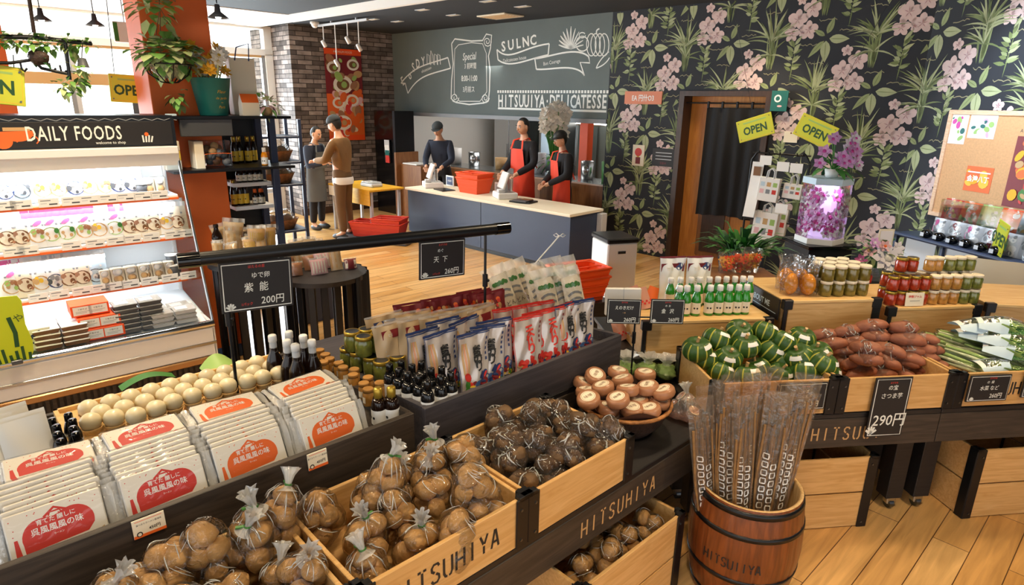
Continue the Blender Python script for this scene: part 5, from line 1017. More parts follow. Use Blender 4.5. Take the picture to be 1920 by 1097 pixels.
CP = [Kind(lambda k=k: chilled(k)) for k in range(8)]
def shelf_row(k, items, where, back=.05):
    z, y = SH[k]
    for i, (x, kd) in enumerate(items):
        v = V0 + y + .055; u = FF.on(x, (350, 420, 505)[k], v=v)[0]
        CP[kd].put(FF.w(u, v, z + .002), 'chilled food pack on the %s shelf of the case, %s from the left' % (where, ORD[i]), group='food on the %s shelf' % where, rot=(-.12, 0, FF.rz + rnd(-.1, .1)), scale=(1.3, 1.1, (1.5, 1.55, 1.6)[k]) if kd < 6 else (1.15, 1.1, 1.2))
        if kd < 6: CP[kd].put(FF.w(u + .01, v + .07, z + .002), 'second-row chilled pack on the %s shelf of the case, %s from the left' % (where, ORD[i]), group='food on the %s shelf' % where, rot=(-.1, 0, FF.rz + rnd(-.1, .1)), scale=(1.3, 1.1, 1.65))
shelf_row(0, ((6, 5), (38, 2), (78, 3), (108, 3), (140, 5), (168, 3), (196, 0), (222, 5), (248, 5), (266, 7), (290, 6)), 'top')
shelf_row(1, ((8, 1), (34, 1), (66, 0), (92, 4), (122, 4), (156, 0), (184, 3), (214, 4), (242, 1), (264, 1), (288, 1), (312, 3), (332, 1)), 'middle')
shelf_row(2, ((14, 0), (42, 1), (72, 3), (100, 5), (126, 1), (152, 1), (178, 2), (205, 6), (232, 6), (258, 6), (285, 6), (308, 6), (325, 7)), 'lowest')
CP[7].put(FF.w(FF.on(322, 470, v=V0 + .56)[0], V0 + .56, .817), 'dark round tub at the right end of the lowest shelf, lower one', 0, 'dark tubs'); CP[7].put(FF.w(FF.on(322, 470, v=V0 + .56)[0], V0 + .56, .884), 'dark round tub at the right end of the lowest shelf, upper one', 0, 'dark tubs')
dz = lambda v: .578 + (v - V0 - .05) * .085 / .73
def make_obox():
    r = thing('orange_box', '', 'box'); g = G(); g.box((-.058, 0, 0), (.058, .16, .068), 'basket', ch=.002); g.build('carton', r); q = G(); X = T(0, -.001, 0) @ XZ; q.rect(-.047, .009, .047, .060, 'white', X); q.text('十割そば', 0, .04, .012, 'ink', X, .0005); q.stroke([(-.035, .03), (.035, .03)], .002, 'grey', X, .0005); q.stroke([(-.035, .022), (.02, .022)], .002, 'grey', X, .0005); q.build('front_label', r); return r
OB = Kind(make_obox)
for i, (x, l, v) in enumerate(((172, 0, .10), (210, 0, .10), (168, 1, .105), (206, 1, .105), (158, 2, .14), (188, 2, .14))):
    u = FF.on(x, 600, v=V0 + v)[0]; OB.put(FF.w(u, V0 + v, dz(V0 + v + .16) + .0695 * l), 'orange carton with white front label in the deck stack, %s, %s layer' % (('left', 'right')[i % 2], ('bottom', 'middle', 'top')[l]), FF.rz, 'orange cartons')
def make_tray2(c, lid):
    def f():
        r = thing('food_tray', '', 'tray'); g = G(); g.add([(-.055, 0, .003), (.055, 0, .003), (.055, .11, .003), (-.055, .11, .003), (-.065, -.008, .026), (.065, -.008, .026), (.065, .118, .026), (-.065, .118, .026)], [(0, 3, 2, 1), (0, 1, 5, 4), (1, 2, 6, 5), (2, 3, 7, 6), (3, 0, 4, 7)], c); g.build('tray_body', r); q = G(); q.box((-.064, -.007, .024), (.064, .117, .031), lid, ch=.002); q.rect(-.05, .02, .02, .09, 'lgrey', T(0, 0, .0315)); q.build('lid', r); return r
    return f
TR = {'brown': Kind(make_tray2('brown', 'white')), 'black': Kind(make_tray2('dgrey', 'acrylic')), 'white': Kind(make_tray2('white', 'acrylic'))}
for c, (x, v, rows_, cols) in {'brown': (82, .09, 4, 2), 'black': (240, .11, 6, 2), 'white': (306, .10, 3, 3)}.items():
    for i in range(cols):
        for dp in range(2 if c != 'black' else 1):
            for l in range(rows_ - dp):
                u = FF.on(x, 600, v=V0 + v)[0] + i * .134; vv = V0 + v + dp * .14
                if u > 1.02: continue
                TR[c].put(FF.w(u, vv, dz(vv + .12) + l * .031), '%s food tray on the case deck, %s stack, %s from the bottom, %s row' % (c, ORD[i], ORD[l], ('front', 'back')[dp]), FF.rz + rnd(-.04, .04), '%s trays on the deck' % c)
g = G(); g.box((-.12, 0, 0), (.12, .22, .13), 'white', ch=.004); X = T(0, -.001, 0) @ XZ
for i in range(9): q_ = random.Random(i); g.stroke([(q_.uniform(-.1, .08), q_.uniform(.01, .12))] * 1 + [(q_.uniform(-.1, .1), q_.uniform(.01, .12))], .01, 'navy', X) if i < 3 else g.disc(q_.uniform(-.1, .1), q_.uniform(.01, .11), .008, 'navy', X, 0, 8)
u = FF.on(48, 640, v=V0 + .1)[0]; solo('spotted_box', g, 'white box with dark spots at the left of the case deck', 'box', FF.w(u, V0 + .09, dz(V0 + .31)), FF.rz)
# yellow-green standing sign on the rail at the picture's left edge
u = FF.on(-12, 580, v=V0 - .06)[0]; r = thing('welcome_sign', 'curved lime green board cut off by the left picture edge', 'sign', FF.w(u, V0 - .05, .615), FF.rz); g = G()
P_ = [(-.16, 0), (.10, .0), (.125, .04), (.13, .1), (.115, .2), (.12, .33), (.105, .36), (-.16, .38)]
g.add([(a, 0, b) for a, b in P_] + [(a, .008, b) for a, b in P_], [tuple(range(8)), tuple(range(15, 7, -1))] + [(i, i + 8, (i + 1) % 8 + 8, (i + 1) % 8) for i in range(8)], 'lime'); g.build('board', r)
q = G(); X = T(0, -.001, 0) @ XZ; q.stroke([(.05, .25), (.065, .16), (.06, .08)], .02, 'dgreen', X)
for i in range(7): q.stroke([(-.05 + i * .026, 0), (-.06 + i * .028, .04 + .02 * (i % 3))], .014, 'dgreen', X)
q.text('や', .09, .22, .05, 'dgreen', X); q.build('lettering', r); g = G(); g.box((.02, -.02, -.012), (.07, .03, .012), 'steel_dark', ch=.003); g.build('clip', r)

# ================================================================ shelves by the column, round table, racks
mat('rack_blue', '#33405c', .4)
r = thing('shelf_unit', 'black shelves fixed around the orange column, holding a plant bucket and bottles', 'shelf', FF.w(1.075, 4.72), FF.rz)
for z in (1.875, 1.515): g = G(); g.box((0, 0, z - .02), (.84, .25, z), 'black_metal', ch=.002); g.box((.46, .25, z - .02), (.84, .62, z), 'black_metal', ch=.002); g.build('shelf_board', r)
for z in (1.37, 1.19, .98): g = G(); g.box((.465, .3, z - .03), (.76, .6, z), 'white' if z < 1.4 else 'black_metal', ch=.003); g.build('shelf_board', r, 'white shelf board')
g = G(); g.box((.46, .6, .3), (.8, .62, 2.0), 'black_metal'); g.build('back_panel', r)
for x, y in ((.765, .56), (.765, .26)): g = G(); g.box((x, y, 0), (x + .05, y + .05, 1.875), 'rack_blue', ch=.003); g.build('post', r)
g = G(); g.box((.0, -.02, 1.875), (.06, .03, 1.89), 'lblue', ch=.003); g.build('light_clip', r); g = G(); g.box((.08, .02, 1.74), (.42, .05, 1.855), 'dgrey', ch=.004); g.build('shelf_apron', r)
def on_shelf(x, y, v): return FF.on(x, y, v=v)
# bucket with flowers
u, v, z = FF.on(401, 213, v=4.83); pk = thing('flower_bucket', 'teal bucket of yellow and white flowers on the top black shelf', 'flower pot', FF.w(u, 4.825, 1.876), FF.rz)
g = G(); g.lathe([(0, 0), (.088, 0), (.092, .004), (.128, .245), (.132, .25), (.124, .25), (.12, .2), (0, .2)], 'teal', 28); g.build('bucket', pk)
q = G(); w_ = lambda x, y, z: ((.092 + .145 * y + .0015) * math.sin(x / .11 + .3), -(.092 + .145 * y + .0015) * math.cos(x / .11 + .3), y)
for t, yy, s in (('Fleur', .15, .03), ('de jardin', .11, .024), ('~', .08, .03), ('Paris', .05, .026)): q.text(t, 0, yy, s, 'gold', w_, 0, 1, .2)
q.build('gold_lettering', pk)
def flower(g, c, n, r, m, mc, up=(0, 0, 1), cup=.3, R=random):
    M_ = Vector(up).to_track_quat('Z', 'Y').to_matrix().to_4x4(); M_.translation = Vector(c)
    w_ = 2.9 / n
    for k in range(n):
        a = 6.283 * k / n; g.add([(0, 0, 0), (r * .68 * math.cos(a - w_), r * .68 * math.sin(a - w_), r * cup * .5), (r * math.cos(a), r * math.sin(a), r * cup), (r * .68 * math.cos(a + w_), r * .68 * math.sin(a + w_), r * cup * .5)], [(0, 1, 2, 3)], m, M_, True)
    if mc: g.blob((0, 0, r * .12), (r * .28, r * .28, r * .2), mc, M_, 8)
def leafq(g, c, d, L, w, m, droop=.3):
    d = Vector(d).normalized(); s = d.cross(Vector((0, 0, 1))); s = s.normalized() if s.length > .01 else Vector((1, 0, 0)); c = Vector(c); dn = Vector((0, 0, -1))
    p = [c, c + d * L * .4 + s * w * .5, c + d * L * .4 - s * w * .5, c + d * L * .75 + s * w * .36 + dn * L * droop * .4, c + d * L * .75 - s * w * .36 + dn * L * droop * .4, c + d * L + dn * L * droop]
    g.add(p, [(0, 2, 1), (1, 2, 4, 3), (3, 4, 5)], m, None, True)
def foliage(g, c, rad, n, L, w, ms, R, up=.2, droop=.4):
    for i in range(n):
        d = Vector((R.gauss(0, 1), R.gauss(0, 1), R.gauss(0, .8) + up)).normalized(); k = R.uniform(.35, 1); p = Vector(c) + Vector((d.x * rad[0], d.y * rad[1], d.z * rad[2])) * k; leafq(g, p, d + Vector((R.uniform(-.5, .5), R.uniform(-.5, .5), 0)), L * R.uniform(.7, 1.2), w * R.uniform(.7, 1.2), ms[i % len(ms)], droop)
R = random.Random(9); mat('petal_yellow', '#f3b32a', .6); mat('petal_white', '#f6efe2', .6); mat('ivy', '#6f9f4c', .55, var=.3, vs=6); mat('ivy_light', '#bccb8c', .55, var=.2, vs=6); mat('fern', '#4a8c3d', .5, var=.3, vs=6)
st, yl, wh = G(), [], []
for i in range(20):
    a = R.uniform(3.0, 6.6); q = R.uniform(.03, .19); top = Vector((q * math.cos(a), q * math.sin(a), R.uniform(.28, .46))); st.tube([(top.x * .4, top.y * .4, .18), (top.x * .8, top.y * .8, .28), top], .004, 'ivy_light', 6)
    g = G(); flower(g, top, 8, .058, 'petal_yellow' if i % 2 else 'petal_white', 'gold', (math.cos(a) * .6, math.sin(a) * .6 - .5, .7)); flower(g, top + Vector((0, -.006, .006)), 7, .038, 'petal_yellow' if i % 2 else 'petal_white', None, (math.cos(a) * .6, math.sin(a) * .6 - .5, .7), .6); g.build('flower_head', pk)
foliage(st, (0, 0, .27), (.1, .1, .07), 40, .06, .022, ('ivy', 'ivy_light'), R); st.build('stems', pk)
# hanging ivy basket at the column
u, v, z = FF.on(312, 115, v=4.78); hb = thing('hanging_basket', 'wire basket of green ivy hanging in front of the orange column', 'hanging plant', FF.w(u, 4.76, z), FF.rz)
g = G(); [g.tube([(.145 * math.cos(a), .145 * math.sin(a), -.02), (.12 * math.cos(a), .12 * math.sin(a), -.08), (.05 * math.cos(a), .05 * math.sin(a), -.13), (0, 0, -.135)], .004, 'black_metal', 6) for a in [i * .785 for i in range(8)]]; g.lathe([(0, -.11), (.06, -.10), (.10, -.06), (.12, -.02)], 'acrylic', 16); g.tube([(.15 * math.cos(a), .15 * math.sin(a), -.02) for a in [i * .3142 for i in range(21)]], .005, 'black_metal', 6); g.build('wire_bowl', hb)
g = G()
for a in (0, 2.1, 4.2): g.tube([(.14 * math.cos(a), .14 * math.sin(a), -.02), (0, 0, .32), (0, 0, 3.17 - z)], .003, 'brown', 5)
g.build('hanger', hb); g = G(); R = random.Random(12); foliage(g, (0, 0, .05), (.19, .16, .11), 230, .075, .075, ('ivy', 'ivy_light', 'ivy', 'leaf3'), R); foliage(g, (-.03, 0, .33), (.13, .1, .16), 70, .07, .065, ('ivy', 'ivy_light'), R); foliage(g, (-.08, 0, .52), (.14, .1, .14), 60, .07, .065, ('ivy', 'ivy_light', 'leaf3'), R); foliage(g, (.02, -.05, -.2), (.05, .05, .1), 22, .05, .04, ('ivy', 'leaf2'), R, -.5); g.build('ivy_leaves', hb)
# gift things beside the bucket
u = FF.on(462, 200, v=4.95)[0]; r = thing('paper_bag', 'tall white paper bag with dark handles behind the flower bucket', 'bag', FF.w(u, 5.0, 1.876), FF.rz); g = G(); g.box((-.09, -.05, 0), (.09, .05, .40), 'cream', ch=.004); g.build('bag_body', r); g = G(); g.tube([(-.05, -.05, .38), (-.03, -.05, .47), (.06, -.05, .50), (.05, -.05, .38)], .005, 'navy', 6); g.build('handle', r)
r = thing('gift_box', 'small orange gable box beside the teal bucket', 'box', FF.w(FF.on(468, 210, v=4.8)[0], 4.80, 1.876), FF.rz); g = G(); g.add([(-.06, -.04, 0), (.06, -.04, 0), (.06, .04, 0), (-.06, .04, 0), (-.06, -.04, .09), (.06, -.04, .09), (.06, .04, .09), (-.06, .04, .09), (-.06, 0, .15), (.06, 0, .15)], [(0, 1, 5, 4), (1, 2, 6, 9, 5), (2, 3, 7, 6), (3, 0, 4, 8, 7), (4, 5, 9, 8), (6, 7, 8, 9)], ['cream', 'cream', 'cream', 'cream', 'orange', 'orange']); g.build('carton', r)
r = thing('small_plant', 'small leafy plant at the right end of the top black shelf', 'plant', FF.w(FF.on(498, 212, v=4.85)[0], 4.82, 1.876), FF.rz); g = G(); g.lathe([(0, 0), (.035, 0), (.045, .06), (0, .055)], 'tan', 16); g.build('pot', r); g = G(); foliage(g, (0, 0, .08), (.08, .07, .06), 60, .06, .03, ('ivy', 'ivy_light', 'pink'), random.Random(4)); g.build('leaves', r)
r = thing('gift_pack', 'clear gift case tied with orange ribbon on the lower black shelf', 'gift pack', FF.w(FF.on(400, 300, v=4.80)[0], 4.78, 1.516), FF.rz); g = G(); g.box((-.12, 0, 0), (-.06, .14, .19), 'cream', ch=.003)
for i in range(14): q = random.Random(i); g.blob((-.04 + .15 * q.random(), .03 + .05 * q.random(), .03 + .13 * q.random()), (.03, .02, .03), ('dgrey', 'brown', 'grey', 'tan')[i % 4], n=8)
g.build('contents', r); g = G(); g.box((-.06, -.002, 0), (.12, .12, .19), 'film_flat', ch=.004); g.build('clear_case', r); g = G(); g.tube([(-.06, -.006, .10), (.03, -.008, .105), (.12, -.006, .10)], .008, 'orange', 6, None, True, .3); g.build('ribbon', r)
r = thing('small_box', 'yellow and white box between the case and the orange column', 'box', FF.w(1.10, 4.80, 1.516), FF.rz)
for k, m in enumerate(('cream', 'yellow', 'cream')): g = G(); g.box((-.05, 0, .065 * k), (.05, .07, .065 * k + .063), m, ch=.002); g.build('carton', r)
SBt = Kind(lambda: make_bottle(.13, .024, 'honey', 'white', 'white', .6, .5, .25)); DBt = Kind(lambda: make_bottle(.12, .022, 'bottle_dark', 'orange', 'cream', .6, .5, .25)); OIL = Kind(lambda: make_bottle(.2, .025, 'bottle_dark', 'gold_lid', 'yellow', .6, .5, .2))
SBt.put(FF.w(FF.on(494, 305, v=4.85)[0], 4.82, 1.516), 'amber bottle with white label at the right end of the lower black shelf', 0)
for i, x in enumerate((440, 452, 465, 478)): OIL.put(FF.w(FF.on(x, 300, v=5.1)[0], 5.08 + .03 * (i % 2), 1.516), 'tall dark bottle with yellow label on the lower black shelf, %s from the left' % ORD[i], 0, 'tall bottles on the lower black shelf')
for k, (z, xs) in enumerate(((1.371, (447, 457, 468, 478, 489, 500, 508)), (1.191, (474, 484, 494, 503)))):
    for i, x in enumerate(xs): DBt.put(FF.w(min(FF.on(x, 340, v=5.1)[0], 1.77), 5.08, z), 'small sauce bottle on the %s white shelf by the column, %s from the left' % (('upper', 'lower')[k], ORD[i]), 0, 'sauce bottles on the white shelves')
for i, x in enumerate((452, 462, 440)): OIL.put(FF.w(FF.on(x, 380, v=5.08)[0], 5.08, 1.191), 'tall clear-necked bottle left of the small sauce bottles, %s from the left' % ORD[(1, 2, 0)[i]], 0, 'tall bottles on the lower white shelf')
# round slatted tables with packets
tc = (-1.50, 4.77); tc2 = (-1.97, 4.43)
def round_table(lab, c, r_, h, n, cloth):
    rt = thing('round_table', lab, 'table', (c[0], c[1], 0))
    g = G(); g.cyl(r_, h - .035, h, 'black_wood', 48); g.build('table_top', rt)
    for i in range(n): a = 6.283 * i / n; g = G(); g.box((-.026, -.012, 0), (.026, .012, h - .035), 'black_metal', T((r_ - .04) * math.cos(a), (r_ - .04) * math.sin(a)) @ rotz(a + math.pi / 2), ch=.003); g.build('slat', rt)
    if cloth: g = G(); g.surf(lambda a, b: ((r_ + .005 + .012 * math.sin(30 * a)) * math.cos(-.5 + a * 1.5), (r_ + .005 + .012 * math.sin(30 * a)) * math.sin(-.5 + a * 1.5), h + .002 - .6 * b), 30, 6, 'fabric_black'); g.build('table_cloth', rt, 'black cloth over one side')
round_table('lower black round table with slatted sides and black cloth, right of the column', tc, .34, .69, 20, True)
round_table('taller slatted black round table in front of the orange column', tc2, .24, .87, 14, False)
def make_packet(m, w=.11, h=.19, d=.03, stripes=0, sm='cream', nm='snack_packet'):
    r = thing(nm, '', 'packet'); f = lambda a, b: ((a - .5) * w * (1 - .06 * math.sin(math.pi * b)), -d * .5 * math.sin(math.pi * a) ** .6 * math.sin(math.pi * (.04 + .92 * b)) ** .6, h * b); g = G(); g.surf(f, 10, 10, m); g.surf(lambda a, b: (lambda q: (-q[0], -q[1], q[2]))(f(a, b)), 6, 6, m)
    dec = lambda x, y, z: (lambda q: (q[0], q[1] - .002, q[2]))(f(x / w + .5, y / h))
    for i in range(stripes): x = (-.36 + .72 * i / max(1, stripes - 1)) * w; g.stroke([(x, .1 * h), (x, .5 * h), (x, .88 * h)], w * .4 / stripes, sm, dec)
    g.build('packet_body', r); q = G(); q.surf(lambda a, b: ((a - .5) * w * 1.08, .006 * math.sin(16 * a), h * (.97 + .14 * b)), 14, 2, 'film_tie'); q.surf(lambda a, b: ((a - .5) * w * 1.04, -d * .56 * math.sin(math.pi * a) ** .5 - .002, h * b), 10, 6, 'film_flat'); q.build('plastic_bag', r); return r
PKT = {'beige': Kind(lambda: make_packet('beige_pack', .1, .19, .04, 3, 'tan')), 'pasta': Kind(lambda: make_packet('tan', .11, .21, .04, 7, 'gold')), 'candle': Kind(lambda: make_packet('pink', .13, .12, .04, 5, 'petal_white')), 'brown': Kind(lambda: make_packet('round_brown', .10, .10, .05)), 'red': Kind(lambda: make_packet('maroon', .11, .09, .05, 2, 'cream'))}
for i, (k, x, y, t, h, rx, rz_) in enumerate((('beige', 437, 458, 2, 1.2, -.2, .7), ('beige', 452, 452, 2, 1.4, -.1, .5), ('beige', 466, 458, 2, 1.15, -.35, .7), ('beige', 482, 462, 2, 1.1, -.5, .7), ('beige', 498, 464, 2, .95, -.6, .7), ('pasta', 518, 462, 2, 1.1, -.12, .6), ('pasta', 532, 460, 2, 1.05, -.12, .7), ('beige', 566, 500, 1, 1.1, -.3, .5), ('beige', 583, 495, 1, 1.1, -.35, .6), ('beige', 598, 490, 1, 1.0, -.4, .7), ('brown', 556, 517, 1, 1, -.25, .5), ('candle', 600, 514, 1, 1, -.1, .5), ('red', 632, 499, 1, 1, -.3, .7), ('red', 622, 487, 1, 1, -.3, .7), ('brown', 545, 505, 1, 1, -.3, .5))):
    z0, c, rr_m = (.692, tc, .29) if t == 1 else (.872, tc2, .2); q = F0.on(x, y, z=z0); p = Vector((q[0], q[1], 0)); p = Vector((tc2[0] - .13 + .05 * i, tc2[1] + .06 - .05 * (i % 3), 0)) if t == 2 else p; d = p - Vector((c[0], c[1], 0))
    if d.length > rr_m: p = Vector((c[0], c[1], 0)) + d.normalized() * rr_m
    PKT[k].put(p + Vector((0, 0, z0)), '%s packet standing on the %s round table, %s from the left' % (k if k != 'candle' else 'pink and white', ('lower', 'taller')[t - 1], ORD[i]), group='packets on the round tables', rot=(rx, rnd(-.15, .15), rz_), scale=h)
for i in range(6): PKT[('beige', 'pasta', 'beige')[i % 3]].put((tc2[0] - .12 + .06 * i, tc2[1] - .12 + .05 * (i % 2), .872), '%s packet in the front of the taller round table, %s from the left' % (('beige', 'pasta', 'beige')[i % 3], ORD[i]), group='packets on the round tables', rot=(-.45, rnd(-.3, .3), rnd(.3, .9)), scale=rnd(.7, .95))
for i in range(5): PKT[('beige', 'brown', 'candle', 'beige', 'red')[i]].put((tc[0] - .2 + .1 * i, tc[1] + .1 - .04 * (i % 2), .692), '%s packet at the back of the lower round table, %s from the left' % (('beige', 'brown', 'pink and white', 'beige', 'red')[i], ORD[i]), group='packets on the round tables', rot=(-.3, rnd(-.3, .3), rnd(.3, .9)), scale=rnd(.9, 1.2))
p = Vector((tc2[0] - .16, tc2[1] + .0, 0)); g = G(); g.box((-.07, -.05, .872), (.07, .05, .915), 'white', ch=.003); g.box((-.06, -.045, .915), (.06, .045, .925), 'orange'); solo('white_carton', g, 'white carton with orange top at the left end of the taller round table', 'box', p, .3)
BRB = Kind(lambda: make_bottle(.2, .036, 'bottle_dark', 'bottle_dark', 'white', .5, .4, .12)); BRB.put((p.x - .01, p.y, .926), 'brown sauce bottle with big white label standing by the orange column', .4)
# bread rack
u, v, z = FF.on(548, 400, v=5.9); rk = thing('bread_rack', 'blue-grey open rack holding bread baskets right of the column', 'rack', FF.w(1.98, 5.75), FF.rz)
RZ = [FF.on(540, y, v=5.78)[2] for y in (432, 345, 303, 255)]
for z in RZ: g = G(); g.box((0, 0, z - .02), (.44, .35, z), 'rack_blue', ch=.003); g.build('shelf_board', rk)
for x in (0, .41): 
    for y in (0, .32): g = G(); g.box((x, y, 0), (x + .03, y + .03, RZ[3] + .15), 'rack_blue', ch=.002); g.build('post', rk)
def make_bread():
    r = thing('bread_basket', '', 'basket'); g = G(); g.lathe([(0, 0), (.12, 0), (.16, .09), (.165, .095), (.155, .09), (.115, .01), (0, .01)], 'rattan', 28, Matrix.Diagonal((1.1, .75, 1, 1))); g.build('basket_body', r)
    for i in range(3): q = G(); q.blob((-.07 + .07 * i, 0, .09), (.05, .08, .05), 'tan', n=12); q.build('bread', r)
    q = G(); q.blob((0, 0, .1), (.15, .1, .085), 'film', n=20, amp=.25, seed=5, fr=2); q.build('plastic_bag', r); return r
BRD = Kind(make_bread)
for i, (x, k) in enumerate(((540, 3), (545, 2), (546, 1))):
    z = RZ[(3, 2, 1)[i] - 1] if 0 else (RZ[2], RZ[1], RZ[0])[i]; BRD.put(FF.w(2.2, 5.90, z + .001), 'rattan basket of bagged bread on the blue-grey rack, %s shelf from the top' % ORD[i + 1], FF.rz, 'bread baskets')
r = thing('cardboard_box', 'open cardboard box of white packs at the foot of the blue-grey rack', 'box', FF.w(2.1, 5.35, 0), FF.rz); g = G(); g.box((0, 0, 0), (.42, .3, RZ[0] - .28), 'rack_blue', ch=.004); g.build('stand', r)
zt = RZ[0] - .28
g = G(); g.box((0, 0, zt), (.42, .012, zt + .13), 'tan'); g.box((0, .29, zt), (.42, .3, zt + .13), 'tan'); g.box((0, 0, zt), (.012, .3, zt + .13), 'tan'); g.box((.408, 0, zt), (.42, .3, zt + .13), 'tan'); g.build('box_wall', r)
for i in range(8): g = G(); q = random.Random(i); g.blob((.06 + .1 * (i % 4), .09 + .13 * (i // 4), zt + .09), (.055, .06, .06), 'lgrey' if i % 2 else 'white', n=12, amp=.2, seed=i); g.build('white_pack', r)
# ivy frame and signs over the case
P3 = lambda x, y, v: FF.w(*FF.on(x, y, v=v))
iv = thing('ivy_frame', 'black hanging bars wound with ivy above the refrigerated case', 'hanging decoration', (0, 0, 0))
g = G(); g.tube([P3(-60, 68, 4.6), P3(60, 70, 4.6), P3(172, 82, 4.6)], .012, 'black_metal', 8); g.tube([P3(122, 76, 4.6), P3(131, 150, 4.6)], .01, 'black_metal', 8); g.tube([P3(-60, 118, 4.6), P3(20, 118, 4.6), P3(62, 112, 4.6), P3(78, 128, 4.6), P3(105, 134, 4.6), P3(125, 138, 4.6)], .009, 'black_metal', 8)
for x0, y0 in ((38, 118), (92, 118), (112, 122)): g.tube([P3(x0, y0, 4.6), P3(x0 + 3, y0 + 12, 4.6), P3(x0 + 8, y0 + 16, 4.6), P3(x0 + 13, y0 + 10, 4.6)], .006, 'black_metal', 6)
a_, b_ = P3(52, -20, 4.6), P3(64, 62, 4.6); g.tube([a_, b_], .01, 'rattan_dark', 8); t3 = P3(-40, 66, 4.6); g.tube([t3, t3 + Vector((0, 0, 3.17 - t3.z))], .008, 'black_metal', 6); a3 = Vector((a_.x, a_.y, 3.17)); g.tube([a_, a3], .01, 'rattan_dark', 8); g.build('bar', iv)
g = G(); R = random.Random(21)
for i in range(46): foliage(g, P3(-50 + i * 4.8, 70 + i * .3 + R.uniform(-4, 6), 4.6), (.04, .04, .035), 5, .045, .03, ('ivy', 'ivy', 'leaf2'), R, 0)
for x, y in ((145, 125), (150, 140), (138, 150), (122, 160), (130, 172)): foliage(g, P3(x, y, 4.6), (.06, .05, .05), 14, .05, .035, ('ivy', 'ivy_light'), R, 0)
foliage(g, P3(70, 108, 4.6), (.05, .04, .04), 12, .04, .03, ('dgreen',), R); g.build('ivy_leaves', iv)
g = G(); g.blob(P3(72, 108, 4.58), (.05, .04, .04), 'rattan_dark', n=12, amp=.3, seed=3); g.build('bird_ornament', iv); g = G(); c3 = P3(155, 118, 4.58); g.lathe([(.0, .03), (.02, .025), (.03, -.02), (.034, -.025), (0, -.025)], 'dgrey', 14, Matrix.Translation(c3)); g.tube([c3 + Vector((0, 0, .03)), P3(155, 84, 4.6)], .003, 'black_metal', 5); g.build('bell', iv)
def plate(name, label, cen, w, h, rz, ry, text, sub=True, mounts=True, cat='sign', rx=0, hang=None):
    r = thing(name, label, cat, cen, rot=(rx, ry, rz)); g = G(); g.box((-w / 2, -.004, -h / 2), (w / 2, .004, h / 2), 'lime_sign', ch=.003); g.build('plate', r); X = T(0, -.0048, 0) @ XZ; q = G(); q.text(text, 0, -h * .22, h * .5, 'dgreen', X, 0, .88, bold=.03)
    q.stroke([(-w * .3, h * .32), (w * .34, h * .32)], h * .06, 'lgreen', X, 0); q.stroke(ring([(-w * .46, -h * .44), (w * .46, -h * .44), (w * .46, h * .44), (-w * .46, h * .44)]), h * .02, 'yellow', X, 0); q.build('lettering', r)
    for x, y in ((-w * .43, h * .38), (w * .43, h * .38), (-w * .43, -h * .38), (w * .43, -h * .38)): g = G(); g.cyl(.005, .004, .008, 'steel_dark', 8, T(x, 0, y) @ Matrix.Rotation(math.pi / 2, 4, 'X')); g.build('bolt', r)
    if hang: g = G(); g.tube([Vector(hang[0]), Vector(hang[1])], .002, 'black_metal', 4); g.build('cord', r)
    return r
mat('lime_sign', '#cdd136', .4)
c3 = P3(-24, 156, 4.62); r = plate('open_sign', 'lime OPEN sign cut off by the left edge, under the ivy bars', c3, .33, .21, FF.rz, .12, 'OPEN'); 
for x in (-.12, .12): g = G(); g.tube([(x, 0, .1), (x, 0, .17)], .003, 'black_metal', 5); g.build('hook', r)
c3 = P3(246, 167, 5.6); r = plate('open_sign', 'lime sign hanging behind the column, partly hidden by it', c3, .28, .2, FF.rz, .05, 'OPEN'); g = G(); g.tube([(-.1, 0, .1), (-.1, 0, 3.15 - c3.z)], .003, 'black_metal', 5); g.tube([(.1, 0, .1), (.1, 0, 3.15 - c3.z)], .003, 'black_metal', 5); g.build('cord', r)
c3 = P3(225, 60, 8.0); r = thing('exit_sign', 'small green and white exit sign hanging before the window', 'sign', c3, FF.rz); g = G(); g.box((-.06, -.02, -.1), (.2, .02, .1), 'white', ch=.004); g.rect(-.06, -.09, -.02, .09, 'green', T(0, -.021, 0) @ XZ); g.build('panel', r); g = G(); g.tube([(.05, 0, .1), (.05, 0, 3.17 - c3.z)], .006, 'steel', 6); g.build('rod', r)
def make_pend():
    r = thing('pendant_lamp', '', 'lamp'); g = G(); g.lathe([(.0, .05), (.015, .045), (.02, .0), (.07, -.04), (.066, -.04), (.015, -.005)], 'dgrey', 18); g.build('lamp_shade', r); g = G(); g.blob((0, 0, -.03), .02, 'lamp_on', n=10); g.build('bulb', r); g = G(); g.tube([(0, 0, .05), (0, 0, .62)], .004, 'black_metal', 6); g.build('cord', r); return r
PN = Kind(make_pend)
for i, (x, y, v) in enumerate(((76, 28, 7.0), (177, 38, 7.0), (408, 22, 7.4))):
    q = FF.on(x, y, v=v); p = FF.w(*q); p.z = 2.55; t = FF.on(x, y, z=2.55); PN.put(FF.w(*t), 'small dark pendant lamp before the bright window, %s from the left' % ORD[i], 0, 'pendant lamps')
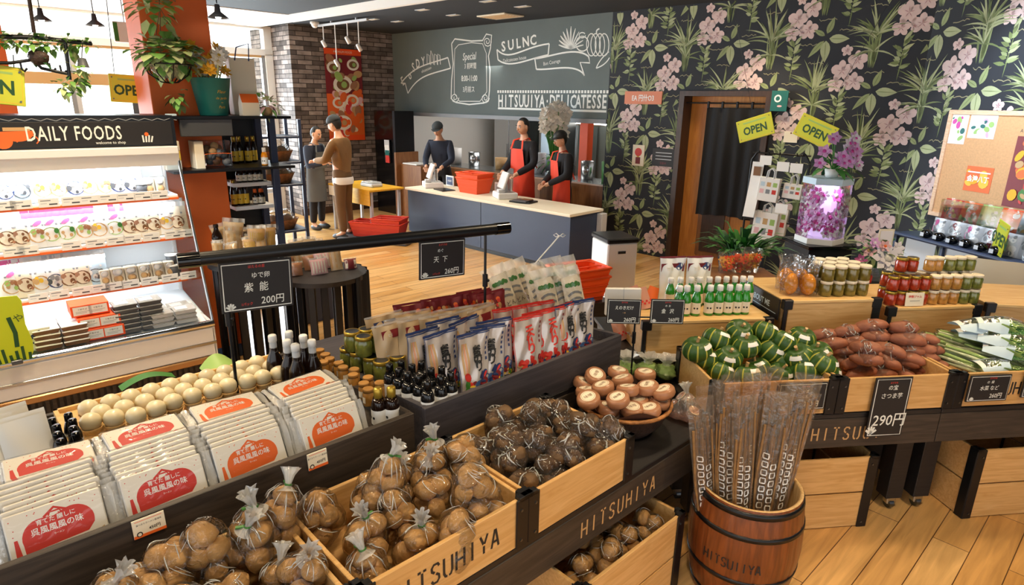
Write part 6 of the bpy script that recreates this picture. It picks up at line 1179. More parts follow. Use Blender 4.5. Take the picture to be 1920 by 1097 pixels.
# ================================================================ till counter, kitchen, doorway and back walls
def fb(name, label, cat, u, v, z=0, rz=0, group=None): return thing(name, label, cat, FB.w(u, v, z), FB.rz + rz, group)
CZ = .735
c = fb('till_counter', 'long navy till counter with cream top before the kitchen hatch', 'counter', -7.78, 5.83)
L_ = 3.2
g = G(); g.box((0, .02, .06), (1.62, .6, CZ - .035), 'navy_panel', ch=.003); g.build('front_panel', c); g = G(); g.box((1.626, .02, .06), (L_ - .02, .6, CZ - .035), 'navy_panel', ch=.003); g.build('front_panel', c)
g = G(); g.box((-.02, -.02, CZ - .035), (L_, .66, CZ), 'cream', ch=.004); g.build('counter_top', c); g = G(); g.box((.02, .05, 0), (L_ - .05, .55, .06), 'black_metal'); g.build('plinth', c)
g = G(); g.box((L_ - .02, .55, .06), (L_ + .06, .66, CZ - .05), 'lgrey', ch=.004); g.build('end_panel', c, 'pale grey end strip')
def make_pos():
    r = thing('till_terminal', '', 'till'); g = G(); g.box((-.15, -.14, 0), (.15, .14, .085), 'white', ch=.012); g.build('base', r)
    g = G(); g.box((-.035, -.02, .08), (.035, .03, .2), 'enamel', ch=.006); g.build('stand', r); X = T(0, -.03, .24) @ Matrix.Rotation(-.35, 4, 'X')
    g = G(); g.box((-.14, -.012, -.11), (.14, .02, .12), 'enamel', ch=.008, X=X); g.rect(-.115, -.08, .115, .1, 'lgrey', X @ T(0, -.0128, 0) @ XZ); g.build('screen', r); g = G(); g.box((-.12, .05, .1), (.12, .06, .27), 'enamel', ch=.006); g.build('customer_display', r)
    g = G(); g.box((.03, -.13, .086), (.13, -.04, .13), 'lgrey', ch=.006); g.build('receipt_printer', r); return r
PS = Kind(make_pos); PS.put(FB.w(-7.52, 6.13, CZ + .001), 'white till terminal at the left end of the counter', FB.rz - .5); PS.put(FB.w(-6.02, 6.18, CZ + .001), 'white till terminal right of the orange baskets on the counter', FB.rz - .5)
mat('basket_red', '#d8402f', .4)
def make_basket(m, handle=True, nm='shopping_basket'):
    r = thing(nm, '', 'basket'); w, d, h = .23, .16, .21; g = G(); t = .78
    B0 = [(-w * t, -d * t, 0), (w * t, -d * t, 0), (w * t, d * t, 0), (-w * t, d * t, 0)]; B1 = [(-w, -d, h), (w, -d, h), (w, d, h), (-w, d, h)]; B2 = [(x * .96, y * .95, z) for x, y, z in B1]; B3 = [(x * .95, y * .94, .012) for x, y, z in B0]
    g.add(B0 + B1 + B2 + B3, [(3, 2, 1, 0)] + [(i, (i + 1) % 4, (i + 1) % 4 + 4, i + 4) for i in range(4)] + [(i + 4, (i + 1) % 4 + 4, (i + 1) % 4 + 8, i + 8) for i in range(4)] + [(i + 8, (i + 1) % 4 + 8, (i + 1) % 4 + 12, i + 12) for i in range(4)] + [(12, 13, 14, 15)], m); g.build('basket_body', r)
    q = G(); q.tube([(-w, -d, h), (w, -d, h), (w, d, h), (-w, d, h), (-w, -d, h)], .012, m, 8); q.build('rim', r)
    for k in range(3): q = G(); q.tube([(-w * (.82 + .055 * k) - .003, -d * (.83 + .055 * k) - .004, .04 + .05 * k), (w * (.82 + .055 * k), -d * (.83 + .055 * k) - .004, .04 + .05 * k)], .004, m, 6); q.build('rib', r)
    if handle:
        for s in (-1, 1): q = G(); q.tube([(-w * .9, s * d * .3, h), (-w * .6, s * d * .55, h + .015), (w * .6, s * d * .55, h + .015), (w * .9, s * d * .3, h)], .006, m, 6); q.build('handle', r)
    return r
OBK = Kind(lambda: make_basket('basket')); RBK = Kind(lambda: make_basket('basket_red'))
OBK.put(FB.w(-6.68, 6.22, CZ + .001), 'orange shopping basket between the two till terminals, lower of the stack', FB.rz, 'orange baskets on the counter'); OBK.put(FB.w(-6.68, 6.22, CZ + .07), 'orange shopping basket between the two till terminals, upper of the stack', FB.rz, 'orange baskets on the counter')
OBK.put((.60, 5.5, .36), 'orange shopping basket behind the udon bags, upper of the stack', .5, 'orange baskets by the bin', scale=1.05); OBK.put((.60, 5.5, .28), 'orange shopping basket behind the udon bags, lower of the stack', .5, 'orange baskets by the bin', scale=1.05)
g = G(); g.box((-.25, -.2, 0), (.25, .2, .279), 'black_wood', ch=.004); solo('basket_stand', g, 'low black stand under the orange baskets', 'stand', (.60, 5.5, 0), .5)
for i, (x, y, z) in enumerate(((-2.16, 9.20, .06), (-1.82, 9.10, .06), (-1.82, 9.10, .13))): RBK.put((x, y, z), 'red shopping basket on the floor at the end of the counter, %s' % ('left one', 'right lower one', 'right upper one')[i], FB.rz + .5, 'red baskets on the floor')
g = G(); g.box((-.55, -.3, .0), (.55, .3, .055), 'dgrey', ch=.01); solo('basket_trolley', g, 'low dark platform under the red baskets', 'platform', (-1.98, 9.16, 0), FB.rz + .5)
r = fb('card_tray', 'black tray with papers on the counter right of the till', 'tray', -5.6, 6.1, CZ + .001, .2); g = G(); g.box((-.16, -.11, 0), (.16, .11, .02), 'black_metal', ch=.005); g.box((-.10, -.14, .02), (.12, .06, .035), 'dgrey', ch=.004); g.build('tray_body', r); g = G(); g.box((-.02, -.06, .036), (.12, .05, .042), 'brown'); g.build('notebook', r)
g = G(); g.box((-.14, -.11, 0), (.14, .11, .012), 'black_metal', ch=.004); solo('writing_pad', g, 'black pad before the left till terminal', 'pad', FB.w(-7.15, 6.05, CZ + .001), FB.rz - .2)
for i, (u, v, lab) in enumerate(((-6.35, 6.40, 'small white framed notice standing behind the right till'), (-7.45, 6.42, 'small blue framed notice standing behind the left till'))):
    r = fb('framed_notice', lab, 'notice', u, v, CZ + .001, -.1); g = G(); g.box((-.1, -.008, 0), (.1, .008, .16), 'white', ch=.003); g.build('frame', r); g = G(); g.rect(-.08, .02, .08, .14, 'lgrey' if not i else 'navy', T(0, -.009, 0) @ XZ); g.text('お会計', 0, .07, .035, 'dgrey' if not i else 'white', T(0, -.0095, 0) @ XZ); g.build('notice_print', r)
# kitchen fittings
def kbox(name, label, cat, u0, u1, v0, v1, z0, z1, m, extra=None):
    r = thing(name, label, cat, FB.w(u0, v0), FB.rz); g = G(); g.box((0, 0, z0), (u1 - u0, v1 - v0, z1), m, ch=.008); g.build('body', r)
    if extra: extra(r, u1 - u0, z0, z1)
    return r
def doors(r, w, z0, z1):
    for i in (0, 1): g = G(); g.box((.02 + i * w / 2, -.012, z0 + .05), (w / 2 - .01 + i * w / 2, 0, z1 - .04), 'steel', ch=.004); d = g.build('door', r); q = G(); q.tube([(w / 2 + (-.05 if not i else .05), -.03, (z0 + z1) / 2 - .15), (w / 2 + (-.05 if not i else .05), -.03, (z0 + z1) / 2 + .15)], .008, 'chrome', 8); q.build('handle', d)
kbox('kitchen_refrigerator', 'tall steel refrigerator seen through the kitchen hatch', 'refrigerator', -8.7, -7.7, 9.9, 10.55, .1, 2.1, 'steel', doors)
kbox('kitchen_refrigerator', 'steel cabinet at the left in the kitchen', 'refrigerator', -9.9, -9.0, 9.8, 10.5, .1, 1.9, 'steel', doors)
kbox('worktop', 'steel kitchen worktop behind the hatch', 'worktop', -9.8, -5.3, 7.62, 8.25, .80, .86, 'steel', lambda r, w, a, b: [(lambda g: g.build('under_cabinet', r))(G().box((.05, .05, 0), (w - .05, .55, .8), 'steel_dark'))])
def hood(r, w, z0, z1): g = G(); g.box((.1, .05, z1), (w - .1, .4, z1 + .35), 'steel', ch=.01); g.build('duct', r); g = G(); g.box((.05, -.005, z0 + .02), (w - .05, .0, z0 + .05), 'lamp_on'); g.build('lamp', r)
kbox('range_hood', 'steel range hood with warm lamp in the kitchen', 'range hood', -7.5, -6.3, 9.4, 10.4, 1.62, 1.86, 'steel', hood)
kbox('kitchen_rack', 'tall dark rack in the middle of the kitchen', 'rack', -7.6, -7.2, 8.7, 9.2, .1, 2.2, 'steel_dark')
kbox('kitchen_partition', 'orange painted post between the two halves of the kitchen', 'partition', -6.42, -6.25, 8.3, 8.45, 0, 2.68, 'basket')
kbox('kitchen_machine', 'grey kitchen machine behind the two aproned people', 'machine', -5.9, -5.3, 9.2, 9.9, .6, 1.5, 'steel_dark')
for i, (u, m, h) in enumerate(((-9.5, 'steel_dark', .22), (-9.1, 'white', .3), (-8.6, 'steel', .25), (-7.9, 'tan', .2), (-7.0, 'lgrey', .34), (-6.0, 'steel', .28), (-5.6, 'green', .3))):
    g = G(); g.lathe([(0, 0), (.1, 0), (.11, h), (.1, h), (.09, .01), (0, .01)], m, 16); solo('kitchen_pot', g, 'kitchen container on the steel worktop, %s from the left' % ORD[i], 'pot', FB.w(u, 8.0, .862))
mat('lettuce_sheet', '#c7d8cc', .7); mat('salmon', '#e08a68', .6)
# left of the hatch: black cabinet, notice board, wooden partition
r = fb('black_cabinet', 'tall black cabinet in the corner by the brick wall', 'cabinet', -9.95, 6.78); g = G(); g.box((0, 0, 0), (.56, .42, 1.82), 'black_gloss', ch=.004); g.build('body', r); g = G(); g.box((.56, .0, 0), (.62, .42, 1.82), 'black_metal'); g.build('side_panel', r)
r = fb('leaflet_holder', 'small holder of leaflets on the black cabinet', 'leaflet holder', -9.54, 6.76, .92)
for i, m in enumerate(('lgrey', 'white', 'teal', 'red')): g = G(); g.box((-.07 + .01 * i, -.02 - .002 * i, .27 - .09 * i), (.07, -.01, .40 - .09 * i), m); g.build('leaflet', r)
g = G(); g.box((-.08, -.01, 0), (.08, .015, .36), 'black_metal'); g.build('holder', r)
r = fb('notice_sheet', 'pale green notice sheet beside the black cabinet', 'notice', -9.80, 7.40, .98); g = G(); g.box((-.2, -.01, 0), (.2, .01, .8), 'lettuce_sheet', ch=.002); g.build('sheet', r); g = G(); R = random.Random(6)
for i in range(9): x, y = R.uniform(-.15, .1), R.uniform(.05, .7); g.rect(x, y, x + R.uniform(.03, .1), y + R.uniform(.03, .12), ('white', 'tan', 'grey', 'cream')[i % 4], T(0, -.0115, 0) @ XZ, .0003 * i)
g.build('clipping', r)
r = fb('wooden_partition', 'brown wooden cabinet left of the cashier', 'cabinet', -9.27, 6.70); g = G(); g.box((0, 0, 0), (.05, .5, 1.12), 'cabinet', ch=.003); g.build('end_board', r); g = G(); g.box((.05, .1, 0), (.62, .5, .92), 'cabinet', ch=.003); g.build('body', r); g = G(); g.box((.1, .1, .925), (.5, .4, .945), 'white', ch=.002); g.build('paper_stack', r)
# yellow table
r = thing('yellow_table', 'yellow topped table in front of the brick wall', 'table', FB.w(-8.98, 5.20), FB.rz); g = G(); g.box((0, 0, .70), (1.15, .62, .73), 'yellow_top', ch=.004); g.build('table_top', r); g = G(); g.box((.02, -.004, .55), (.6, .012, .70), 'petal_white'); g.build('front_board', r)
for x in (.04, 1.07):
    for y in (.04, .54): g = G(); g.box((x, y, 0), (x + .04, y + .04, .70), 'lgrey'); g.build('leg', r)
g = G(); g.box((.62, -.008, .50), (1.15, .0, .73), 'yellow_top'); g.build('cloth_front', r)
r = fb('food_container', 'clear lidded container on the yellow table', 'container', -8.22, 5.50, .731); g = G(); g.box((-.16, -.1, 0), (.16, .1, .05), 'lgrey', ch=.012); g.build('tray_body', r); g = G(); g.box((-.15, -.09, .05), (.15, .09, .075), 'acrylic', ch=.012); g.build('lid', r)
# food poster on the brick wall
A_ = lambda x, y: FT.on(x, y, v=10.6); a, b = A_(606, 90), A_(684, 262)
r = thing('food_poster', 'tall hanging food poster with orange borders on the brick wall', 'poster', FT.w(a[0], 10.585, b[2]), FT.rz); w_, h_ = b[0] - a[0], a[2] - b[2]
g = G(); g.box((0, 0, 0), (w_, .008, h_), 'maroon'); g.build('sheet', r); g = G(); X = T(0, -.001, 0) @ XZ; R = random.Random(17)
g.rect(0, 0, w_, h_ * .52, 'orange', X, .0003); g.rect(0, h_ * .94, w_, h_, 'basket', X, .0004); g.rect(0, 0, w_, h_ * .06, 'basket', X, .0004); g.text('PREMIUM FOOD', w_ / 2, h_ * .96, .05, 'cream', X, .001)
for i in range(70):
    y = R.uniform(.08, .9) * h_; x = R.uniform(.05, .95) * w_; t = y / h_; q = R.uniform(.04, .10); g.disc(min(max(x, q), w_ - q), y, q, ('orange', 'tan', 'red', 'round_brown', 'cream', 'pink')[i % 6] if t < .55 else ('brown', 'round_brown', 'lgreen', 'tan')[i % 4], X, .0006 + .0002 * i, 12, q * .7, R.uniform(0, 3))
for x, y, q in ((.22, .8, .13), (.45, .62, .19), (.75, .84, .12), (.3, .42, .12), (.68, .45, .13), (.4, .2, .16)): g.disc(min(max(x * w_, q), w_ - q), y * h_, q, 'petal_white', X, .011, 24, q * .8); g.disc(min(max(x * w_, q), w_ - q), y * h_, q * .66, 'brown' if y > .5 else 'orange', X, .0113, 20, q * .5); g.disc(min(max(x * w_, q), w_ - q) + .02, y * h_, q * .3, 'lgreen' if y > .5 else 'tan', X, .0116, 12)
g.build('food_picture', r); g = G(); g.tube([(0, .004, h_), (w_, .004, h_)], .012, 'basket', 8); g.build('rod', r)
# doorway curtain
r = fb('door_curtain', 'black cloth curtain hung in the wooden doorway', 'curtain', -3.43, VB + .02); g = G(); ww = .80; g.surf(lambda a, b: ((a - .5) * ww * (.96 + .06 * b), .03 * math.sin(a * 30) * (.4 + .6 * b) + .02 * math.sin(11 * a + 2 * b), 1.98 - 1.33 * b + .03 * math.sin(3 * a) * b), 60, 16, 'fabric_black'); g.surf(lambda a, b: ((a - .5) * ww * (.96 + .06 * b), .008 + .03 * math.sin(a * 30) * (.4 + .6 * b) + .02 * math.sin(11 * a + 2 * b), 1.98 - 1.33 * b + .03 * math.sin(3 * a) * b), 60, 16, 'fabric_black'); g.build('cloth', r)
g = G(); g.tube([(-.68, 0, 2.03), (.34, 0, 2.03)], .009, 'black_metal', 8); g.build('rod', r)
for i in range(5): g = G(); x = -.37 + i * .185; g.box((x - .012, -.016, 1.97), (x + .012, .016, 2.05), 'black_metal', ch=.004); g.build('clip', r)
# small wall signs
def wsign(name, label, cat, x0, y0, x1, y1, m, art, v=VB - .012, th=.012, rx=0):
    a, b = FB.on(x0, y0, v=v), FB.on(x1, y1, v=v); w, h = abs(b[0] - a[0]), abs(a[2] - b[2]); r = fb(name, label, cat, (a[0] + b[0]) / 2, v, min(a[2], b[2])); g = G(); g.box((-w / 2, 0, 0), (w / 2, th, h), m, ch=.002); g.build('board', r); q = G(); art(q, w, h, T(0, -.001, 0) @ XZ)
    if q.v: q.build('print', r)
    return r
wsign('wall_sign', 'small orange sign with white characters left of the doorway', 'sign', 1172, 171, 1240, 196, 'salmon', lambda g, w, h, X: g.text('EA 円什O3', 0, h * .28, h * .55, 'white', X, 0, .8, bold=.02))
def red_art(g, w, h, X): g.disc(0, h * .66, w * .3, 'red', X, 0, 18); g.rect(-w * .2, h * .1, w * .2, h * .42, 'maroon', X); g.rect(-w * .1, h * .42, w * .1, h * .5, 'gold', X)
wsign('wall_sign', 'narrow cream sign with a red round mark left of the doorway', 'sign', 1187, 271, 1206, 312, 'cream', red_art)
def blk(g, w, h, X):
    for i in range(3): g.stroke([(-w * .35, h * (.75 - .18 * i)), (w * .35, h * (.75 - .18 * i))], h * .04, 'lgrey', X, 0)
    g.text('営業中', 0, h * .12, h * .14, 'maroon', X)
wsign('wall_sign', 'black framed notice beside the doorway frame', 'sign', 1224, 277, 1264, 314, 'card_black', blk)
wsign('wall_sign', 'green plate with a small white mark at the top right of the doorway', 'sign', 1448, 170, 1474, 209, 'teal', lambda g, w, h, X: (g.disc(-w * .1, h * .62, w * .22, 'white', X, 0, 16), g.disc(-w * .1, h * .62, w * .13, 'teal', X, .0005, 14), g.disc(w * .05, h * .25, w * .15, 'pink', X, 0, 12, w * .06)), VB - .07)
g = None
r = wsign('paper_note', 'small cream paper note pinned right of the doorway', 'note', 1471, 246, 1494, 268, 'cream', lambda g, w, h, X: g.disc(0, h * .85, .01, 'brown', X, .001, 8), VB - .012, .003)
o = plate('open_sign', 'lime OPEN sign tilted up to the right, hung before the curtain', FB.w(-2.985, 7.0, 1.775), .40, .235, FB.rz, -.32, 'OPEN', hang=((0, 0, .11), (0, .02, 1.39))); o['category'] = 'sign'
plate('open_sign', 'lime OPEN sign tilted down to the right, right of the doorway', FB.w(-2.345, 7.0, 1.765), .40, .235, FB.rz, .38, 'OPEN', hang=((0, 0, .11), (0, .02, 1.39)))
# rack with paper bags
r = fb('bag_rack', 'black wire rack with paper bags right of the doorway', 'rack', -2.70, 7.15); g = G()
for x in (-.34, .30): g.tube([(x, 0, 0), (x, 0, 1.42), (x + (.05 if x < 0 else -.05), 0, 1.5), (x + (.08 if x < 0 else -.08), 0, 1.52)], .012, 'black_metal', 8)
for z in (1.5, 1.15, .75): g.tube([(-.34, 0, z), (.30, 0, z)], .009, 'black_metal', 8)
g.tube([(-.34, -.2, .015), (-.34, .2, .015)], .014, 'black_metal', 8); g.tube([(.30, -.2, .015), (.30, .2, .015)], .014, 'black_metal', 8); g.build('rack_frame', r)
for x, z in ((-.1, 1.5), (.02, 1.5), (.2, 1.5), (-.1, 1.15), (.1, 1.15)): g = G(); g.tube([(x, 0, z), (x, -.12, z), (x, -.14, z + .03)], .006, 'black_metal', 6); g.build('hook', r)
def make_pbag(w, h, seed):
    def f():
        r = thing('paper_bag', '', 'bag'); g = G(); g.box((-w / 2, -.035, -h), (w / 2, .035, 0), 'white', ch=.004); R = random.Random(seed); X = T(0, -.036, 0) @ XZ
        g.build('bag_body', r); q = G()
        for i in range(6): x, y = (-.3 + .3 * (i % 3)) * w, -h * (.28 + .3 * (i // 3)); q.rect(x - w * .1, y - h * .09, x + w * .1, y + h * .09, ('lblue', 'tan', 'lgreen', 'pink', 'grey', 'red')[i], X)
        q.build('printed_picture', r); q = G()
        for s in (-1, 1): q.tube([(-w * .18, s * .03, -.01), (-w * .16, s * .03, .07), (0, s * .025, .10), (w * .16, s * .03, .07), (w * .18, s * .03, -.01)], .007, 'lgrey', 6)
        q.build('handle', r); return r
    return f
for i, (x, y, w, h) in enumerate(((1446, 333, .22, .26), (1488, 345, .19, .16), (1437, 398, .26, .38), (1458, 392, .22, .3))):
    q = FB.on(x, y, v=6.98 + .04 * i); k = make_pbag(w, h, i)(); k['label'] = 'white paper bag hanging on the black rack, %s' % ('upper left', 'upper right', 'lower front', 'lower back')[i]; k.location = FB.w(q[0], 6.98 + .06 * i, q[2]); k.rotation_euler = (0, .06, FB.rz + .1); k['group'] = 'paper bags on the rack'
g = G(); g.surf(lambda a, b: ((a - .5) * .13 + .04 * (1 - b), .01 * math.sin(4 * b), -.62 * b), 3, 8, 'white'); q = FB.on(1416, 303, v=7.0); g.rect(-.03, -.15, .05, -.05, 'brown', T(.03, -.012, 0) @ XZ); solo('paper_strip', g, 'long white leaflet hanging at the left of the bag rack', 'leaflet', FB.w(q[0], 7.0, q[2]), FB.rz)
for i, (x, y) in enumerate(((1440, 300), (1472, 312), (1497, 315), (1469, 390))): q = FB.on(x, y, v=7.02); g = G(); g.box((-.065, -.002, -.05), (.065, .002, .05), 'white'); solo('price_tag', g, 'small blank white tag on the bag rack, %s' % ('top left', 'middle', 'top right', 'lower one')[i], 'price tag', FB.w(q[0], 6.96, q[2]), FB.rz)
# ================================================================ people
mat('apron_red', '#e2401f', .7); mat('shirt_black', '#1b1a1f', .85); mat('jacket_brown', '#7d5b33', .85, var=.08); mat('trousers_brown', '#6b4f31', .85, var=.08); mat('apron_grey', '#5f6366', .85); mat('shirt_navy', '#232a3c', .85); mat('cap_grey', '#30373c', .85); mat('eye_white', '#efe9e2', .3); mat('lip', '#a85f52', .5)
def skin(j, ed, m, lev=2):
    ks = list(j); me = bpy.data.meshes.new('s'); me.from_pydata([j[k][0] for k in ks], [(ks.index(a), ks.index(b)) for a, b in ed], []); o = bpy.data.objects.new('s', me); COL.objects.link(o)
    o.modifiers.new('k', 'SKIN'); sb = o.modifiers.new('d', 'SUBSURF'); sb.levels = lev; sb.render_levels = lev
    for i, k in enumerate(ks): r = j[k][1]; d = me.skin_vertices[0].data[i]; d.radius = r if isinstance(r, tuple) else (r, r); d.use_root = (i == 0)
    bpy.context.view_layer.update(); ev = o.evaluated_get(bpy.context.evaluated_depsgraph_get()).to_mesh(); g = G(); g.add([tuple(v.co) for v in ev.vertices], [tuple(p.vertices) for p in ev.polygons], m, None, True); bpy.data.objects.remove(o); bpy.data.meshes.remove(me); return g
def person(label, loc, rz, hgt, arms, shirt, trousers, apron=None, hat=None, head=(0, 0, 0), lean=0, legs=0, hem=None):
    s = hgt / 1.72; r = thing('person', label, 'person', loc, rz); r.scale = (s, s, s); sh = lambda z: -lean * max(0, z - .9)
    P_ = lambda x, y, z: Vector((x, y + sh(z), z))
    J = {'pelvis': (P_(0, 0, .95), (.155, .115)), 'waist': (P_(0, 0, 1.10), (.135, .10)), 'chest': (P_(0, .005, 1.30), (.155, .115)), 'collar': (P_(0, .01, 1.42), (.10, .075)), 'neck': (P_(0, 0, 1.49), .052), 'skull': (P_(0, -.012, 1.56), .05)}
    E_ = [('pelvis', 'waist'), ('waist', 'chest'), ('chest', 'collar'), ('collar', 'neck'), ('neck', 'skull')]
    for k, sx in (('L', -1), ('R', 1)):
        J['sh' + k] = (P_(sx * .175, .01, 1.385), .062); el, wr = arms[k]; J['el' + k] = (P_(*el), .045); J['wr' + k] = (P_(*wr), .03)
        d = (J['wr' + k][0] - J['el' + k][0]).normalized(); J['pa' + k] = (J['wr' + k][0] + d * .055, (.034, .02)); J['hi' + k] = (P_(sx * .085, 0, .88), .09); J['kn' + k] = (Vector((sx * .095 + legs * sx * .02, -.015, .49)), .06); J['an' + k] = (Vector((sx * .10 + legs * sx * .03, .02, .10)), .042); J['to' + k] = (Vector((sx * .115 + legs * sx * .03, -.11, .04)), .034)
        E_ += [('chest', 'sh' + k), ('sh' + k, 'el' + k), ('el' + k, 'wr' + k), ('wr' + k, 'pa' + k), ('pelvis', 'hi' + k), ('hi' + k, 'kn' + k), ('kn' + k, 'an' + k), ('an' + k, 'to' + k)]
    b = skin(J, E_, 'skin')
    for k, sx in (('L', -1), ('R', 1)):
        p = J['pa' + k][0]; d = (J['wr' + k][0] - J['el' + k][0]).normalized(); sd = d.cross(Vector((0, 0, 1))).normalized(); dn = Vector((0, 0, -1))
        for i, L in enumerate((.062, .07, .066, .052)):
            o = p + d * .015 + sd * ((i - 1.5) * .018); b.tube([o, o + d * L * .5 + dn * .006, o + d * L * .8 + dn * .02, o + d * L * .95 + dn * .036], [.010, .009, .008, .006], 'skin', 7)
        o = p - d * .02 - sd * sx * .025; b.tube([o, o - sd * sx * .022 + d * .025, o - sd * sx * .022 + d * .05 + dn * .012], [.012, .010, .007], 'skin', 7)
    HM = Matrix.Translation(P_(0, -.012, 1.52)) @ E3(*head) @ T(0, 0, .10)
    b.blob((0, 0, 0), (.074, .093, .112), 'skin', HM, 18, fn=lambda d: 1 - .10 * max(0, -d.z) * (1 - max(0, -d.y)) + .03 * max(0, -d.y) * max(0, -d.z))
    b.blob((0, -.096, -.015), (.013, .018, .022), 'skin', HM, 8); b.blob((0, -.084, .008), (.008, .012, .03), 'skin', HM, 8)
    for sx in (-1, 1): b.blob((sx * .075, .005, -.005), (.010, .02, .03), 'skin', HM, 8); b.blob((sx * .03, -.083, .012), (.014, .008, .008), 'eye_white', HM, 8); b.blob((sx * .03, -.089, .012), (.006, .004, .006), 'ink', HM, 8); b.box((sx * .03 - .017, -.092, .03), (sx * .03 + .017, -.08, .036), 'hair', HM)
    b.blob((0, -.086, -.052), (.024, .008, .008), 'lip', HM, 8); b.build('body', r)
    g = G(); g.blob((0, .012, .018), (.083, .096, .11), 'hair', HM, 18, fn=lambda d: 1 if (d.z > .15 or d.y > .1) and not (d.y < -.35 and d.z < .62) else .82); g.build('hair', r)
    if hat: g = G(); g.blob((0, .008, .045), (.094, .108, .095), hat, HM, 18, fn=lambda d: 1 if d.z > -.05 else .8); g.surf(lambda a, c: ((a - .5) * .16, -.085 - .075 * c * math.sin(math.pi * a), .048 - .012 * c), 8, 3, hat, HM); g.build('cap', r)
    I = lambda x, q: (x[0], tuple(a + q for a in x[1]) if isinstance(x[1], tuple) else x[1] + q)
    up = {k: I(v, .014) for k, v in J.items() if k in ('pelvis', 'waist', 'chest', 'collar', 'shL', 'shR', 'elL', 'elR', 'wrL', 'wrR')}; up['pelvis'] = (J['pelvis'][0], (.172, .13)); up = dict([('waist', up['waist'])] + list(up.items()))
    skin(up, [e for e in E_ if e[0] in up and e[1] in up], shirt).build('shirt', r)
    lo = {k: I(v, .006 if k == 'waist' else .016) for k, v in J.items() if k in ('waist', 'pelvis', 'hiL', 'hiR', 'knL', 'knR', 'anL', 'anR')}; skin(lo, [e for e in E_ if e[0] in lo and e[1] in lo], trousers).build('trousers', r)
    for k in 'LR': g = G(); g.blob(J['an' + k][0] + Vector((0, -.06, -.055)), (.048, .13, .05), 'ink', n=14); g.v = [(x, y, max(z, .002)) for x, y, z in g.v]; g.build('shoe', r)
    if hem: g = G(); g.lathe([(.172, .80), (.18, .86), (.17, .9)], hem, 24, Matrix.Diagonal((1, .78, 1, 1))); g.build('shirt_hem', r, 'white hem')
    if apron:
        g = G(); q = lambda a, z: P_((.176 + .05 * max(0, .98 - z)) * math.sin(a), -(.138 + .05 * max(0, .98 - z)) * math.cos(a), z)
        g.surf(lambda a, c: q((a - .5) * 3.6, 1.06 - .56 * c), 24, 8, apron); g.surf(lambda a, c: P_((a - .5) * (.30 - .06 * c), -.142 - .008 * c + .02 * abs(a - .5), 1.05 + .28 * c), 10, 8, apron)
        for sx in (-1, 1): g.tube([P_(sx * .115, -.146, 1.32), P_(sx * .09, -.11, 1.44), P_(sx * .07, .02, 1.47), P_(sx * .06, .12, 1.3), P_(-sx * .12, .13, 1.06)], .018, apron, 8, None, True, .3)
        g.build('apron', r)
    return r
face = lambda dx, dy: math.atan2(dy, dx) + math.pi / 2
AR = lambda e, w: {'L': ((-e[0], e[1], e[2]), (-w[0], w[1], w[2])), 'R': ((e[0], e[1], e[2]), (w[0], w[1], w[2]))}
person('man in brown jacket and trousers with dark grey cap, standing by the yellow table', (-2.50, 9.22, 0), face(-.95, .25), 1.76, AR((.25, -.1, 1.14), (.13, -.33, 1.12)), 'jacket_brown', 'trousers_brown', None, 'cap_grey', (.35, 0, 0), .06, 0, 'white')
person('person in dark shirt and grey apron facing the man in brown', (-3.12, 9.90, 0), face(.9, -.45), 1.58, AR((.24, -.1, 1.12), (.16, -.34, 1.16)), 'shirt_navy', 'shirt_black', 'apron_grey', None, (.3, 0, 0), .08)
person('cashier in dark shirt and cap behind the left till, arms forward', FB.w(-8.15, 6.86), FB.rz + .5, 1.66, AR((.24, -.12, 1.12), (.14, -.36, 1.02)), 'shirt_navy', 'shirt_black', None, 'cap_grey', (.4, 0, 0), .22)
person('taller worker in black shirt and orange-red apron behind the right till', FB.w(-6.23, 6.80), FB.rz - .1, 1.77, AR((.25, -.04, 1.13), (.15, -.28, 1.0)), 'shirt_black', 'shirt_black', 'apron_red', None, (.15, 0, 0), .04)
person('shorter worker in black shirt and orange-red apron beside the white flowers', FB.w(-5.50, 6.80), FB.rz - .45, 1.62, AR((.25, -.05, 1.13), (.08, -.28, 1.0)), 'shirt_black', 'shirt_black', 'apron_red', 'hair', (.25, 0, 0), .06)
# ================================================================ flowers and goods along the right wall
R = random.Random(33); mat('petal_pink', '#e2aee0', .55, var=.12, vs=30); mat('petal_white2', '#f3ecf2', .55); mat('petal_hot', '#d0459f', .5)
def pt(x, y, yy): p = F0.on(x, y, v=yy); return Vector(p)
# lit flower display case on a black pedestal with an orchid on top
YD = 5.1; b0 = pt(1545, 457, YD); tp0 = pt(1552, 335, YD); hh = tp0.z - b0.z
r = thing('display_pedestal', 'black pedestal under the lit flower case', 'pedestal', (b0.x, YD + .1, 0), .12); g = G(); g.box((-.19, -.19, 0), (.19, .19, b0.z), 'black_metal', ch=.006); g.build('body', r); g = G(); g.box((-.21, -.21, b0.z - .03), (.21, .21, b0.z - .001), 'black_gloss', ch=.004); g.build('top', r)
r = thing('flower_case', 'lit glass case full of pink flowers on a black pedestal', 'flower display', (b0.x, YD + .1, b0.z), .12); oc = [(.185 * math.cos(a), .185 * math.sin(a)) for a in [math.pi / 6 + i * math.pi / 3 for i in range(6)]]
def prism(g, s, z0, z1, m): g.add([(x * s, y * s, z0) for x, y in oc] + [(x * s, y * s, z1) for x, y in oc], [(5, 4, 3, 2, 1, 0), (6, 7, 8, 9, 10, 11)] + [(i, (i + 1) % 6, (i + 1) % 6 + 6, i + 6) for i in range(6)], m)
g = G(); prism(g, 1.03, 0, .045, 'white'); g.build('base', r); g = G(); prism(g, 1.03, hh - .05, hh, 'lblue'); g.build('lid', r)
g = G(); prism(g, .5, .05, hh - .06, 'screen_on'); g.build('light_column', r, 'softly lit white core')
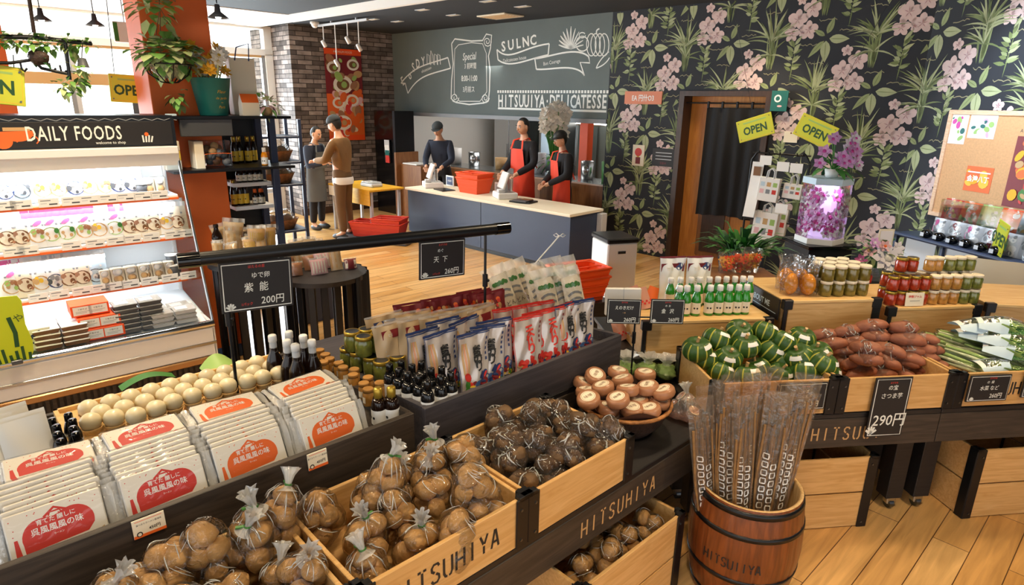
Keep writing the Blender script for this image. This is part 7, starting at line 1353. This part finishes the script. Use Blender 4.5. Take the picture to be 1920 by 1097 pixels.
for i in range(110):
    a, z = R.uniform(0, 6.28), R.uniform(.07, hh - .12); q = .12; g = G(); flower(g, (q * math.cos(a), q * math.sin(a), z), 6, R.uniform(.04, .065), ('petal_pink', 'petal_hot', 'petal_white2', 'petal_pink')[i % 4], 'petal_hot' if i % 4 != 1 else 'petal_white2', (math.cos(a), math.sin(a), .2)); g.build('flower_head', r)
g = G(); prism(g, 1, .046, hh - .051, 'glass'); g.build('glass_wall', r)
pl = bpy.data.lights.new('flower_case_light', 'POINT'); pl.energy = 3; pl.color = (.85, .8, 1); pl.shadow_soft_size = .05; po = bpy.data.objects.new('flower_case_light', pl); COL.objects.link(po); po.location = (b0.x, YD - .02, b0.z + hh * .8)
def bouquet(name, label, cat, loc, stems, leaves, pot, seed):
    r = thing(name, label, cat, loc); R = random.Random(seed)
    if pot: g = G(); g.lathe([(0, 0), (pot[0] * .75, 0), (pot[0], pot[1]), (0, pot[1] * .95)], pot[2], 18); g.build('pot', r)
    g = G(); z0 = pot[1] if pot else 0
    for (x, y, z, q, m, mc, n) in stems: g.tube([(0, 0, z0 * .8), (x * .5, y * .5, z * .7), (x, y, z)], .005, 'fern', 6)
    for (c, rad, n, L, w, ms) in leaves: foliage(g, c, rad, n, L, w, ms, R)
    g.build('leaves', r)
    for (x, y, z, q, m, mc, n) in stems: g = G(); d = (x * 3 + R.uniform(-.3, .3), -1 + R.uniform(-.2, .2), .5); flower(g, (x, y, z), n, q, m, mc, d, .25); flower(g, (x, y - .004, z + .004), n - 1, q * .65, m, None, d, .5); g.build('flower_head', r)
    return r
def cloud(n, cx, cz, rx, rz_, q, ms, mc, R, y=-.06): return [(cx + R.uniform(-1, 1) * rx, y + R.uniform(-.05, .05), cz + R.uniform(-1, 1) * rz_, q * R.uniform(.8, 1.2), ms[i % len(ms)], mc, 5) for i in range(n)]
bouquet('potted_orchid', 'pink orchid standing on top of the lit flower case', 'plant', (b0.x + .02, YD + .1, b0.z + hh), cloud(26, .02, .2, .17, .13, .055, ('petal_pink', 'petal_pink', 'petal_white2'), 'petal_hot', R), [((0, 0, .08), (.14, .1, .05), 26, .13, .06, ('dgreen', 'fern'))], (.06, .07, 'white'), 4)
# white flowers floating over the hatch (tall orchid vase on the counter)
f0 = FB.on(1040, 225, v=7.2); r = bouquet('white_orchid', 'large white flower arrangement behind the two aproned people', 'plant', FB.w(f0[0], 7.2, .87), cloud(60, 0, f0[2] - .87, .17, .2, .085, ('petal_white',), None, R), [((0, 0, .3), (.12, .1, .15), 24, .2, .05, ('fern', 'dgreen'))], (.09, .16, 'white'), 5)
g = G(); g.box((-.14, -.13, 0), (.14, .13, .868), 'cabinet', ch=.004); solo('flower_stand', g, 'brown stand under the white flower arrangement', 'stand', FB.w(f0[0], 7.2), FB.rz)
# bouquet with a card, right of the case
p = pt(1640, 500, 4.75); bq = bouquet('gift_bouquet', 'gift bouquet with big white flower and pale card right of the lit case', 'bouquet', (p.x, 4.75, p.z - .1), [(.03, -.1, .19, .13, 'petal_white2', 'petal_white', 8), (-.1, -.05, .24, .06, 'pink', 'tan', 6), (-.13, -.03, .16, .05, 'dpink', 'pink', 6), (-.07, -.06, .3, .05, 'petal_pink', 'white', 6), (.0, -.08, .28, .05, 'pink', 'orange', 6), (.12, -.05, .26, .06, 'petal_white2', 'white', 6)], [((0, 0, .18), (.17, .1, .12), 50, .1, .04, ('dgreen', 'ivy', 'leaf2'))], (.1, .1, 'acrylic'), 7)
g = G(); g.box((-.02, -.005, .27), (.10, .0, .40), 'cream', ch=.002); g.box((-.006, -.008, .285), (.088, -.005, .385), 'petal_white2'); g.build('gift_card', bq); g = G(); g.surf(lambda a, b: (-.2 + .12 * a + .02 * b, -.12 + .02 * b, .02 + .1 * b - .07 * a), 4, 4, 'red'); g.build('red_ribbon', bq)
g = G(); g.box((-.3, -.25, 0), (.3, .25, p.z - .101), 'black_wood', ch=.004); solo('plant_stand', g, 'dark stand under the gift bouquet', 'stand', (p.x, 4.80, 0))
# fern planter with orange flower packs
p = pt(1395, 490, 4.6); r = thing('fern_plant', 'spiky green fern behind the green bottles', 'plant', (p.x, 4.7, p.z - .15)); g = G(); g.lathe([(0, 0), (.13, 0), (.16, .15), (0, .14)], 'ink', 20); g.build('pot', r); g = G(); R = random.Random(41)
for i in range(110):
    a = R.uniform(0, 6.28); t = R.uniform(.2, 1.5); d = Vector((math.cos(a) * t, math.sin(a) * t, 1)).normalized(); leafq(g, (R.uniform(-.06, .06), R.uniform(-.06, .06), .14), d, R.uniform(.3, .5), .045, ('fern', 'dgreen', 'green')[i % 3], .35)
g.build('leaves', r); g = G(); g.box((-.2, -.2, 0), (.2, .2, p.z - .151), 'black_wood', ch=.004); solo('plant_stand', g, 'dark stand under the spiky fern', 'stand', (p.x, 4.70, 0))
for i, (x, y, m) in enumerate(((1370, 497, 'basket'), (1398, 494, 'orange'), (1412, 488, 'petal_yellow'))):
    q = pt(x, y, 4.35); r = thing('flower_pack', 'pack of orange and yellow flowers before the fern, %s from the left' % ORD[i], 'flower pack', (q.x, 4.4, q.z - .06), group='flower packs before the fern'); R = random.Random(i); g = G()
    for k in range(16): flower(g, (R.uniform(-.05, .05), R.uniform(-.03, .02), R.uniform(.0, .1)), 6, .03, (m, 'petal_yellow', 'basket')[k % 3], 'gold', (R.uniform(-.5, .5), -1, .5))
    g.build('flowers', r); g = G(); g.lathe([(.04, -.08), (.065, 0), (.07, .1), (.08, .13)], 'film_haze', 18, wob=lambda a, z: .06 * math.sin(6 * a)); g.build('plastic_wrap', r)
q = pt(1395, 520, 4.3); g = G(); g.box((-.24, -.13, 0), (.24, .2, q.z + .005), 'cabinet', ch=.004); solo('flower_bench', g, 'brown bench under the orange flower packs', 'bench', (q.x, 4.36, 0))
# white bin with a black lid
r = thing('waste_bin', 'white bin with black lid at the right end of the counter', 'bin', (1.02, 6.15, 0), .3); g = G(); g.box((-.16, -.19, .02), (.16, .19, .70), 'white', ch=.012); g.build('bin_body', r); g = G(); g.box((-.17, -.20, .70), (.17, .20, .75), 'black_metal', ch=.012); g.build('lid', r); g = G(); g.box((-.05, -.196, .60), (.03, -.19, .625), 'ink'); g.build('grip_slot', r)
# glass shelf along the right wall
r = thing('wall_shelf', 'long blue-grey glass shelf with metal edge along the right wall', 'shelf', FW.w(.36, -.33, .85), FW.rz); g = G(); g.box((0, 0, -.012), (2.4, .30, 0), 'glass_blue', ch=.002) if 'glass_blue' in MT else g.box((0, 0, -.012), (2.4, .30, 0), 'rack_blue', ch=.002); g.build('shelf_board', r); g = G(); g.tube([(0, -.005, -.01), (2.4, -.005, -.01)], .018, 'rack_blue', 10); g.build('front_rail', r)
for x in (.02, .55, 1.1, 1.65, 2.2): g = G(); g.box((x, .0, -.83), (x + .03, .03, -.02), 'rack_blue'); g.box((x, .0, -.05), (x + .03, .3, -.02), 'rack_blue'); g.build('bracket', r)
for i, u in enumerate((.5, .92)): g = G(); g.box((0, 0, 0), (.34, .006, .30), 'lgrey', ch=.002); solo('white_notice_board', g, 'plain white board hanging under the wall shelf, %s from the left' % ORD[i], 'board', FW.w(u, -.30, .53), FW.rz)
SEED = []
def make_seed(k):
    r = thing('vegetable_pack', '', 'vegetable pack'); R = random.Random(k); w, h = .19, .21; cs = (('red', 'yellow', 'orange', 'dgreen'), ('orange', 'green', 'white', 'stalk'), ('stalk', 'green', 'white', 'lgreen'), ('basket', 'orange', 'white', 'orange'), ('lblue', 'white', 'teal', 'tan'), ('lgrey', 'white', 'dpink', 'grey'), ('lgrey', 'grey', 'maroon', 'white'))[k]; f = lambda a, b: ((a - .5) * w, -.03 * math.sin(math.pi * a) ** .7 * math.sin(math.pi * b) ** .6, h * b)
    g = G(); g.surf(f, 12, 12, cs[0]); g.surf(lambda a, b: ((.5 - a) * w, .01, h * b), 4, 4, 'lgrey'); g.build('pack_body', r); q = G(); dec = lambda x, y, z: (lambda p: (p[0], p[1] - .0012 - z, p[2]))(f(x / w + .5, y / h))
    for i in range(16): t = R.uniform(.04, .11) * w * 1.6; q.disc(R.uniform(-.5, .5) * (w - 2 * t), t + R.random() * (h - 2 * t), t, cs[1 + i % 3], dec, .0002 * i, 9, t * R.uniform(.35, 1), R.uniform(0, 3))
    q.build('printed_picture', r); q = G(); q.surf(lambda a, b: ((a - .5) * w * 1.04, -.036 * math.sin(math.pi * a) ** .6, h * 1.04 * b), 8, 6, 'film_flat'); q.build('plastic_bag', r); return r
SK_ = [Kind(lambda k=k: make_seed(k)) for k in range(7)]
g = G(); g.box((0, 0, 0), (1.6, .03, .36), 'glass'); g.box((0, .03, 0), (1.6, .15, .15), 'lgrey', ch=.004); solo('pack_riser', g, 'clear stepped riser on the wall shelf behind the packs', 'riser', FW.w(.66, -.16, .851), FW.rz)
for i, k in enumerate((0, 1, 2, 3, 4, 0, 3)): SK_[k].put(FW.w(.72 + i * .185, -.10, 1.005), 'bright vegetable pack in the upper row before the cork board, %s from the left' % ORD[i], group='vegetable packs, upper row', rot=(-.15, 0, FW.rz))
for i, k in enumerate((5, 6, 5, 6, 5, 6)): SK_[k].put(FW.w(.74 + i * .17, -.20, .852), 'greyish pack in the lower row on the wall shelf, %s from the left' % ORD[i], group='vegetable packs, lower row', rot=(-.1, 0, FW.rz), scale=.9)
def make_tub():
    r = thing('dark_tub', '', 'tub'); g = G(); g.blob((0, 0, .04), (.055, .05, .04), 'black_gloss', n=14); g.build('tub_body', r); q = G(); q.rect(-.02, .02, .02, .055, 'lgrey', T(0, -.052, 0) @ XZ); q.build('paper_label', r); return r
TBK = Kind(make_tub)
for i in range(6): TBK.put(FW.w(.68 + i * .14, -.27, .851), 'round dark tub at the front of the wall shelf, %s from the left' % ORD[i], FW.rz, 'dark tubs on the wall shelf')
plate('open_sign', 'lime OPEN sign leaning on the wall shelf before the packs', FW.w(1.40, -.28, 1.0), .21, .27, FW.rz - .5, .12, 'OPEN')
# cork board
r = thing('cork_board', 'wood framed cork board with pinned cards on the right wall', 'notice board', FW.w(.41, -.005, 1.02), FW.rz); g = G(); g.box((.04, -.014, .04), (1.46, 0, .94), 'cork'); g.build('cork_panel', r)
for a, b in (((0, 0), (1.5, .04)), ((0, .94), (1.5, .98)), ((0, .04), (.04, .94)), ((1.46, .04), (1.5, .94))): g = G(); g.box((a[0], -.026, a[1]), (b[0], 0, b[1]), 'frame_wood', ch=.003); g.build('frame_strip', r)
g = G(); g.text('LIVE', .93, .86, .035, 'ink', T(0, -.015, 0) @ XZ); g.text('A COOKING HOUSE', .93, .81, .04, 'ink', T(0, -.015, 0) @ XZ, sp=1.2); g.build('stamped_lettering', r)
def pin(name, label, u, z, w, h, m, cols, n, seed):
    r = thing(name, label, 'card', FW.w(u, -.022, z), FW.rz); g = G(); g.box((0, 0, 0), (w, .003, h), m); g.build('card', r); q = G(); R = random.Random(seed); X = T(0, -.0008, 0) @ XZ
    for i in range(n): s = R.uniform(.06, .2) * w; x, y = R.uniform(s, w - s), R.uniform(s, h - s); q.disc(x, y, s, cols[i % len(cols)], X, .0002 * i, 10, s * R.uniform(.5, 1), R.uniform(0, 3))
    q.build('picture', r); return r
pin('postcard', 'card with a red radish picture at the top left of the cork board', .455, 1.70, .17, .28, 'white', ('lgreen', 'teal', 'lgreen', 'petal_hot', 'petal_hot'), 9, 3)
pin('postcard', 'card with green leaves picture beside the radish card', .645, 1.76, .26, .22, 'white', ('teal', 'white', 'lgreen', 'white', 'petal_pink'), 14, 4)
r = pin('orange_leaflet', 'orange leaflet with white characters in the middle of the cork board', .72, 1.30, .26, .22, 'orange', ('yellow', 'orange', 'petal_yellow'), 10, 5); q = G(); q.text('会津八丁', .13, .09, .06, 'white', T(0, -.004, 0) @ XZ, 0, .9, bold=.03); q.stroke([(.02, .17), (.24, .17)], .012, 'white', T(0, -.004, 0) @ XZ); q.build('lettering', r)
pin('food_picture', 'colourful food picture at the right of the cork board', 1.12, 1.22, .34, .58, 'maroon', ('petal_yellow', 'red', 'white', 'orange', 'green', 'tan'), 34, 6)
# pale rounded chair back at the right edge
r = thing('tub_chair', 'pale rounded chair back at the right edge behind the jars', 'chair', R3.w(4.10, 4.02, 0), R3.rz - .6); g = G(); g.surf(lambda a, b: ((.28 + .05 * b) * math.cos(3.3 + a * 2.6), (.28 + .05 * b) * math.sin(3.3 + a * 2.6), .42 + .58 * b - .2 * (2 * a - 1) ** 4 * b), 26, 10, 'cream'); g.surf(lambda a, b: ((.265 + .05 * b) * math.cos(3.3 + (1 - a) * 2.6), (.265 + .05 * b) * math.sin(3.3 + (1 - a) * 2.6), .42 + .58 * b - .2 * (2 * a - 1) ** 4 * b), 26, 10, 'cream'); g.build('backrest', r); g = G(); g.cyl(.27, .40, .46, 'cream', 28); g.build('seat', r); g = G(); g.cyl(.03, .02, .4, 'chrome', 12); g.cyl(.2, 0, .02, 'chrome', 24); g.build('pedestal', r)
# white plastic clip holder by the udon bags
p = FT.on(1049, 500, z=1.1); r = thing('card_clip', 'white plastic clip stick rising from the udon bags', 'clip', FT.w(2.17, 2.5, TZ)); a = FT.w(*FT.on(1049, 442, v=2.5)) - FT.w(2.17, 2.5, TZ); g = G(); g.tube([(0, 0, 0), a], .004, 'white', 8); g.build('stick', r); g = G()
for s in (-1, 1): g.tube([a + Vector((s * .005, 0, 0)), a + Vector((s * .02, 0, .014)), a + Vector((s * .036, 0, .004)), a + Vector((s * .02, 0, -.008)), a + Vector((s * .005, 0, 0))], .003, 'white', 6)
g.build('clip_head', r)
# ================================================================ ceiling fittings
r = thing('track_light', 'ceiling track with hanging spot lamps before the chalkboard', 'lamp', FT.w(5.2, 9.2, H)); 
g = G(); g.box((-.9, -.02, -.06), (.5, .02, -.03), 'lgrey', X=rotz(FB.rz)); g.box((-.5, -.015, -.03), (-.48, .015, 0), 'lgrey', X=rotz(FB.rz)); g.box((.2, -.015, -.03), (.22, .015, 0), 'lgrey', X=rotz(FB.rz)); g.build('track', r)
for i, (s, d) in enumerate(((-.75, .32), (-.4, .62), (-.05, .3), (.25, .42))):
    M_ = rotz(FB.rz) @ T(s, 0, 0); g = G(); g.tube([(0, 0, -.05), (0, 0, -d)], .008, 'white', 8, M_); q = M_ @ T(0, 0, -d) @ Matrix.Rotation(.6, 4, 'X'); g.lathe([(.0, .06), (.028, .055), (.034, -.05), (.03, -.05), (.0, -.02)], 'enamel', 16, q); sp = g.build('spot_head', r); g = G(); g.disc(0, 0, .027, 'lamp_on', q @ T(0, 0, -.035) @ Matrix.Rotation(math.pi, 4, 'X'), 0, 14); g.build('bulb', sp)
for i, (x, y) in enumerate(((792, 18), (850, 28), (745, 40), (980, 12), (915, 2), (700, 36))): p = F0.on(x, y, z=H); g = G(); g.box((-.11, -.05, -.006), (.11, .05, .004), 'lgrey', ch=.002); g.rect(-.09, -.035, .09, .035, 'lamp_dim' if 'lamp_dim' in MT else 'cream', T(0, 0, -.0065) @ Matrix.Rotation(math.pi, 4, 'X')); solo('ceiling_light', g, 'small recessed ceiling light in the dark ceiling, number %s from the left' % ORD[(1, 3, 2, 5, 4, 0)[i]] if 0 else 'small recessed light in the dark ceiling, %s from the left' % ORD[(2, 3, 1, 5, 4, 0)[i]], 'ceiling light', (p[0], p[1], H - .001), FB.rz, 'recessed ceiling lights')
p = F0.on(938, 29, z=H); r = thing('ceiling_vent', 'white air vent in the dark ceiling above the chalkboard', 'vent', (p[0], p[1], H), FB.rz); g = G(); g.box((-.28, -.2, -.02), (.28, .2, .0), 'cream', ch=.006); g.build('frame', r)
for i in range(5): g = G(); g.box((-.24, -.15 + .06 * i, -.024), (.24, -.12 + .06 * i, -.019), 'tan'); g.build('slat', r)
p = F0.on(590, 45, z=H - .03); r = thing('dome_camera', 'white dome camera on the ceiling by the brick wall', 'camera', (p[0], p[1], H), 0); g = G(); g.cyl(.07, -.03, 0, 'white', 20); g.build('base', r); g = G(); g.blob((0, 0, -.04), (.055, .055, .05), 'white', n=14); g.blob((0, 0, -.07), (.02, .02, .025), 'ink', n=8); g.build('dome', r)
